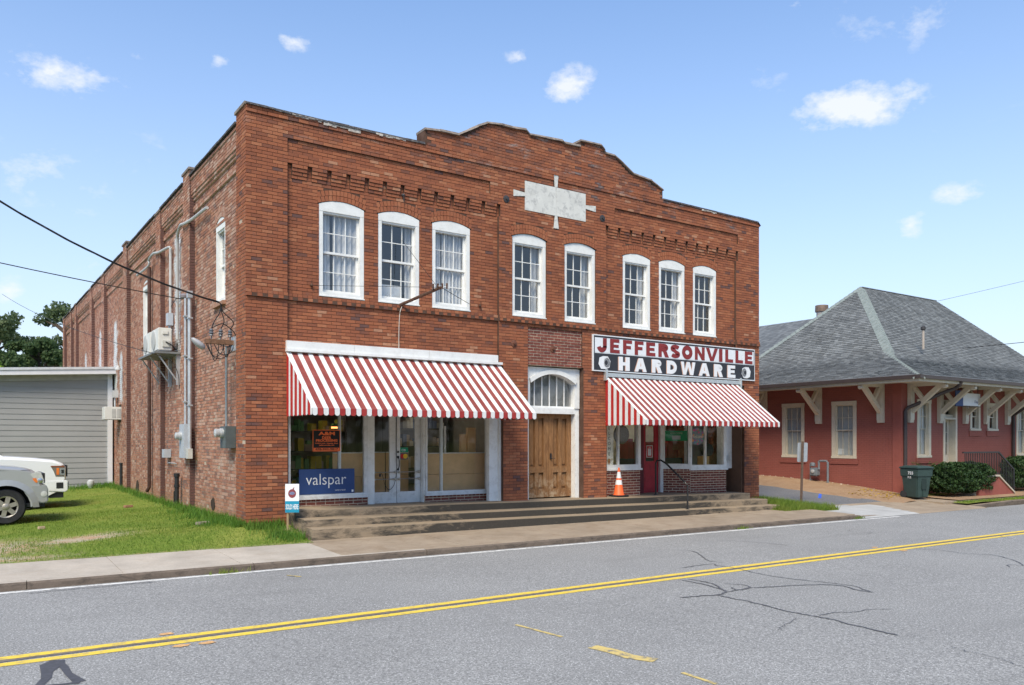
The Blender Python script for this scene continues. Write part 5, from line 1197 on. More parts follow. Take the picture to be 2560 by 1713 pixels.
# service drop: bundled cable from a pole across the street to the wall, fanning out to the insulators
A_ = Vector((-.05, .78, 4.16)); FARP = Vector((-9.0, .0, 9.5))
cp = sag(A_+Vector((-.25, -.05, .16)), FARP, .9, 26)
mb = MB()
for k in range(3):
    ph = 2*math.pi*k/3; mb.tube([p+Vector((0, .013*math.cos(ph+i*.9), .013*math.sin(ph+i*.9))) for i, p in enumerate(cp)], .0085, 6)
mb.tube([cp[0], A_+Vector((-.1, 0, .06)), A_], .006, 5)
for k, x in enumerate((-.44, -.26, -.08)):
    s_ = cp[0]; mb.tube(catmull([cp[1], s_, s_+Vector((.02+.03*k, 0, -.18)), Vector((x+.06, .74, 3.95)), Vector((x, .74, 3.80))], 6), .0105, 6)
for x0_, x1_, dz in ((-.55, -.05, .30), (-.52, -.2, .26), (-.46, -.30, .34), (-.40, .0, .22), (-.1, -.22, .26), (-.3, -.02, .05)):
    a, b = Vector((x0_, .73, 3.50)), Vector((x1_, .73, 3.52)); mb.tube(catmull([a, a.lerp(b, .25)+Vector((0, -.02, -dz*.85)), a.lerp(b, .55)+Vector((0, -.02, -dz)), a.lerp(b, .85)+Vector((0, 0, -dz*.7)), b], 6), .009, 6)
mb.tube(catmull([(-.44, .75, 3.8), (-.25, .72, 3.9), (-.08, .74, 3.82), (.02, .74, 3.70), (.0, .74, 3.5), (.0, 1.3, 3.5)], 6), .010, 6)
piece('service_cable', 'thick twisted black cable from the upper left to the corner insulators', 'cable', mb, CAB, fix=False)
mb = MB(); mb.tube(sag((-.05, 5.0, 5.02), (-16.0, 2.0, 7.3), .35, 20), .011, 6); mb.tube(catmull([(-.05, 5.0, 5.02), (-.1, 4.9, 5.1), (-.1, 4.8, 5.08)], 4), .012, 5); mb.tube(catmull([(-.05, 5.0, 5.02), (-.02, 5.8, 5.15), (.06, 6.8, 5.1)], 4), .010, 5)
piece('service_cable', 'thinner black cable below the thick one, reaching the paired conduits', 'cable', mb, CAB, fix=False)
mb = MB(); mb.tube(sag((-.6, 6.0, 3.78), (-2.6, 34.0, 9.2), .25, 22), .009, 5); mb.tube(catmull([(-.6, 6.0, 3.78), (-.15, 5.95, 3.62), (.02, 5.85, 3.3), (.06, 5.85, 2.9)], 5), .008, 5)
piece('wire', 'thin wire that runs down from behind the wall to the condenser shelf', 'wire', mb, CAB, fix=False)
# condensers on a bracket shelf
SH = flat('grey_shelf', (.20, .21, .22), .6, .4, .3, var=.2); CREAMW = flat('condenser_white', (.64, .635, .61), .5, .35, var=.04)
t = thing('condenser_shelf', 'grey steel bracket shelf carrying two condensers on the side wall', 'shelf', (0, 6.9, 3.8))
MB().box(-.50, .10, 5.95, 8.15, 3.78, 3.83).build('shelf_plate', SH, t)
for y in (6.05, 7.0, 8.05): MB().beam((.05, y, 3.1), (-.42, y, 3.78), .03, .03).build('brace', GALV, t); MB().box(.03, .115, y-.02, y+.02, 3.0, 3.8).build('upright', GALV, t)
def condenser(label, y0):
    t = thing('condenser', label, 'air conditioner', (-.2, y0+.4, 3.85), 'condensers on the wall shelf')
    MB().box(-.40, -.06, y0, y0+.86, 3.86, 4.44).build('case', CREAMW, t, bevel=.025); MB().lathe((-.405, y0+.52, 4.15), [(.24, .006), (.24, -.012), (.22, -.016)], 22, 'x').build('fan_guard', flat('guard_grey', (.42, .42, .41)), t, smooth=True)
    for dy in (.1, .68): MB().box(-.36, -.1, y0+dy, y0+dy+.08, 3.832, 3.862).build('foot', SH, t)
    MB().box(-.30, -.16, y0-.03, y0+.004, 4.27, 4.36).build('handle', CREAMW, t, bevel=.01); MB().box(-.30, -.12, y0-.035, y0+.004, 3.95, 4.12).build('valve_cover', flat('valve_grey', (.55, .55, .52)), t, bevel=.008)
    MB().tube(catmull([(-.22, y0-.03, 4.08), (-.1, y0-.10, 4.0), (.02, y0-.06, 3.9), (.06, y0+.0, 4.05)], 5), .018, 6).build('line', CAB, t)
condenser('cream condenser nearer the street on the shelf', 6.08); condenser('cream condenser further from the street on the shelf', 7.15)
# window unit and the little things by the lean-to
t = thing('window_unit', 'white window air conditioner jutting from the side wall beside the grey lean-to', 'air conditioner', (-.1, 15.3, 2.3))
MB().box(-.40, .15, 14.98, 15.56, 2.31, 2.75).build('case', CREAMW, t, bevel=.015)
mb = MB()
for k in range(2): mb.box(-.17+.16*k, -.05+.16*k, 14.972, 14.985, 2.38, 2.68)
mb.build('grille', flat('guard_grey', (.42, .42, .41)), t)
piece('small_box', 'small white box on the wall above the window air conditioner', 'box', MB().box(-.05, .14, 15.55, 15.75, 3.1, 3.35).tube([(.02, 15.65, 3.1), (.02, 15.65, 2.75)], .03, 6), PVC)
piece('floodlight', 'small white floodlight on the wall above the lean-to roof edge', 'light', MB().lathe((-.04, 14.6, 4.05), [(.02, .1), (.07, .04), (.10, -.05)], 10), PVC)
# timber boarding leftovers: dark vent holes at the foot of the wall
for y, z, r, lab in ((2.82, .17, .17, 'dark broken vent hole at the foot of the side wall near the corner'), (11.9, .10, .24, 'dark broken vent hole at the foot of the wall near the drainpipe')):
    mb = MB(); pts = []
    for k in range(12): a = 2*math.pi*k/12; rr = r*random.uniform(.75, 1.1); pts.append((.108, y+rr*1.1*math.cos(a), z+rr*math.sin(a)))
    mb.prism(pts, (0, 0, 0), (.02, 0, 0)); mb.build('vent_hole', flat('hole_dark', (.05, .035, .025), .95), bld)
# front pole arm with its wires
t = thing('wire_bracket', 'rusty iron pole arm leaning out from the front wall with wires', 'wire bracket', (3.29, 0, 4.5)); tip = Vector((3.80, -.9, 4.80))
RI = flat('rust_iron', (.11, .06, .042), .8, .3, .2, var=.4, scale=18); MB().tube([(3.29, .05, 4.50), tip], .035, 8).build('arm', RI, t, smooth=True); mb = MB()
for k in range(4): mb.tube([tip+Vector((-.12+.07*k, .12-.07*k, -.03)), tip+Vector((-.12+.07*k, .12-.07*k, .08))], .022, 6)
mb.build('insulator_pins', RI, t)
mb = MB(); mb.tube([tip, (5.09, .03, 4.69)], .006, 5); mb.tube([tip, (1.32, .03, 4.72)], .0045, 5); mb.tube([tip+Vector((-.05, .05, 0)), (3.35, -.0, 5.9)], .005, 5); mb.build('stay_wire', CAB, t, fix=False)
mb = MB(); mb.tube(catmull([(3.33, -.02, 4.47), (3.27, -.04, 4.3), (3.25, -.04, 3.9), (3.25, -.04, 3.56)], 5), .008, 5); mb.build('drop_wire', flat('pale_wire', (.5, .47, .42)), t, fix=False)
for x, z in ((1.32, 4.72), (5.33, 4.68)): MB().lathe((x, .02, z), [(.03, 0), (.03, -.04), (.012, -.06)], 8, 'y').tube([(x, -.02, z), (x, -.03, z+.09)], .008, 5).build('wall_hook', RI, t)
piece('wall_hook', 'small dark insulator hook on the brickwork above the second window', 'hook', MB().lathe((3.37, .02, 6.88), [(.035, 0), (.035, -.05), (.012, -.07)], 8, 'y').tube([(3.37, -.03, 6.88), (3.37, -.04, 6.74)], .010, 5), IRON)
# right-hand overhead wires
for k, (a, b, r, lab) in enumerate((((36.75, 6.75, 8.66), (44.38, -.84, 11.15), .008, 'thin overhead wire rising from behind the depot roof to the right edge'), ((26.6, -.2, 5.06), (36.4, -6.6, 6.40), .012, 'overhead cable crossing in front of the depot roof'))):
    mb = MB(); mb.tube(sag(a, b, .06, 20), r, 5); piece('wire', lab, 'wire', mb, CAB, fix=False)

# ------------------------------------------------------------------ grey lean-to on the left
t = thing('grey_building', 'low grey clapboard lean-to with white trim and shallow roof', 'building', (-5, 16.5, 0))
CLAP = flat('grey_clapboard', (.30, .30, .305), .6, .3, var=.05, scale=1.2); TRIM = flat('white_fascia', (.66, .66, .70), .5, .35, var=.04)
roofz = lambda x: 4.20+.058*x
pitch = .187; k = 0; z = -.12
while z < 3.95:
    zt = z+pitch; x_l = -9.6; xr = -.09
    if zt > roofz(x_l)-.22: x_l = (zt+.22-4.20)/.058
    if x_l < xr-.3:
        MB().hexa([(x_l, 16.47, z), (xr, 16.47, z), (xr, 16.52, z), (x_l, 16.52, z), (x_l, 16.485, zt+.008), (xr, 16.485, zt+.008), (xr, 16.52, zt+.012), (x_l, 16.52, zt+.012)]).build('clapboard', CLAP, t)
    z = zt
MB().box(-9.6, .1, 16.53, 24, -.4, 3.55).build('wall', CLAP, t)
MB().box(-.10, .055, 16.42, 16.60, -.3, 4.0).build('corner_board', TRIM, t)
def rake(name, y0, y1, dz0, dz1, mat, xa=-10, xb=.11): MB().hexa([(xa, y0, roofz(xa)+dz0), (xb, y0, roofz(xb)+dz0), (xb, y1, roofz(xb)+dz0), (xa, y1, roofz(xa)+dz0), (xa, y0, roofz(xa)+dz1), (xb, y0, roofz(xb)+dz1), (xb, y1, roofz(xb)+dz1), (xa, y1, roofz(xa)+dz1)]).build(name, mat, t)
rake('fascia', 16.05, 16.10, -.235, -.075, TRIM); rake('drip_edge', 16.02, 16.10, -.072, .012, flat('drip_white', (.62, .63, .66), .4, .4, .2)); rake('roof', 16.11, 24.2, -.06, .0, flat('lean_roof', (.5, .5, .52), .5)); rake('soffit', 16.11, 16.6, -.235, -.22, flat('soffit_white', (.55, .55, .56))); rake('frieze', 16.44, 16.60, -.42, -.235, flat('frieze_grey', (.36, .37, .38)), xb=.05)
# ------------------------------------------------------------------ the old depot on the right
dep = thing('depot', 'painted red brick depot with hipped grey shingle roof and cream eave brackets', 'building', (28, 4, 0))
XD = 22.8; DW_ = 8.7; XE = 37.4
def mk_painted():
    m = M('painted_brick').set(.7, .25)
    xyz = m.xyz(); zz = m.math('MULTIPLY', xyz[2], 1/.0695); fz = m.math('FRACT', zz)
    row_ = m.math('FLOOR', zz); hh = m.math('ADD', m.math('ADD', xyz[0], xyz[1]), m.math('MULTIPLY', m.math('MODULO', row_, 2.0), .1035)); fh = m.math('FRACT', m.math('MULTIPLY', hh, 1/.207))
    j = m.math('MULTIPLY', m.rng(m.math('ABSOLUTE', m.math('SUBTRACT', fz, .5)), .5, .42), m.rng(m.math('ABSOLUTE', m.math('SUBTRACT', fh, .5)), .5, .47))
    n = m.noise(1.1, 5, .6); f = m.noise(25, 4, .65)
    c = m.mix(m.rng(n, .3, .7), (.26, .08, .063), (.305, .10, .078)); c = m.mix(m.math('MULTIPLY', m.rng(f, .5, .75), .2), c, (.14, .04, .033))
    c = m.mix(m.math('MULTIPLY', m.rng(m.noise(1.6, 6, .7, m.scale(1, 1, 3)), .55, .72), .3), c, (.20, .085, .065)); m.color(m.mix(j, tuple(x*.66 for x in (.245, .073, .056)), c)); m.bump(m.math('ADD', j, m.math('MULTIPLY', f, .25)), .7, .008); return m.m
PBR = mk_painted(); CREAM = flat('cream_trim', (.60, .53, .42), .6, .3, var=.07, scale=3, dirt=(.42, .36, .27), dirt_amt=.35)
W_Y = Fr((XD, 0), (0, -1)); W_X = Fr((0, 0), (1, 0))      # left wall (u = -y, faces -x), street wall (faces -y)
def holes_wall(fr, u0, u1, z0, z1, holes, mat, name, thick=.3):
    us = sorted({u0, u1}|{h[0] for h in holes}|{h[1] for h in holes}); mb = MB()
    for a, b in zip(us[:-1], us[1:]):
        cuts = sorted([(h[2], h[3]) for h in holes if h[0] <= a+1e-6 and h[1] >= b-1e-6]); z = z0
        for c0, c1 in cuts+[(z1, z1)]:
            if c0 > z+.001: fr.box(mb, a, b, -thick, 0, z, c0)
            z = c1
    return mb.build(name, mat, dep)
LW = [(4.98, 3.95), (2.74, 1.72)]
holes_wall(W_Y, -DW_, -.30, -.6, 3.9, [(-a, -b, .93, 3.06) for a, b in LW], PBR, 'wall')
RWIN = [(23.80, 24.72, .98, 3.08), (27.55, 28.33, 1.98, 3.09), (28.90, 29.72, 1.98, 3.07), (31.3, 32.3, .98, 3.07)]; DOOR = (25.58, 26.56, .35, 3.05)
holes_wall(W_X, XD+.02, XE, -.6, 3.9, RWIN+[DOOR], PBR, 'wall')
mb = MB(); W_Y.box(mb, -.305, .012, -.3, .035, -.6, 3.9); mb.build('corner_pier', flat('painted_pier', (.28, .085, .066), .7, .25, var=.1, scale=3, bump=.2), dep)
MB().box(XE-.3, XE, .31, DW_, -.6, 3.9).build('wall', PBR, dep); MB().box(XD+.3, XE-.3, DW_-.3, DW_, -.6, 3.9).build('wall', PBR, dep); MB().box(XD+.3, XE-.3, 3.5, 3.6, -.6, 3.9).build('partition', flat('plaster', (.42, .42, .43)), dep); MB().box(XD+2.8, XD+2.9, .4, 3.5, -.6, 3.9).build('partition', flat('plaster', (.42, .42, .43)), dep)
GL2 = mk_glass('depot_glass', (.90, .92, .91), .02, (.8, .8, .8)); BLIND = flat('blind_slats', (.56, .56, .55), .7, .25, var=.05)
def dwin(fr, a, b, z0, z1, blinds=True, deep=.0, cols=3, rows=2, tall=True, sashcol=None):
    mb = MB(); wj = .14
    fr.box(mb, a, a+wj, -.16, .022, z0, z1); fr.box(mb, b-wj, b, -.16, .022, z0, z1); fr.box(mb, a-.01, b+.01, -.16, .03, z1-.14, z1+.0); fr.box(mb, a-.01, b+.01, -.16, .05, z0-.005, z0+.075)
    w = mb.build('window', CREAM, dep); g0, g1, y0, y1 = a+wj, b-wj, z0+.075, z1-.14; zm = (y0+y1)/2
    sb = MB()
    for (q0, q1, dd) in ((zm, y1, -.07), (y0, zm+.03, -.10)):
        fr.box(sb, g0, g0+.035, dd-.03, dd, q0, q1); fr.box(sb, g1-.035, g1, dd-.03, dd, q0, q1); fr.box(sb, g0, g1, dd-.03, dd-.001, q0, q0+.035); fr.box(sb, g0, g1, dd-.03, dd-.001, q1-.035, q1)
        for c in range(1, cols): u = g0+(g1-g0)*c/cols; fr.box(sb, u-.01, u+.01, dd-.025, dd-.003, q0, q1)
        if rows > 1 and not (q0 < zm-.1 and tall): fr.box(sb, g0, g1, dd-.024, dd-.004, (q0+q1)/2-.01, (q0+q1)/2+.01)
    sb.build('sash', CREAM, w)
    for c in range(cols):
        for (q0, q1, dd) in ((zm+.035, y1-.035, -.085), (y0+.035, zm, -.115)):
            u0, u1 = g0+(g1-g0)*c/cols+.006, g0+(g1-g0)*(c+1)/cols-.006; quad('pane', fr, u0, u1, dd, q0, q1, GL2, w)
    if blinds:
        bm_ = MB(); z = y0+.02
        while z < y1: bm_.face([fr.p(g0+.01, -.150, z), fr.p(g1-.01, -.150, z), fr.p(g1-.01, -.162, z+.034), fr.p(g0+.01, -.162, z+.034)]); z += .036
        bm_.build('blind', BLIND, w, fix=False, kind='stuff')
    sl = MB(); fr.box(sl, a-.08, b+.08, -.05, .035, z0-.215, z0-.006); sl.build('brick_sill', PBR, w)
    return w
for a, b in LW: dwin(W_Y, -a, -b, .93, 3.06)
dwin(W_X, *RWIN[0], blinds=True, cols=2); dwin(W_X, *RWIN[1], blinds=False, cols=1); dwin(W_X, *RWIN[2], blinds=False, cols=1); dwin(W_X, *RWIN[3], blinds=True, cols=2)
t = thing('window_paper', 'white paper in the lower corner of the depot window nearest its corner', 'paper', (XD+.13, 2.45, 1.1)); quad('sheet', W_Y, -2.58, -2.32, -.135, 1.06, 1.28, SWHITE, t)
a, b, z0, z1 = DOOR
dr = boxes('door_frame', CREAM, dep, [(W_X, (a, a+.12, -.25, .03, z0, z1)), (W_X, (b-.12, b, -.25, .03, z0, z1)), (W_X, (a, b, -.25, .03, z1-.12, z1+.05)), (W_X, (a, b, -.24, -.08, 2.42, 2.56)), (W_X, (a+.05, b-.05, -.22, .05, 2.38, 2.44))]); quad('pane', W_X, a+.12, b-.12, -.2, 2.56, z1-.12, GL2, dr)
dd = boxes('door', CREAM, dep, [(W_X, (a+.12, b-.12, -.26, -.22, z0, 1.05)), (W_X, (a+.12, a+.26, -.26, -.22, 1.05, 2.40)), (W_X, (b-.26, b-.12, -.26, -.22, 1.05, 2.40)), (W_X, (a+.26, b-.26, -.26, -.221, 2.28, 2.40)), (W_X, (a+.26, b-.26, -.25, -.223, 1.48, 1.52)), (W_X, (a+.26, b-.26, -.25, -.223, 1.88, 1.92))])
for z in (1.05, 1.52, 1.92): quad('pane', W_X, a+.26, b-.26, -.24, z, z+.38, GL2, dd)
# roof: hipped, with a flared skirt
EO = 1.42; ZE = 3.74; RX0, RX1, RY, RZ = 27.15, 33.2, DW_/2-.03, 8.12
x0, x1, y0, y1 = XD-EO, XE+EO, -EO, DW_+EO; KD, KZ = 2.29, 4.68
def mk_shingle():
    m = M('shingles').set(.85, .25); xyz = m.xyz(); zz = m.math('MULTIPLY', xyz[2], 1/.098); fz = m.math('FRACT', zz); row_ = m.math('FLOOR', zz)
    wn_ = m.t.nodes.new('ShaderNodeTexWhiteNoise'); wn_.noise_dimensions = '2D'; cb_ = m.t.nodes.new('ShaderNodeCombineXYZ')
    hx = m.math('FLOOR', m.math('ADD', m.math('MULTIPLY', m.math('ADD', xyz[0], m.math('MULTIPLY', xyz[1], .999)), 1/.17), m.math('MULTIPLY', row_, .37))); m.t.links.new(hx, cb_.inputs[0]); m.t.links.new(row_, cb_.inputs[1]); m.t.links.new(cb_.outputs[0], wn_.inputs[0])
    n = m.noise(.7, 5, .6); n2 = m.noise(1.4, 6, .7, m.scale(1.6, 1.6, .35))
    c = m.mix(wn_.outputs[0], (.112, .122, .134), (.195, .208, .222)); c = m.mix(m.rng(n, .3, .7), m.mix(.30, c, (.07, .075, .08)), c); c = m.mix(m.math('MULTIPLY', m.rng(n2, .5, .72), .45), c, (.10, .10, .10))
    line = m.rng(fz, .30, .0); c = m.mix(m.math('MULTIPLY', line, .72), c, (.045, .05, .052)); m.color(c); m.bump(m.math('ADD', m.math('MULTIPLY', m.math('SUBTRACT', 1.0, fz), 1.0), m.math('MULTIPLY', wn_.outputs[0], .4)), .6, .02); return m.m
SHIN = mk_shingle(); SHG = []
E_ = [(x0, y0), (x1, y0), (x1, y1), (x0, y1)]; K_ = [(x0+KD, y0+KD), (x1-KD, y0+KD), (x1-KD, y1-KD), (x0+KD, y1-KD)]
R0, R1 = (RX0, RY, RZ), (RX1, RY, RZ)
def flare(p, q, a, b, n=5):      # smooth curve between eave, kink and ridge
    pass
def courses(e0, e1, k0, k1, r0, r1, name):
    """one slope: eave edge, flared skirt, curve, main pitch up to the ridge"""
    e0, e1, k0, k1, r0, r1 = map(Vector, (e0, e1, k0, k1, r0, r1)); A = [e0, k0, r0]; B = [e1, k1, r1]
    def bez(P):
        L = [P[0].lerp(P[1], t) for t in (0, .35, .7)]
        for t in (0, .25, .5, .75, 1): q0, q2 = P[0].lerp(P[1], .82), P[1].lerp(P[2], .12); L.append(q0*(1-t)**2+P[1]*2*t*(1-t)+q2*t*t)
        L += [P[1].lerp(P[2], t) for t in (.3, .5, .7, .85, 1)]; return L
    La, Lb = bez(A), bez(B); mb = MB(); N = 14
    for a, b in zip(La, Lb):
        for k in range(N+1): p = a.lerp(b, k/N); mb.v.append((p.x, p.y, p.z+.012*math.sin(p.x*2.3+p.y*1.9)*math.sin(p.z*2.2)))
    for i in range(len(La)-1):
        for k in range(N): mb.f.append((i*(N+1)+k, i*(N+1)+k+1, (i+1)*(N+1)+k+1, (i+1)*(N+1)+k)); mb.mi.append(0)
    # courses of shingles laid on the slope
    if name == 'roof_slope':
        D = [0]
        for a, b in zip(La[:-1], La[1:]): D.append(D[-1]+(b-a).length)
        def along(Ls, s):
            for i in range(len(D)-1):
                if s <= D[i+1]: return Ls[i].lerp(Ls[i+1], (s-D[i])/max(1e-6, D[i+1]-D[i]))
            return Ls[-1]
        ex = .145; s_ = 0
        nv0 = (Lb[0]-La[0]).cross(La[-1]-La[0]); nv0 = nv0.normalized() if nv0.length > 1e-6 else Vector((0, 0, 1)); nv0 = nv0 if nv0.z > 0 else -nv0
        while s_ < D[-1]-.1:
            t1 = min(D[-1], s_+ex); a0, b0, a1, b1 = along(La, s_), along(Lb, s_), along(La, t1), along(Lb, t1); Lw = (b0-a0).length
            if Lw < .3: break
            u = -random.random()*.2
            while u < Lw:
                w = random.uniform(.16, .26); f0, f1 = max(0, u)/Lw, min(Lw, u+w-.008)/Lw; u += w
                if f1 <= f0+.002: continue
                hh = .016+random.random()*.010; dr_ = random.uniform(-.012, .006); up = nv0*hh; dn = (a0-a1).normalized()*dr_
                P = [a0.lerp(b0, f0)+up+dn, a0.lerp(b0, f1)+up+dn, a1.lerp(b1, f1)+nv0*.004, a1.lerp(b1, f0)+nv0*.004, a0.lerp(b0, f0)-nv0*.004+dn, a0.lerp(b0, f1)-nv0*.004+dn]
                SHG.append((P, random.random()))
            s_ = t1
    return mb.build(name, SHIN, dep, smooth=True, fix=False), La, Lb
P3 = lambda q, z: (q[0], q[1], z)
s1, hipA, hipB = courses(P3(E_[0], ZE), P3(E_[1], ZE), P3(K_[0], KZ), P3(K_[1], KZ), R0, R1, 'roof_slope')
s2, hipC, _ = courses(P3(E_[3], ZE), P3(E_[0], ZE), P3(K_[3], KZ), P3(K_[0], KZ), R0, R0, 'roof_slope')
courses(P3(E_[2], ZE), P3(E_[3], ZE), P3(K_[2], KZ), P3(K_[3], KZ), R1, R0, 'roof_slope'); courses(P3(E_[1], ZE), P3(E_[2], ZE), P3(K_[1], KZ), P3(K_[2], KZ), R1, R1, 'roof_slope')
def mk_tile(single):
    m = M('shingle_single' if single else 'shingle_laid').set(.85, .25)
    if single: r = m.t.nodes.new('ShaderNodeObjectInfo').outputs['Random']
    else: r = m.attr('tone').outputs['Fac']
    n = m.noise(.7, 5, .6); n2 = m.noise(1.4, 6, .7, m.scale(1.6, 1.6, .35)); c = m.mix(r, (.125, .132, .136), (.235, .245, .248)); c = m.mix(m.rng(n, .3, .7), m.mix(.3, c, (.07, .075, .076)), c); c = m.mix(m.math('MULTIPLY', m.rng(n2, .48, .7), .5), c, (.10, .10, .098)); m.color(c); m.bump(m.noise(60, 3), .3, .004); return m.m
TILE, TILE1 = mk_tile(False), mk_tile(True); camp_ = Vector((-4.587, -15.768, 1.585))
def tile_px(t): c = (t[0][0]+t[0][2])/2; d = c-camp_; n_ = (t[0][1]-t[0][0]).cross(t[0][3]-t[0][0]); return abs(n_.dot(d.normalized()))/d.length_squared if n_.dot(-d)*(1 if n_.z > 0 else -1) > 0 else 0
SHG.sort(key=lambda t: -tile_px(t))
def tile_mesh(items, name, mat, **props):
    V, F_, tn = [], [], []; o0 = dep.location
    for P, r in items: i = len(V); V += [tuple(p-o0) for p in P]; F_ += [(i, i+1, i+2, i+3), (i+4, i+5, i+1, i)]; tn += [r, r]
    me = bpy.data.meshes.new(name); me.from_pydata(V, [], F_); me.materials.append(mat); a = me.attributes.new('tone', 'FLOAT', 'FACE'); a.data.foreach_set('value', tn); me.update(); return link(name, me, dep, **props)
for it in SHG[:300]: tile_mesh([it], 'shingle', TILE1)
tile_mesh(SHG[300:], 'shingles', TILE, kind='stuff')
def mk_cap():
    m = M('hip_cap').set(.85, .2); n = m.noise(6, 5, .7); m.color(m.mix(m.rng(n, .3, .7), (.17, .20, .192), (.27, .30, .288))); m.bump(m.noise(12, 3), .4, .02); return m.m
CAP = mk_cap()
def hipcaps(L, name='hip_cap'):
    L = [Vector(p) for p in L]; seg = []; D = [0]
    for a, b in zip(L[:-1], L[1:]): D.append(D[-1]+(b-a).length)
    def at(s):
        for i in range(len(L)-1):
            if s <= D[i+1]: return L[i].lerp(L[i+1], (s-D[i])/max(1e-6, D[i+1]-D[i]))
        return L[-1]
    s = 0
    while s < D[-1]-.05:
        a, b = at(s), at(min(D[-1], s+.24)); d = (b-a).normalized(); sd_ = d.cross(Vector((0, 0, 1))).normalized(); w = .19; dn = Vector((0, 0, -.135)); lf = Vector((0, 0, .035))
        mb = MB(); mb.face([a+lf*1.35, b+lf*.7, b+sd_*w+dn+lf*.7, a+sd_*w+dn+lf*1.35]); mb.face([b+lf*.7, a+lf*1.35, a-sd_*w+dn+lf*1.35, b-sd_*w+dn+lf*.7]); mb.face([a+lf*1.35, a+sd_*w+dn+lf*1.35, a+sd_*w+dn*1.1, a]); mb.face([a+lf*1.35, a, a-sd_*w+dn*1.1, a-sd_*w+dn+lf*1.35])
        mb.build(name, CAP, dep, fix=False); s += .22
hipcaps(hipA); hipcaps(hipC)
MB().beam(Vector(R0)+Vector((.05, 0, .0)), Vector(R1)+Vector((-.02, 0, .0)), .12, .035).build('ridge_cap', SHIN, dep)
# eaves: soffit, cream fascia, brown gutter
GUT = flat('brown_gutter', (.060, .045, .043), .45, .4, .1, var=.12)
MB().box(x0+.06, x1-.06, y0+.06, y1-.06, ZE-.13, ZE-.10).build('soffit', CREAM, dep)
for nm, mt, o0, o1, za, zb_ in (('fascia', CREAM, .0, .05, ZE-.20, ZE-.02), ('gutter', GUT, -.10, -.004, ZE-.11, ZE+.012)):
    for q in ((x0+o0, x0+o1, y0+o0, y1), (x0+o1, x1, y0+o0, y0+o1)): MB().box(q[0], q[1], q[2], q[3], za, zb_).build(nm, mt, dep)
MB().box(x0-.035, x0+.06, y0+.2, y1, ZE+.013, ZE+.03).build('drip_edge', GALV, dep); MB().box(x0+.2, x1, y0-.035, y0+.06, ZE+.013, ZE+.03).build('drip_edge', GALV, dep)
# back wing
MB().prism([(XD+2.0, 9, 3.7), (XD+13, 9, 3.7), (XD+13-4.6, 9, 7.45), (XD+2+4.6-.0, 9, 7.45)], (0, -1.2, 0), (0, 26, 0)).build('back_wing_roof', SHIN, dep); MB().box(XD+2.8, XD+12, 9, 34, -.6, 3.7).build('wall', PBR, dep)
t_ = MB().lathe((28.9, 7.4, 5.0), [(.24, 0), (.24, 2.6), (.26, 2.61), (.26, 2.66)], 18); t_.build('flue', flat('flue_metal', (.42, .38, .34), .5, .4, .4, var=.25, scale=6, dirt=(.25, .12, .06), dirt_amt=.7), dep, smooth=True); MB().lathe((28.9, 7.4, 7.62), [(.29, 0), (.30, .03), (.29, .30), (.24, .31)], 18).build('flue_cap', flat('flue_rust', (.24, .17, .13), .6, .4, .3, var=.3), dep, smooth=True)
MB().tube([(26.05, 1.0, 5.1), (26.05, 1.0, 5.85)], .045, 8).build('vent', flat('vent_pipe', (.40, .34, .29), .6), dep, smooth=True); MB().lathe((26.05, 1.0, 5.82), [(.05, 0), (.09, .03), (.09, .13), (.04, .17)], 10).build('vent_cap', IRON, dep, smooth=True)
# brackets
def bracket(fr, u, reach, idx):
    b = thing('b', '', ''); 
    return b
def bracket_parts(fr, u):
    w = .115; br = MB(); fr.box(br, u-w, u+w, .0, .13, 2.33, 3.62); br.prism([fr.p(u, .0, 2.33), fr.p(u, .12, 2.33), fr.p(u, .10, 2.23), fr.p(u, .0, 2.23)], fr.d*-w, fr.d*w)
    root = br.build('bracket', CREAM, dep)
    MB().beam(fr.p(u, .10, 2.62), fr.p(u, 1.14, 3.52), .15, .15, fr.n).build('brace', CREAM, root); MB().beam(fr.p(u, .10, 3.58), fr.p(u, .52, 3.02), .13, .12, fr.n).build('strut', CREAM, root)
    nb = MB(); nb.prism([fr.p(u, .13, 3.62), fr.p(u, .13, 3.50), fr.p(u, .98, 3.49), fr.p(u, 1.12, 3.40), fr.p(u, 1.26, 3.385), fr.p(u, 1.33, 3.43), fr.p(u, 1.33, 3.50), fr.p(u, 1.20, 3.62)], fr.d*-.085, fr.d*.085); nb.build('beam', CREAM, root)
for y in (.74, 3.28, 5.82, 8.3): bracket_parts(W_Y, -y)
for x in (23.30, 25.28, 27.12, 28.72, 30.45, 32.9, 34.8, 36.6): bracket_parts(W_X, x)
# downpipes
mb = MB(); mb.tube([(22.93, -.07, -.15), (22.93, -.07, 2.62), (22.98, -.12, 2.74), (23.75, -.95, 3.25), (24.0, -1.25, 3.40), (24.0, -1.42, 3.52), (24.0, -1.46, 3.64)], .065, 8); mb.build('downpipe', GUT, dep, smooth=True)
MB().tube([(30.90, -.08, -.15), (30.90, -.08, 2.6), (30.9, -1.3, 3.5), (30.9, -1.46, 3.64)], .065, 8).build('downpipe', GUT, dep, smooth=True)
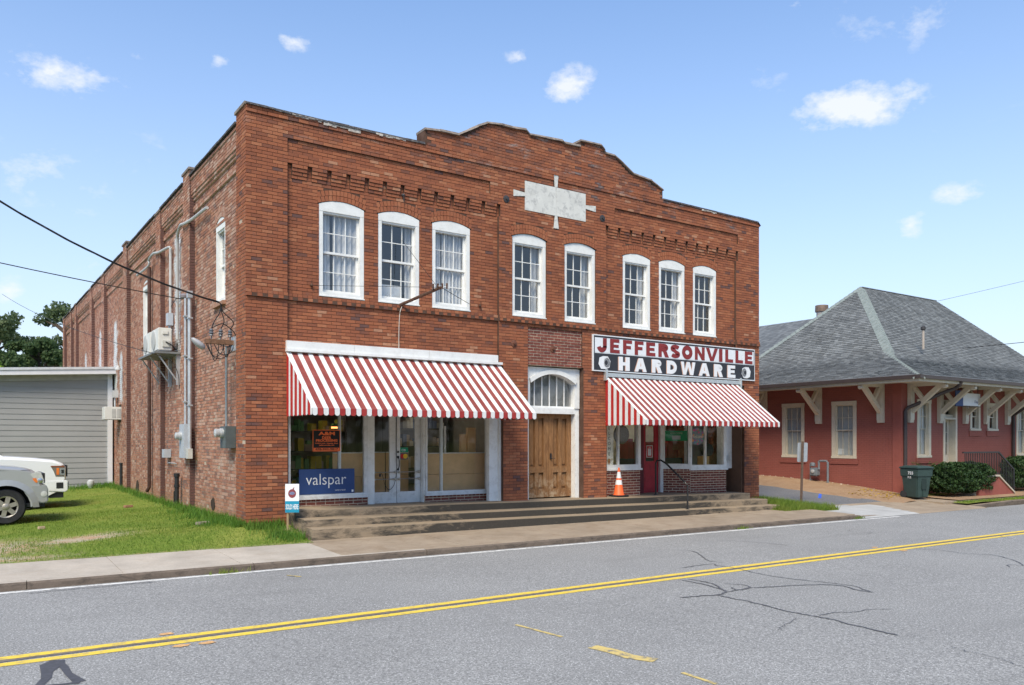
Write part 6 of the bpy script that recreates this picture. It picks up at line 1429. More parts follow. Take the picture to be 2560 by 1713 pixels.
# sign under the eave
t = thing('hanging_sign', 'small white and navy department sign hung under the depot eave above the door', 'sign', (26.4, -.6, 3.0))
FSg = Fr((0, -.55), (1, 0)); boxes('board', SWHITE, t, [(FSg, (25.95, 27.2, -.03, 0, 2.88, 3.34))]); boxes('navy_panel', NAVY, t, [(FSg, (25.42, 25.94, -.03, 0, 2.86, 3.42))]); boxes('frame', SBLACK, t, [(FSg, (25.40, 27.22, -.035, .005, 2.84, 2.862))])
put_text('lettering', 'Police', FSg.p(26.5, .0, 3.2), FSg.d, (0, 0, 1), .11, NAVY, t) if False else None
put_text('lettering', 'Dept.', FSg.p(26.95, .0, 3.02), FSg.d, (0, 0, 1), .13, NAVY, t, .36, fat=.01)
MB().tube([(25.6, -.56, 3.42), (25.6, -.56, 3.62)], .012, 6).tube([(27.0, -.56, 3.34), (27.0, -.56, 3.62)], .012, 6).build('hanger', BLACK, t)
# front steps with iron railing
st = thing('entry_stairs', 'red sided steps with pale treads and black railing at the depot door', 'stairs', (26, -1, -.3)); RP = flat('painted_pier', (.245, .068, .055)); PALE = flat('pale_tread', (.50, .44, .36), .85, .2, var=.1)
gz = -.33
MB().prism([(25.35, 0, gz-.2), (28.0, 0, gz-.2), (27.9, 0, gz+.05), (26.75, 0, .28), (25.35, 0, .28)], (0, -1.42, 0), (0, -1.30, 0)).build('side_wall', RP, st); MB().box(25.35, 26.75, -1.30, -.01, gz-.2, .30).build('landing', PALE, st)
MB().box(25.33, 26.8, -1.45, -1.27, .285, .345).build('coping', PALE, st)
for k in range(4): MB().box(26.75+.27*k, 27.02+.27*k, -1.30, -.01, gz-.2, .30-.155*(k+1)).build('tread', PALE, st); MB().prism([(26.76+.29*k, 0, .32-.158*k), (27.05+.29*k, 0, .32-.158*(k+1)), (27.05+.29*k, 0, .26-.158*(k+1)), (26.76+.29*k, 0, .26-.158*k)], (0, -1.46, 0), (0, -1.26, 0)).build('coping', PALE, st)
ry = -1.36; MB().beam((24.3, ry, 1.17), (26.85, ry, 1.17), .05, .055).beam((26.85, ry, 1.17), (28.0, ry, .52), .05, .055).build('handrail', BLACK, st)
x = 24.45
while x < 28.0:
    top = 1.17 if x < 26.85 else 1.17-(x-26.85)*.565; bot = .33 if x < 26.8 else max(.30-(x-26.75)*.56, gz); MB().box(x-.011, x+.011, ry-.011, ry+.011, bot if x > 25.3 else .33, top).build('baluster', BLACK, st); x += .125
MB().beam((24.3, ry, .40), (26.85, ry, .40), .03, .03).build('bottom_rail', BLACK, st)
MB().box(27.98, 28.03, ry-.025, ry+.025, gz-.1, .56).build('post', BLACK, st)
# gas meter by the left wall
t = thing('gas_meter', 'grey gas meter with bent supply pipe against the depot wall', 'gas meter', (22.45, 3.2, .05)); GG = flat('gas_grey', (.20, .225, .25), .5, .35, .2, var=.12)
MB().box(22.33, 22.58, 3.08, 3.40, .24, .56).build('body', GG, t, bevel=.04); MB().lathe((22.42, 3.30, .60), [(.05, 0), (.09, .03), (.09, .12), (.04, .15)], 12).build('regulator', GG, t, smooth=True); MB().lathe((22.335, 3.24, .42), [(.07, 0), (.07, -.04), (.05, -.05)], 14, 'x').build('dial', METER, t, smooth=True)
MB().tube([(22.45, 3.06, .50), (22.45, 3.06, .80), (22.45, 3.0, .82), (22.45, 2.72, .82), (22.45, 2.68, .78), (22.45, 2.68, -.15)], .04, 8).build('pipe', GG, t, smooth=True); MB().tube([(22.45, 3.44, -.1), (22.45, 3.44, .72), (22.45, 3.36, .75)], .02, 8).build('pipe', GG, t, smooth=True)
# ------------------------------------------------------------------ street things
t = thing('traffic_cone', 'orange traffic cone with two white bands on the porch', 'traffic cone', (9.6, .05, zporch(9.6))); zc = zporch(9.6)
CO_ = flat('cone_orange', (.80, .13, .035), .5, .35, var=.06, scale=9); RB = flat('cone_base', (.03, .03, .032), .8); BAND = flat('cone_band', (.74, .74, .75), .4, .4, var=.06)
MB().box(9.42, 9.82, -.15, .25, zc, zc+.045).build('base', RB, t, bevel=.02)
rr = lambda h: .135-.112*(h-.045)/.70
MB().lathe((9.62, .05, zc), [(rr(.045)+.02, .045), (rr(.07), .07), (rr(.74), .74), (.012, .755)], 24).build('cone', CO_, t, smooth=True)
for h0, h1 in ((.31, .43), (.48, .64)): MB().lathe((9.62, .05, zc), [(rr(h0)+.002, h0), (rr(h1)+.002, h1)], 24).build('band', BAND, t, smooth=True)
t = thing('handrail', 'black iron handrail going down the porch steps before the red door', 'handrail', (11, 0, .1)); za, zb_ = zporch(11), zporch(11)-.47
MB().tube([(11.05, .16, za-.0), (11.05, .16, za+.86), (11.05, .12, za+.93), (11.04, -.05, za+.94), (11.03, -.25, za+.86), (10.99, -.98, za+.38), (10.985, -1.06, za+.30), (10.985, -1.06, -.40)], .024, 8).build('rail', BLACK, t, smooth=True)
for x, y, z in ((11.05, .16, za), (10.985, -1.22, zwalk(11, -1.2)),): MB().lathe((x, y if y > 0 else -1.06, z if y > 0 else zporch(11)-.30), [(.05, -.02), (.05, .012)], 10).build('foot', BLACK, t)
t = thing('yard_sign', 'small white and teal yard sign reading SOLD HERE on a wooden stake by the steps', 'yard sign', (.74, -.5, -.1)); FY = Fr((.625, -.46), (.24, -.13)); TEAL = flat('sign_teal', (.015, .25, .40), .5)
LY = .262
boxes('board', SWHITE, t, [(FY, (0, LY, -.012, 0, .205, .755))]); boxes('band', TEAL, t, [(FY, (0, LY, -.0125, .001, .205, .425))]); MB().box(.66, .69, -.47, -.44, -.25, .3).build('stake', flat('stake_wood', (.42, .30, .17)), t)
put_text('lettering', 'SOLD HERE', FY.p(LY/2, .001, .315), FY.d, (0, 0, 1), .10, SWHITE, t, LY*.9, fat=.02)
disc('emblem', FY.p(LY*.5, .0, .57), FY.d, (0, 0, 1), .075, .085, flat('emblem_maroon', (.22, .05, .06), var=.3, scale=40), t, 14); disc('emblem_ring', FY.p(LY*.5, .0, .575), FY.d, (0, 0, 1), .052, .03, flat('emblem_blue', (.16, .18, .30), var=.3, scale=50), t, 14, lift=.0045)
MB().face([FY.p(LY*.42, .004, .62), FY.p(LY*.66, .004, .70), FY.p(LY*.60, .004, .62)]).build('emblem_tip', flat('emblem_maroon', (.22, .05, .06)), t, fix=False); put_text('emblem_text', 'COFFEE', FY.p(LY*.5, .003, .545), FY.d, (0, 0, 1), .02, SWHITE, t) if False else None
# street sign seen from the back
t = thing('street_sign', 'back of a small grey metal sign on a leaning rusty post in the grass', 'sign', (17.3, .1, -.25)); MB().beam((17.28, .10, -.5), (17.40, .12, 1.56), .075, .04, (0, 1, 0)).build('post', flat('sign_post', (.15, .10, .075), .8, .25, .2, var=.25, scale=12), t)
mb = MB(); c = Vector((17.43, .155, 1.22)); ex = Vector((.865, -.5, 0)); ez = Vector((.045, 0, 1)).normalized(); pts = []
for sx, sz in ((1, 1), (-1, 1), (-1, -1), (1, -1)):
    for q in range(4): a = math.atan2(sz, sx)+0; th = {(1, 1): 0, (-1, 1): 90, (-1, -1): 180, (1, -1): 270}[(sx, sz)]+30*q; pts.append(c+ex*(sx*.125+.04*math.cos(math.radians(th)))+ez*(sz*.265+.04*math.sin(math.radians(th))))
mb.prism(pts, (0, 0, 0), Vector((.5, .865, 0))*.006).build('plate', flat('plate_back', (.42, .44, .47), .4, .4, .5, var=.08), t)
MB().face([(17.72, -.2, zroad(17)+.30), (17.80, -.26, zroad(17)+.29), (17.80, -.28, zroad(17)+.42), (17.74, -.22, zroad(17)+.44)]).build('utility_flag', flat('flag_blue', (.06, .14, .65), .6), None, fix=False, label='small blue utility marker flag by the sign post', category='flag')
# wheeled bin
t = thing('wheelie_bin', 'dark green wheeled rubbish bin with white sticker at the depot corner', 'bin', (22.0, -.95, -.33)); BIN = flat('bin_green', (.035, .062, .058), .55, .35, var=.1, scale=5); bx, by, bz = 22.05, -.95, -.335
rot = Matrix.Rotation(math.radians(-14), 3, 'Z')
def binbox(z0, z1, w0, w1, d0, d1, name, mat, bev=.03, y_off=0):
    P = [(-w0, -d0, z0), (w0, -d0, z0), (w0, d0, z0), (-w0, d0, z0), (-w1, -d1, z1), (w1, -d1, z1), (w1, d1, z1), (-w1, d1, z1)]
    mb = MB(); mb.hexa([tuple(rot @ Vector((x, y+y_off, 0))+Vector((bx, by, bz+z))) for x, y, z in P]); return mb.build(name, mat, t, bevel=bev)
binbox(.02, .78, .255, .315, .26, .34, 'body', BIN); binbox(.72, .98, .335, .345, .36, .375, 'collar', BIN, .02); binbox(.985, 1.05, .375, .36, .42, .40, 'lid', BIN, .025); binbox(1.04, 1.085, .33, .27, .36, .28, 'lid_crown', BIN, .02)
binbox(.30, .72, .10, .11, .012, .012, 'ridge', flat('bin_dark', (.02, .035, .033)), .004, -.315); binbox(.05, .55, .02, .02, .02, .02, 'rib', BIN, .004, -.29)
for s_ in (-1, 1): p = rot @ Vector((s_*.27, .26, 0)); mb = MB(); mb.lathe((bx+p.x, by+p.y, bz+.12), [(.05, -.035), (.12, -.03), (.12, .03), (.05, .035)], 18, 'x'); mb.build('wheel', RB, t, smooth=True)
pv = rot @ Vector((-.3515, -.08, 0)); fb = Fr((bx+pv.x, by+pv.y), tuple((rot @ Vector((0, -1, 0)))[:2])); put_text('sticker_print', '755', fb.p(.02, .006, bz+.84), fb.d, (0, 0, 1), .10, SWHITE, t, .22, fat=.02); put_text('sticker_print', 'RS', fb.p(-.02, .006, bz+.70), fb.d, (0, 0, 1), .07, SWHITE, t, .14)
MB().tube([tuple(rot @ Vector((-.3, .42, 0))+Vector((bx, by, bz+1.0))), tuple(rot @ Vector((.3, .42, 0))+Vector((bx, by, bz+1.0)))], .018, 6).build('handle', BIN, t)
# bits lying on the grass
for x, y, s_, lab, mt in ((-3.15, 3.3, .10, 'pale chunk of brick lying in the grass near the pickups', flat('pale_rubble', (.48, .36, .24), .9, var=.2, scale=30)), (-1.0, 6.6, .16, 'flat reddish brick piece in the grass before the drainpipe', flat('red_rubble', (.36, .19, .12), .9, var=.2, scale=30)), (-.55, .95, .20, 'weathered grey stick lying in the grass by the corner', flat('stick_grey', (.30, .26, .20), .9))):
    mb = MB(); mb.obox((x, y, H(x, y)+.03), (s_*.6, s_*.2, 0), (-s_*.12, s_*.3, 0), (0, 0, .03)); mb.build('rubble', mt, None, bevel=.008, label=lab, category='rubble')
MB().lathe((-.75, 15.6, H(-.75, 15.6)), [(.05, 0), (.06, .04), (.10, .10), (.12, .18), (.10, .26), (.04, .30)], 14).build('cap', PVC, None, smooth=True, label='white plastic vent cap in the grass by the lean-to corner', category='vent cap')

# ------------------------------------------------------------------ parked pickups, nose to the wall
TYRE = flat('tyre', (.028, .028, .031), .85, .2, var=.25, scale=14); ARCH = flat('wheel_well', (.012, .012, .013), .9); CHROME = flat('chrome', (.6, .6, .61), .2, .5, .9); AMBER = flat('amber_lens', (.72, .18, .03), .25, .5); LENS = flat('lamp_lens', (.50, .50, .48), .12, .6, .0, var=.15, scale=12); TINT = mk_glass('car_glass', (.25, .28, .28), .12)
def mk_carpaint(name, c, metal):
    m = M(name).set(.32, .5, metal); m.b.inputs['Coat Weight'].default_value = .6; m.b.inputs['Coat Roughness'].default_value = .08; low = m.math('MULTIPLY', m.rng(m.xyz()[2], .75, -.1), m.rng(m.noise(4, 5, .7), .35, .7)); m.color(m.mix(m.math('MULTIPLY', low, .55), c, (.40, .34, .26))); return m.m
def pickup(label, xf, yn, gz, paint, flare_mat, white):
    """a pickup pointing +x; xf nose, yn near flank, gz ground"""
    t = thing('pickup_truck', label, 'pickup truck', (xf-2.6, yn+.9, gz)); Wd = 1.86 if not white else 1.98; X = lambda u: xf-u; Z = lambda h: gz+h
    ax = .79 if not white else .93; rw = .385 if not white else .40; ar = .50; bx_ = ax+(3.25 if not white else 3.6); L = bx_+1.25
    hood = [(.10, .74), (.16, 1.05), (.30, 1.165), (.55, 1.215), (1.0, 1.262), (1.32, 1.285)] if not white else [(.02, .80), (.02, 1.10), (.10, 1.20), (.30, 1.285), (.75, 1.335), (1.25, 1.375), (1.45, 1.385)]
    belt = hood[-1][1]
    def archpts(c): return [(c-ar*math.cos(a), .36+ar*.98*math.sin(a)) for a in [math.pi*k/14 for k in range(15)]]
    prof = [(.13, .50)]+hood+[(L-.02, belt-.02), (L, .55), (bx_+ar, .42)]+archpts(bx_)[::-1]+[(ax+ar, .42)]+archpts(ax)[::-1]
    # lofted in slices across so that the shoulders round over
    secs = [(0, .965), (.05, .99), (.14, 1.0), (Wd-.14, 1.0), (Wd-.05, .99), (Wd, .965)]; mb = MB(); n = len(prof)
    for yo, s_ in secs:
        for u, h in prof: hh = h if h < .75 else .75+(h-.75)*(1-(1-s_)*3.2); uu = u+(1-s_)*(1.2 if u < .4 else -1.0 if u > L-.3 else 0); mb.v.append((X(uu), yn+yo, Z(hh)))
    for i in range(len(secs)-1):
        for k in range(n): mb.f.append((i*n+k, i*n+(k+1) % n, (i+1)*n+(k+1) % n, (i+1)*n+k)); mb.mi.append(0)
    mb.f.append(tuple(range(n))); mb.f.append(tuple((len(secs)-1)*n+k for k in range(n-1, -1, -1))); mb.mi += [0, 0]
    body = mb.build('body', paint, t, smooth=True)
    # cab
    c0 = hood[-1][0]-.02; cab = [(c0, belt-.03), (c0+.72, belt+.50), (c0+.95, belt+.565), (c0+2.0, belt+.565), (c0+2.25, belt+.50), (c0+2.42, belt-.03)]
    mb = MB(); n = len(cab)
    for yo, ins in ((.06, 0), (Wd-.06, 0)):
        for k, (u, h) in enumerate(cab): lean = .17*(h-belt)/.56 if h > belt else 0; mb.v.append((X(u), yn+yo+(lean if yo < 1 else -lean), Z(h)))
    mb.f = [tuple(range(n)), tuple(range(2*n-1, n-1, -1))]+[(k, (k+1) % n, n+(k+1) % n, n+k) for k in range(n)]; mb.mi = [0]*len(mb.f); mb.build('cab', paint, t, bevel=.03)
    MB().face([(X(c0+.06), yn+.14, Z(belt+.03)), (X(c0+.06), yn+Wd-.14, Z(belt+.03)), (X(c0+.69), yn+Wd-.26, Z(belt+.49)), (X(c0+.69), yn+.26, Z(belt+.49))]).build('windscreen', TINT, t, fix=False).location.x += .03
    for y_, s_ in ((yn+.055, 1), (yn+Wd-.055, -1)): MB().face([(X(c0+.30), y_+s_*.0, Z(belt+.06)), (X(c0+.82), y_+s_*.135, Z(belt+.47)), (X(c0+2.0), y_+s_*.135, Z(belt+.47)), (X(c0+2.18), y_+s_*.0, Z(belt+.06))]).build('side_window', TINT, t, fix=False)
    MB().tube([(X(c0+.03), yn+.35, Z(belt+.02)), (X(c0+.0), yn+.9, Z(belt+.05))], .012, 6).build('wiper', BLACK, t)
    for c in (ax, bx_):
        for yo, sg in ((0, 1), (Wd, -1)):
            yc = yn+yo+sg*.14; w = thing('wheel', '', ''); del w['label']; del w['category']; w.parent = t; w.location = Vector((X(c), yc, Z(rw)))-t.location; ww = MB()
            ww.lathe((X(c), yc, Z(rw)), [(rw*.60, -.07*sg), (rw*.61, -.115*sg), (rw*.9, -.125*sg), (rw*.985, -.09*sg), (rw, -.05*sg), (rw, .05*sg), (rw*.985, .09*sg), (rw*.9, .12*sg), (rw*.5, .12*sg)], 36, 'y', cap=False); ww.build('tyre', TYRE, w, smooth=True)
            rim = MB(); rim.lathe((X(c), yc-sg*.085, Z(rw)), [(rw*.62, -.012*sg), (rw*.60, -.03*sg), (rw*.53, -.018*sg), (rw*.52, .02*sg)], 30, 'y', cap=False)
            for k in range(6):
                a = 2*math.pi*k/6+.3; d = Vector((math.cos(a), 0, math.sin(a))); o_ = Vector((X(c), yc-sg*.10, Z(rw))); q = Vector((-math.sin(a), 0, math.cos(a))); rim.obox(o_+d*rw*.35, d*rw*.20, Vector((0, .014, 0)), q*rw*.115)
            rim.lathe((X(c), yc-sg*.10, Z(rw)), [(rw*.2, .02*sg), (rw*.2, -.012*sg), (rw*.12, -.03*sg)], 14, 'y'); rim.build('rim', flat('alloy', (.36, .325, .28), .4, .5, .5, var=.15, scale=12), w, smooth=True)
            MB().lathe((X(c), yc+sg*.03, Z(rw)), [(rw*.60, 0), (rw*.60, .01*sg)], 24, 'y').build('brake', ARCH, w)
    for c in (ax, bx_): MB().box(X(c+ar*1.02), X(c-ar*1.02), yn+.26, yn+Wd-.26, Z(.32), Z(.88)).build('wheel_well', ARCH, t); 
    MB().box(X(L-.3), X(.5), yn+.3, yn+Wd-.3, Z(.28), Z(.55)).build('underbody', ARCH, t)
    if not white:
        mb = MB(); N = 16      # fender flare
        for k in range(N):
            a0, a1 = math.pi*(k/N)*1.0, math.pi*((k+1)/N); P = lambda a, r, y: (X(ax-r*math.cos(a)), y, Z(.36+r*.98*math.sin(a)))
            mb.hexa([P(a0, ar*.985, yn-.035), P(a1, ar*.985, yn-.035), P(a1, ar*.985, yn+.05), P(a0, ar*.985, yn+.05), P(a0, ar*1.24, yn+.0), P(a1, ar*1.24, yn+.0), P(a1, ar*1.20, yn+.05), P(a0, ar*1.20, yn+.05)])
        mb.build('fender_flare', flare_mat, t, smooth=True)
        bp = [(-.0, .46), (.0, .74), (.04, .845), (.36, .845), (.26, .62), (.20, .47), (.12, .43)]
        mb = MB(); mb.prism([(X(u), yn-.012, Z(h)) for u, h in bp], (0, 0, 0), (0, Wd+.024, 0)); mb.build('bumper', flare_mat, t, bevel=.025); MB().lathe((X(.085), yn-.012, Z(.64)), [(.062, .004), (.062, -.008), (.03, -.014)], 16, 'y').build('fog_light', LENS, t, smooth=True)
        MB().box(X(.42), X(.06), yn+.1, yn+Wd-.1, Z(.36), Z(.44)).build('air_dam', BLACK, t)
        hp = [(.36, 1.085), (.20, 1.125), (.14, 1.115), (.085, .95), (.075, .875), (.19, .872), (.29, .975)]; c_ = MB(); c_.prism([(X(u), yn-.006, Z(h)) for u, h in hp], (0, 0, 0), (0, .14, 0)); c_.build('headlight', LENS, t, bevel=.01)
        MB().prism([(X(u), yn-.010, Z(h)) for u, h in ((.30, .985), (.235, .99), (.20, .90), (.235, .885), (.28, .935))], (0, 0, 0), (0, .02, 0)).build('turn_signal', AMBER, t); MB().lathe((X(.155), yn-.004, Z(.935)), [(.05, .01), (.05, -.008), (.02, -.016)], 14, 'y').build('lamp_bowl', CHROME, t, smooth=True)
        MB().tube([(X(.34), yn+.012, Z(1.16)), (X(.9), yn-.0, Z(1.16)), (X(1.3), yn-.0, Z(1.16))], .004, 4).build('panel_gap', ARCH, t)
        MB().box(X(.10), X(.04), yn+.3, yn+Wd-.3, Z(.86), Z(1.08)).build('grille', BLACK, t)
    else:
        bp = [(-.02, .49), (-.02, .72), (.0, .755), (.50, .755), (.46, .60), (.44, .47), (.05, .44)]; mb = MB(); mb.prism([(X(u), yn-.015, Z(h)) for u, h in bp], (0, 0, 0), (0, Wd+.03, 0)); mb.build('bumper', CHROME if False else paint, t, bevel=.03)
        MB().box(X(.25), X(.09), yn-.02, yn+.04, Z(.545), Z(.70)).build('fog_recess', BLACK, t); MB().box(X(-.06), X(-.02), yn+.25, yn+.6, Z(.52), Z(.70)).build('tow_hook', BLACK, t); MB().box(X(.55), X(.08), yn+.05, yn+Wd-.05, Z(.30), Z(.46)).build('air_dam', BLACK, t)
        hp = [(.40, 1.145), (.06, 1.145), (.06, .84), (.27, .845), (.32, .99)]; MB().prism([(X(u), yn-.006, Z(h)) for u, h in hp], (0, 0, 0), (0, .16, 0)).build('headlight', flat('smoked_lens', (.17, .145, .12), .15, .6), t, bevel=.01)
        MB().box(X(.245), X(.185), yn-.012, yn+.02, Z(.90), Z(1.075)).build('turn_signal', AMBER, t); MB().box(X(.175), X(.055), yn-.014, yn+.02, Z(.895), Z(1.065)).build('lamp_surround', CHROME, t); MB().box(X(.135), X(.075), yn-.020, yn+.02, Z(.935), Z(1.03)).build('lamp_bowl', BLACK, t); MB().box(X(.37), X(.07), yn-.011, yn+.02, Z(1.10), Z(1.135)).build('lamp_strip', flat('dark_amber', (.22, .07, .03), .3), t)
        MB().box(X(.03), X(-.035), yn+.28, yn+Wd-.28, Z(.84), Z(1.14)).build('grille', BLACK, t)
    return t
pickup('silver pickup truck with silver fender flares, parked nearer the street', -2.92, 4.6, -.215, mk_carpaint('silver_paint', (.40, .405, .41), .3), mk_carpaint('flare_silver', (.33, .335, .335), .25), False)
pickup('white full size pickup truck parked behind the silver one', -2.19, 8.3, -.20, mk_carpaint('white_car_paint', (.78, .79, .80), .0), None, True)

# ------------------------------------------------------------------ grass, hedges, trees
def mk_leaf(name, a, b, c_, trans=.35):
    m = M(name).set(.6, .3); at_ = m.attr('shade').outputs['Fac']; n = m.noise(.9, 4, .6)
    col = m.mix(at_, a, b); col = m.mix(m.math('MULTIPLY', m.rng(n, .5, .7), .5), col, c_); m.color(col)
    tl = m.t.nodes.new('ShaderNodeBsdfTranslucent'); m.t.links.new(col, tl.inputs[0]); mx = m.t.nodes.new('ShaderNodeMixShader'); mx.inputs[0].default_value = trans; m.t.links.new(m.b.outputs[0], mx.inputs[1]); m.t.links.new(tl.outputs[0], mx.inputs[2]); m.t.links.new(mx.outputs[0], m.out.inputs[0]); return m.m
def leaves_obj(name, V, Fn, shade, mat, parent, k=3, **props):
    me = bpy.data.meshes.new(name); o0 = np.array(wloc(parent)); V = V-o0; nf = len(V)//k
    me.vertices.add(len(V)); me.vertices.foreach_set('co', V.astype('f').ravel()); me.loops.add(nf*k); me.loops.foreach_set('vertex_index', np.arange(nf*k, dtype='i'))
    me.polygons.add(nf); me.polygons.foreach_set('loop_start', np.arange(0, nf*k, k, dtype='i')); me.update(calc_edges=True); me.materials.append(mat)
    at_ = me.attributes.new('shade', 'FLOAT', 'FACE'); at_.data.foreach_set('value', shade.astype('f')); me.update()
    return link(name, me, parent, **props)
def blades(pts, h0, h1, w, lean=.5):
    n = len(pts); a = RNG.uniform(0, 2*math.pi, n); h = RNG.uniform(h0, h1, n)*RNG.uniform(.6, 1.2, n); ww = w*RNG.uniform(.6, 1.3, n); la = RNG.uniform(0, 2*math.pi, n); l = h*RNG.uniform(0, lean, n)
    d = np.stack([np.cos(a), np.sin(a), 0*a], 1)*ww[:, None]/2; tip = np.stack([np.cos(la)*l, np.sin(la)*l, h], 1); V = np.empty((n, 3, 3)); V[:, 0] = pts-d; V[:, 1] = pts+d; V[:, 2] = pts+tip; return V.reshape(-1, 3)
G_BLADE = mk_leaf('grass_blade', (.10, .185, .022), (.25, .35, .055), (.34, .34, .08), .45)
pts = []
rnd = random.Random(3)
def scatter(n, x0, x1, y0, y1, ok, dens):
    k = 0
    while k < n:
        x, y = rnd.uniform(x0, x1), rnd.uniform(y0, y1)
        if ok(x, y) and rnd.random() < dens(x, y): pts.append((x, y, H(x, y)-.004)); 
        k += 1
okl = lambda x, y: not (x > .0 and y > -.02) and not (x > .86) and y > -1.33
dl = lambda x, y: max(0, 1-1.15*bare(x, y)-.25*(math.sin(x*3.1+1.3*y)*math.sin(y*2.7-x)))
scatter(26000, -6.5, .86, -1.33, 1.2, okl, dl); scatter(24000, -7, .0, 1.0, 6, okl, dl); scatter(14000, -8, .05, 6, 16.4, okl, dl)
V = blades(np.array(pts), .022, .055, .011); far = np.repeat(np.array(pts)[:, 1], 3); grass = leaves_obj('grass', V, None, RNG.random(len(pts)), G_BLADE, None, kind='stuff')
# taller tufts along the foot of the wall, the steps and the lean-to
pts = []
for k in range(5200):
    y = rnd.random()**1.4*16.3; x = .02-abs(rnd.gauss(0, .13)); pts.append((x, y, H(x, y)-.01))
for k in range(1300): x, y = rnd.uniform(-.05, .72), -.05-abs(rnd.gauss(0, .12)); pts.append((x, y, H(x, y)-.01))
for k in range(2600): x = rnd.uniform(-7, 0); y = 16.4-abs(rnd.gauss(0, .3)); pts.append((x, y, H(x, y)-.01))
for cx, cy, r, n in ((-.35, .95, .25, 500), (-.2, 4.1, .2, 300), (-.6, 15.9, .5, 900), (.5, -.62, .2, 420), (.62, -.9, .16, 300), (-.25, 2.6, .25, 400)):
    for k in range(n): x, y = rnd.gauss(cx, r), rnd.gauss(cy, r); x = min(x, .85); pts.append((x, y, H(x, y)-.01)) if not (x > 0 and y > -.05) else None
V = blades(np.array(pts), .06, .20, .016, .7); leaves_obj('tall_grass', V, None, RNG.random(len(pts)), mk_leaf('tall_grass_blade', (.06, .15, .022), (.17, .32, .045), (.24, .30, .06), .4), None, kind='stuff')
pts = []
for k in range(26000):
    x, y = rnd.uniform(14.25, 16.9), rnd.uniform(-1.6, 1.6)
    if (x > 15.13 or y < -.06) and not (x < 14.6 and y > -1.2) and (x-14.2)*.55+(y+1.62)*.62 < 2.4 and x < 16.75-.42*(y+1.62): pts.append((x, y, H(x, y)+.008))
V = blades(np.array(pts), .09, .24, .018, .8); leaves_obj('grass', V, None, RNG.random(len(pts)), G_BLADE, None, kind='stuff')
pts = [(x, y, zroad(x)+.11) for x, y in ((rnd.uniform(22.3, 40), rnd.uniform(-2.5, -2.04)) for _ in range(5000))]+[(rnd.uniform(22.6, 24.6), rnd.uniform(-.72, -.2), zwalk(23, -2)+.06) for _ in range(1200)]
V = blades(np.array(pts), .03, .08, .016); leaves_obj('grass', V, None, RNG.random(len(pts)), G_BLADE, None, kind='stuff')
for x, y, lab in ((-1.2, -3.14, 'small weed in the gutter by the left kerb'), (10.6, -3.13, 'small weed in the gutter before the handrail'), (15.4, -3.1, 'weeds where the kerb ends at the drive')):
    p = np.array([(rnd.gauss(x, .12), rnd.gauss(y, .025), zroad(x)+.0) for _ in range(90)]); V = blades(p, .03, .10, .014, .9); leaves_obj('weed', V, None, RNG.random(90), G_BLADE, None, label=lab, category='weed')
def leaf_cloud(centers, radii, n, size, squash=(1, 1, 1), surf=.5, droop=0.0):
    """small leaf faces spread through overlapping clumps, denser toward each clump's outside"""
    out_ = []; sh = []
    vol = np.array([r**2 for r in radii]); cnt = (vol/vol.sum()*n).astype(int)
    for c, r, m_ in zip(centers, radii, cnt):
        d = RNG.normal(size=(m_, 3)); d /= np.linalg.norm(d, axis=1)[:, None]; rr = r*RNG.random(m_)**surf; p = np.array(c)+d*rr[:, None]*np.array(squash)
        u = RNG.normal(size=(m_, 3)); u /= np.linalg.norm(u, axis=1)[:, None]; v = np.cross(u, RNG.normal(size=(m_, 3))); v /= np.linalg.norm(v, axis=1)[:, None]
        s_ = size*RNG.uniform(.5, 1.3, m_)[:, None]; q = np.empty((m_, 4, 3)); q[:, 0] = p-u*s_; q[:, 1] = p-v*s_*.55; q[:, 2] = p+u*s_; q[:, 3] = p+v*s_*.55; out_.append(q.reshape(-1, 3)); sh.append(RNG.random(m_))
    return np.concatenate(out_), np.concatenate(sh)
BARK = flat('bark', (.085, .065, .05), .95, .1, var=.35, scale=5, bump=.6)
L_DARK = mk_leaf('leaf_dark', (.05, .09, .036), (.125, .185, .07), (.13, .19, .08), .5); L_MID = mk_leaf('leaf_mid', (.075, .115, .055), (.17, .22, .10), (.18, .23, .11), .5); L_BRIGHT = mk_leaf('leaf_bright', (.12, .22, .02), (.26, .38, .05), (.3, .4, .07)); L_HEDGE = mk_leaf('leaf_hedge', (.012, .034, .010), (.045, .088, .024), (.03, .055, .018), .15)
def tree(label, x, y, h, r, mat, clumps, n, size, seed, crown0=.35):
    t = thing('tree', label, 'tree', (x, y, -.2), 'trees beyond the lean-to'); rn = random.Random(seed); tr = MB(); tr.tube([(x, y, -.3), (x+.1, y, h*.3), (x-.1, y+.1, h*.6), (x, y, h*.85)], [r*.09, r*.07, r*.045, r*.015], 8); C_, R_ = [], []
    for k in range(clumps):
        f = rn.random(); zz = h*(crown0+(1-crown0)*f)*.97; rad = r*math.sqrt(max(.05, 1-((f-.38)/.68)**2)); a = rn.uniform(0, 2*math.pi); q = rad*math.sqrt(rn.uniform(.15, 1)); c = (x+q*math.cos(a), y+q*math.sin(a), zz); C_.append(c); R_.append(r*rn.uniform(.11, .30))
        tr.tube([(x, y, max(h*.2, zz-q*.6)), ((x+c[0])/2, (y+c[1])/2, zz-q*.22), c], [r*.03, r*.02, r*.006], 5)
    tr.build('trunk', BARK, t, smooth=True); V, s_ = leaf_cloud(C_, R_, n, size, (1, 1, .72), .42); leaves_obj('crown', V, None, s_, mat, t, 4)
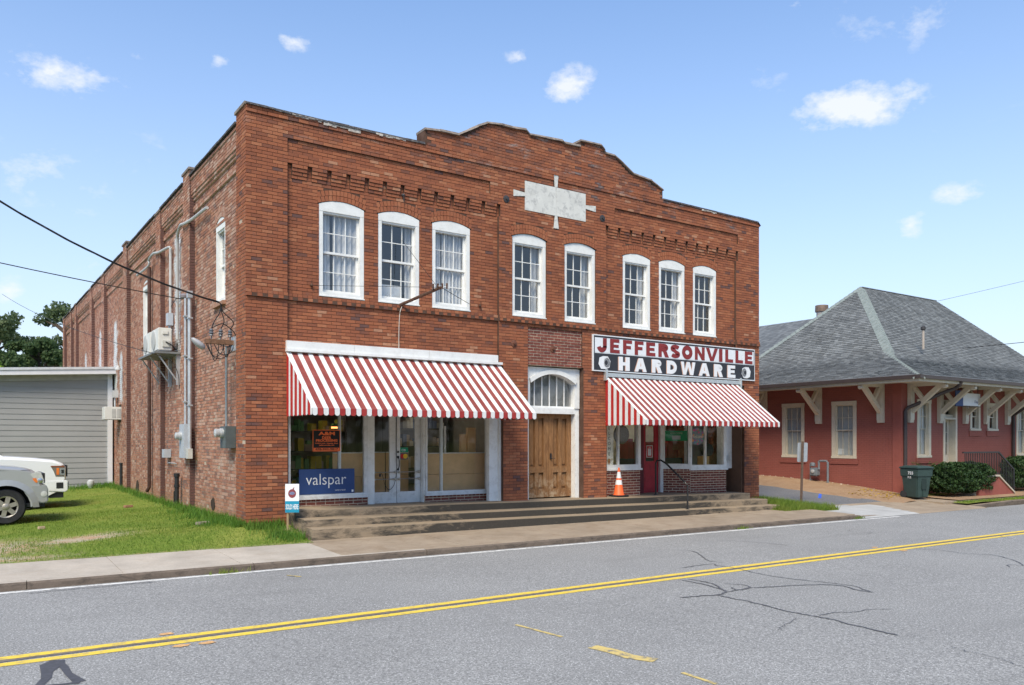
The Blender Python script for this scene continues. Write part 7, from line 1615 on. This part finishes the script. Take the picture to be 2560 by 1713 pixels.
for k, (label, x, y, h, r, mat, cl, n, s_) in enumerate((('tall open crowned tree touching the end of the brick wall', 5.2, 80, 16.0, 5.2, L_MID, 46, 9000, .22), ('tall open tree at the left edge beyond the lean-to', -1.3, 82, 15.2, 5.0, L_MID, 46, 9000, .22), ('dense dark tree between the two tall ones over the lean-to roof', 2.0, 74, 11.4, 3.8, L_DARK, 40, 13000, .22), ('low dark tree at the left edge above the lean-to roof', -2.6, 70, 10.0, 3.8, L_DARK, 36, 11000, .22), ('low dark tree close against the far end of the brick wall', 4.2, 66, 9.6, 3.0, L_DARK, 30, 9000, .2))): tree(label, x, y, h, r, mat, cl, n, s_, 20+k)
tree('small bright yellow green tree over the left end of the lean-to roof', -3.2, 42, 6.9, 1.5, L_BRIGHT, 18, 3600, .11, 61, .3)
oc, orr = [], []
for k in range(150):
    x = -42+.72*k+rnd.uniform(-2, 2); y = -34+rnd.uniform(-5, 4); r = rnd.uniform(1.4, 2.6); oc.append((x, y, rnd.uniform(1.2, 9.5))); orr.append(r)
V, s_ = leaf_cloud(oc, orr, 16000, .42, (1, 1, .85), .5); leaves_obj('woods', V, None, s_, L_DARK, None, 4, kind='stuff')
def hedge(label, x0, x1, y0, y1, z0, z1, n, mat=L_HEDGE, size=.045, name='hedge'):
    t = thing(name, label, 'hedge' if name == 'hedge' else 'shrub', ((x0+x1)/2, (y0+y1)/2, z0)); cx, cy, cz = (x0+x1)/2, (y0+y1)/2, (z0+z1)/2; a, b, c = (x1-x0)/2, (y1-y0)/2, (z1-z0)/2
    d = RNG.normal(size=(n, 3)); d /= (np.abs(d)**4.2).sum(1)[:, None]**(1/4.2); rr = RNG.random(n)**.12; lump = 1+.05*np.sin(d[:, 0]*9+d[:, 2]*5)+.045*np.sin(d[:, 1]*8-d[:, 2]*11); p = np.stack([cx+d[:, 0]*a*rr*lump, cy+d[:, 1]*b*rr*lump, cz+d[:, 2]*c*rr*lump], 1)
    u = RNG.normal(size=(n, 3)); u /= np.linalg.norm(u, axis=1)[:, None]; v = np.cross(u, RNG.normal(size=(n, 3))); v /= np.linalg.norm(v, axis=1)[:, None]; s_ = size*RNG.uniform(.5, 1.3, n)[:, None]; q = np.empty((n, 4, 3)); q[:, 0] = p-u*s_; q[:, 1] = p-v*s_*.6; q[:, 2] = p+u*s_; q[:, 3] = p+v*s_*.6
    leaves_obj('foliage', q.reshape(-1, 3), None, RNG.random(n), mat, t, 4); mb = MB()
    for k in range(6): mb.tube([(cx+a*.6*random.uniform(-1, 1), cy, z0-.05), (cx+a*.7*random.uniform(-1, 1), cy+b*.4*random.uniform(-1, 1), cz)], .02, 5)
    mb.build('stems', BARK, t)
hedge('clipped dark green boxy hedge between the bin and the depot steps', 23.35, 26.6, -1.55, -.45, -.22, .80, 16000); hedge('clipped dark hedge right of the depot steps', 28.9, 31.8, -1.3, -.3, -.2, .95, 11000)
t = thing('fern_shrub', 'bright green ferny shrub behind the bin under the depot window', 'shrub', (23.9, -.35, .0)); V, s_ = [], []
for k in range(46):
    a = rnd.uniform(0, 2*math.pi); L = rnd.uniform(.45, .85); c = Vector((23.85+rnd.gauss(0, .12), -.38+rnd.gauss(0, .06), .35)); up_ = rnd.uniform(.5, 1.1)
    for j in range(14):
        f = j/13; p = c+Vector((math.cos(a)*L*f, math.sin(a)*L*f*.6, L*up_*(f-.55*f*f)*1.3)); sd_ = Vector((-math.sin(a), math.cos(a), 0))
        for s2 in (1, -1): w = .11*(1-f*.8); q = p+sd_*s2*w+Vector((0, 0, -.02)); e = Vector((math.cos(a), math.sin(a), .2))*.022; V += [p-e, q, p+e]; s_.append(rnd.random())
leaves_obj('fronds', np.array([tuple(v) for v in V]), None, np.array(s_), mk_leaf('fern_leaf', (.03, .085, .015), (.10, .20, .035), (.08, .16, .03)), t, 3); MB().lathe((23.85, -.38, -.15), [(.03, 0), (.02, .5)], 6).build('stem', BARK, t)
p = []
for k in range(120): p.append((rnd.uniform(20.9, 22.3), rnd.uniform(-.6, .9), 0))
V, s_ = [], []
for x, y, _ in p:
    z = H(x, y)+.03; a = rnd.uniform(0, 6.28); e, f = Vector((math.cos(a), math.sin(a), .3))*.045, Vector((-math.sin(a), math.cos(a), .2))*.03; c = Vector((x, y, z)); V += [c-e, c-f, c+e, c+f]; s_.append(rnd.random())
leaves_obj('fallen_leaves', np.array([tuple(v) for v in V]), None, np.array(s_), mk_leaf('yellow_leaf', (.45, .27, .04), (.62, .42, .06), (.3, .2, .06)), None, 4, kind='stuff')
V = []
for k in range(150):
    y = rnd.uniform(.2, 6.5); x = 22.62+rnd.gauss(0, .07); z = H(x, y)+.02; s2 = rnd.uniform(.015, .045); c = Vector((x, y, z)); d = [Vector((rnd.gauss(0, 1), rnd.gauss(0, 1), rnd.gauss(0, .6))).normalized()*s2 for _ in range(3)]; V += [c+d[0], c+d[1], c+d[2]]
leaves_obj('rubble', np.array([tuple(v) for v in V]), None, RNG.random(150), flat('pale_rubble2', (.55, .47, .38), .9), None, 3, kind='stuff')
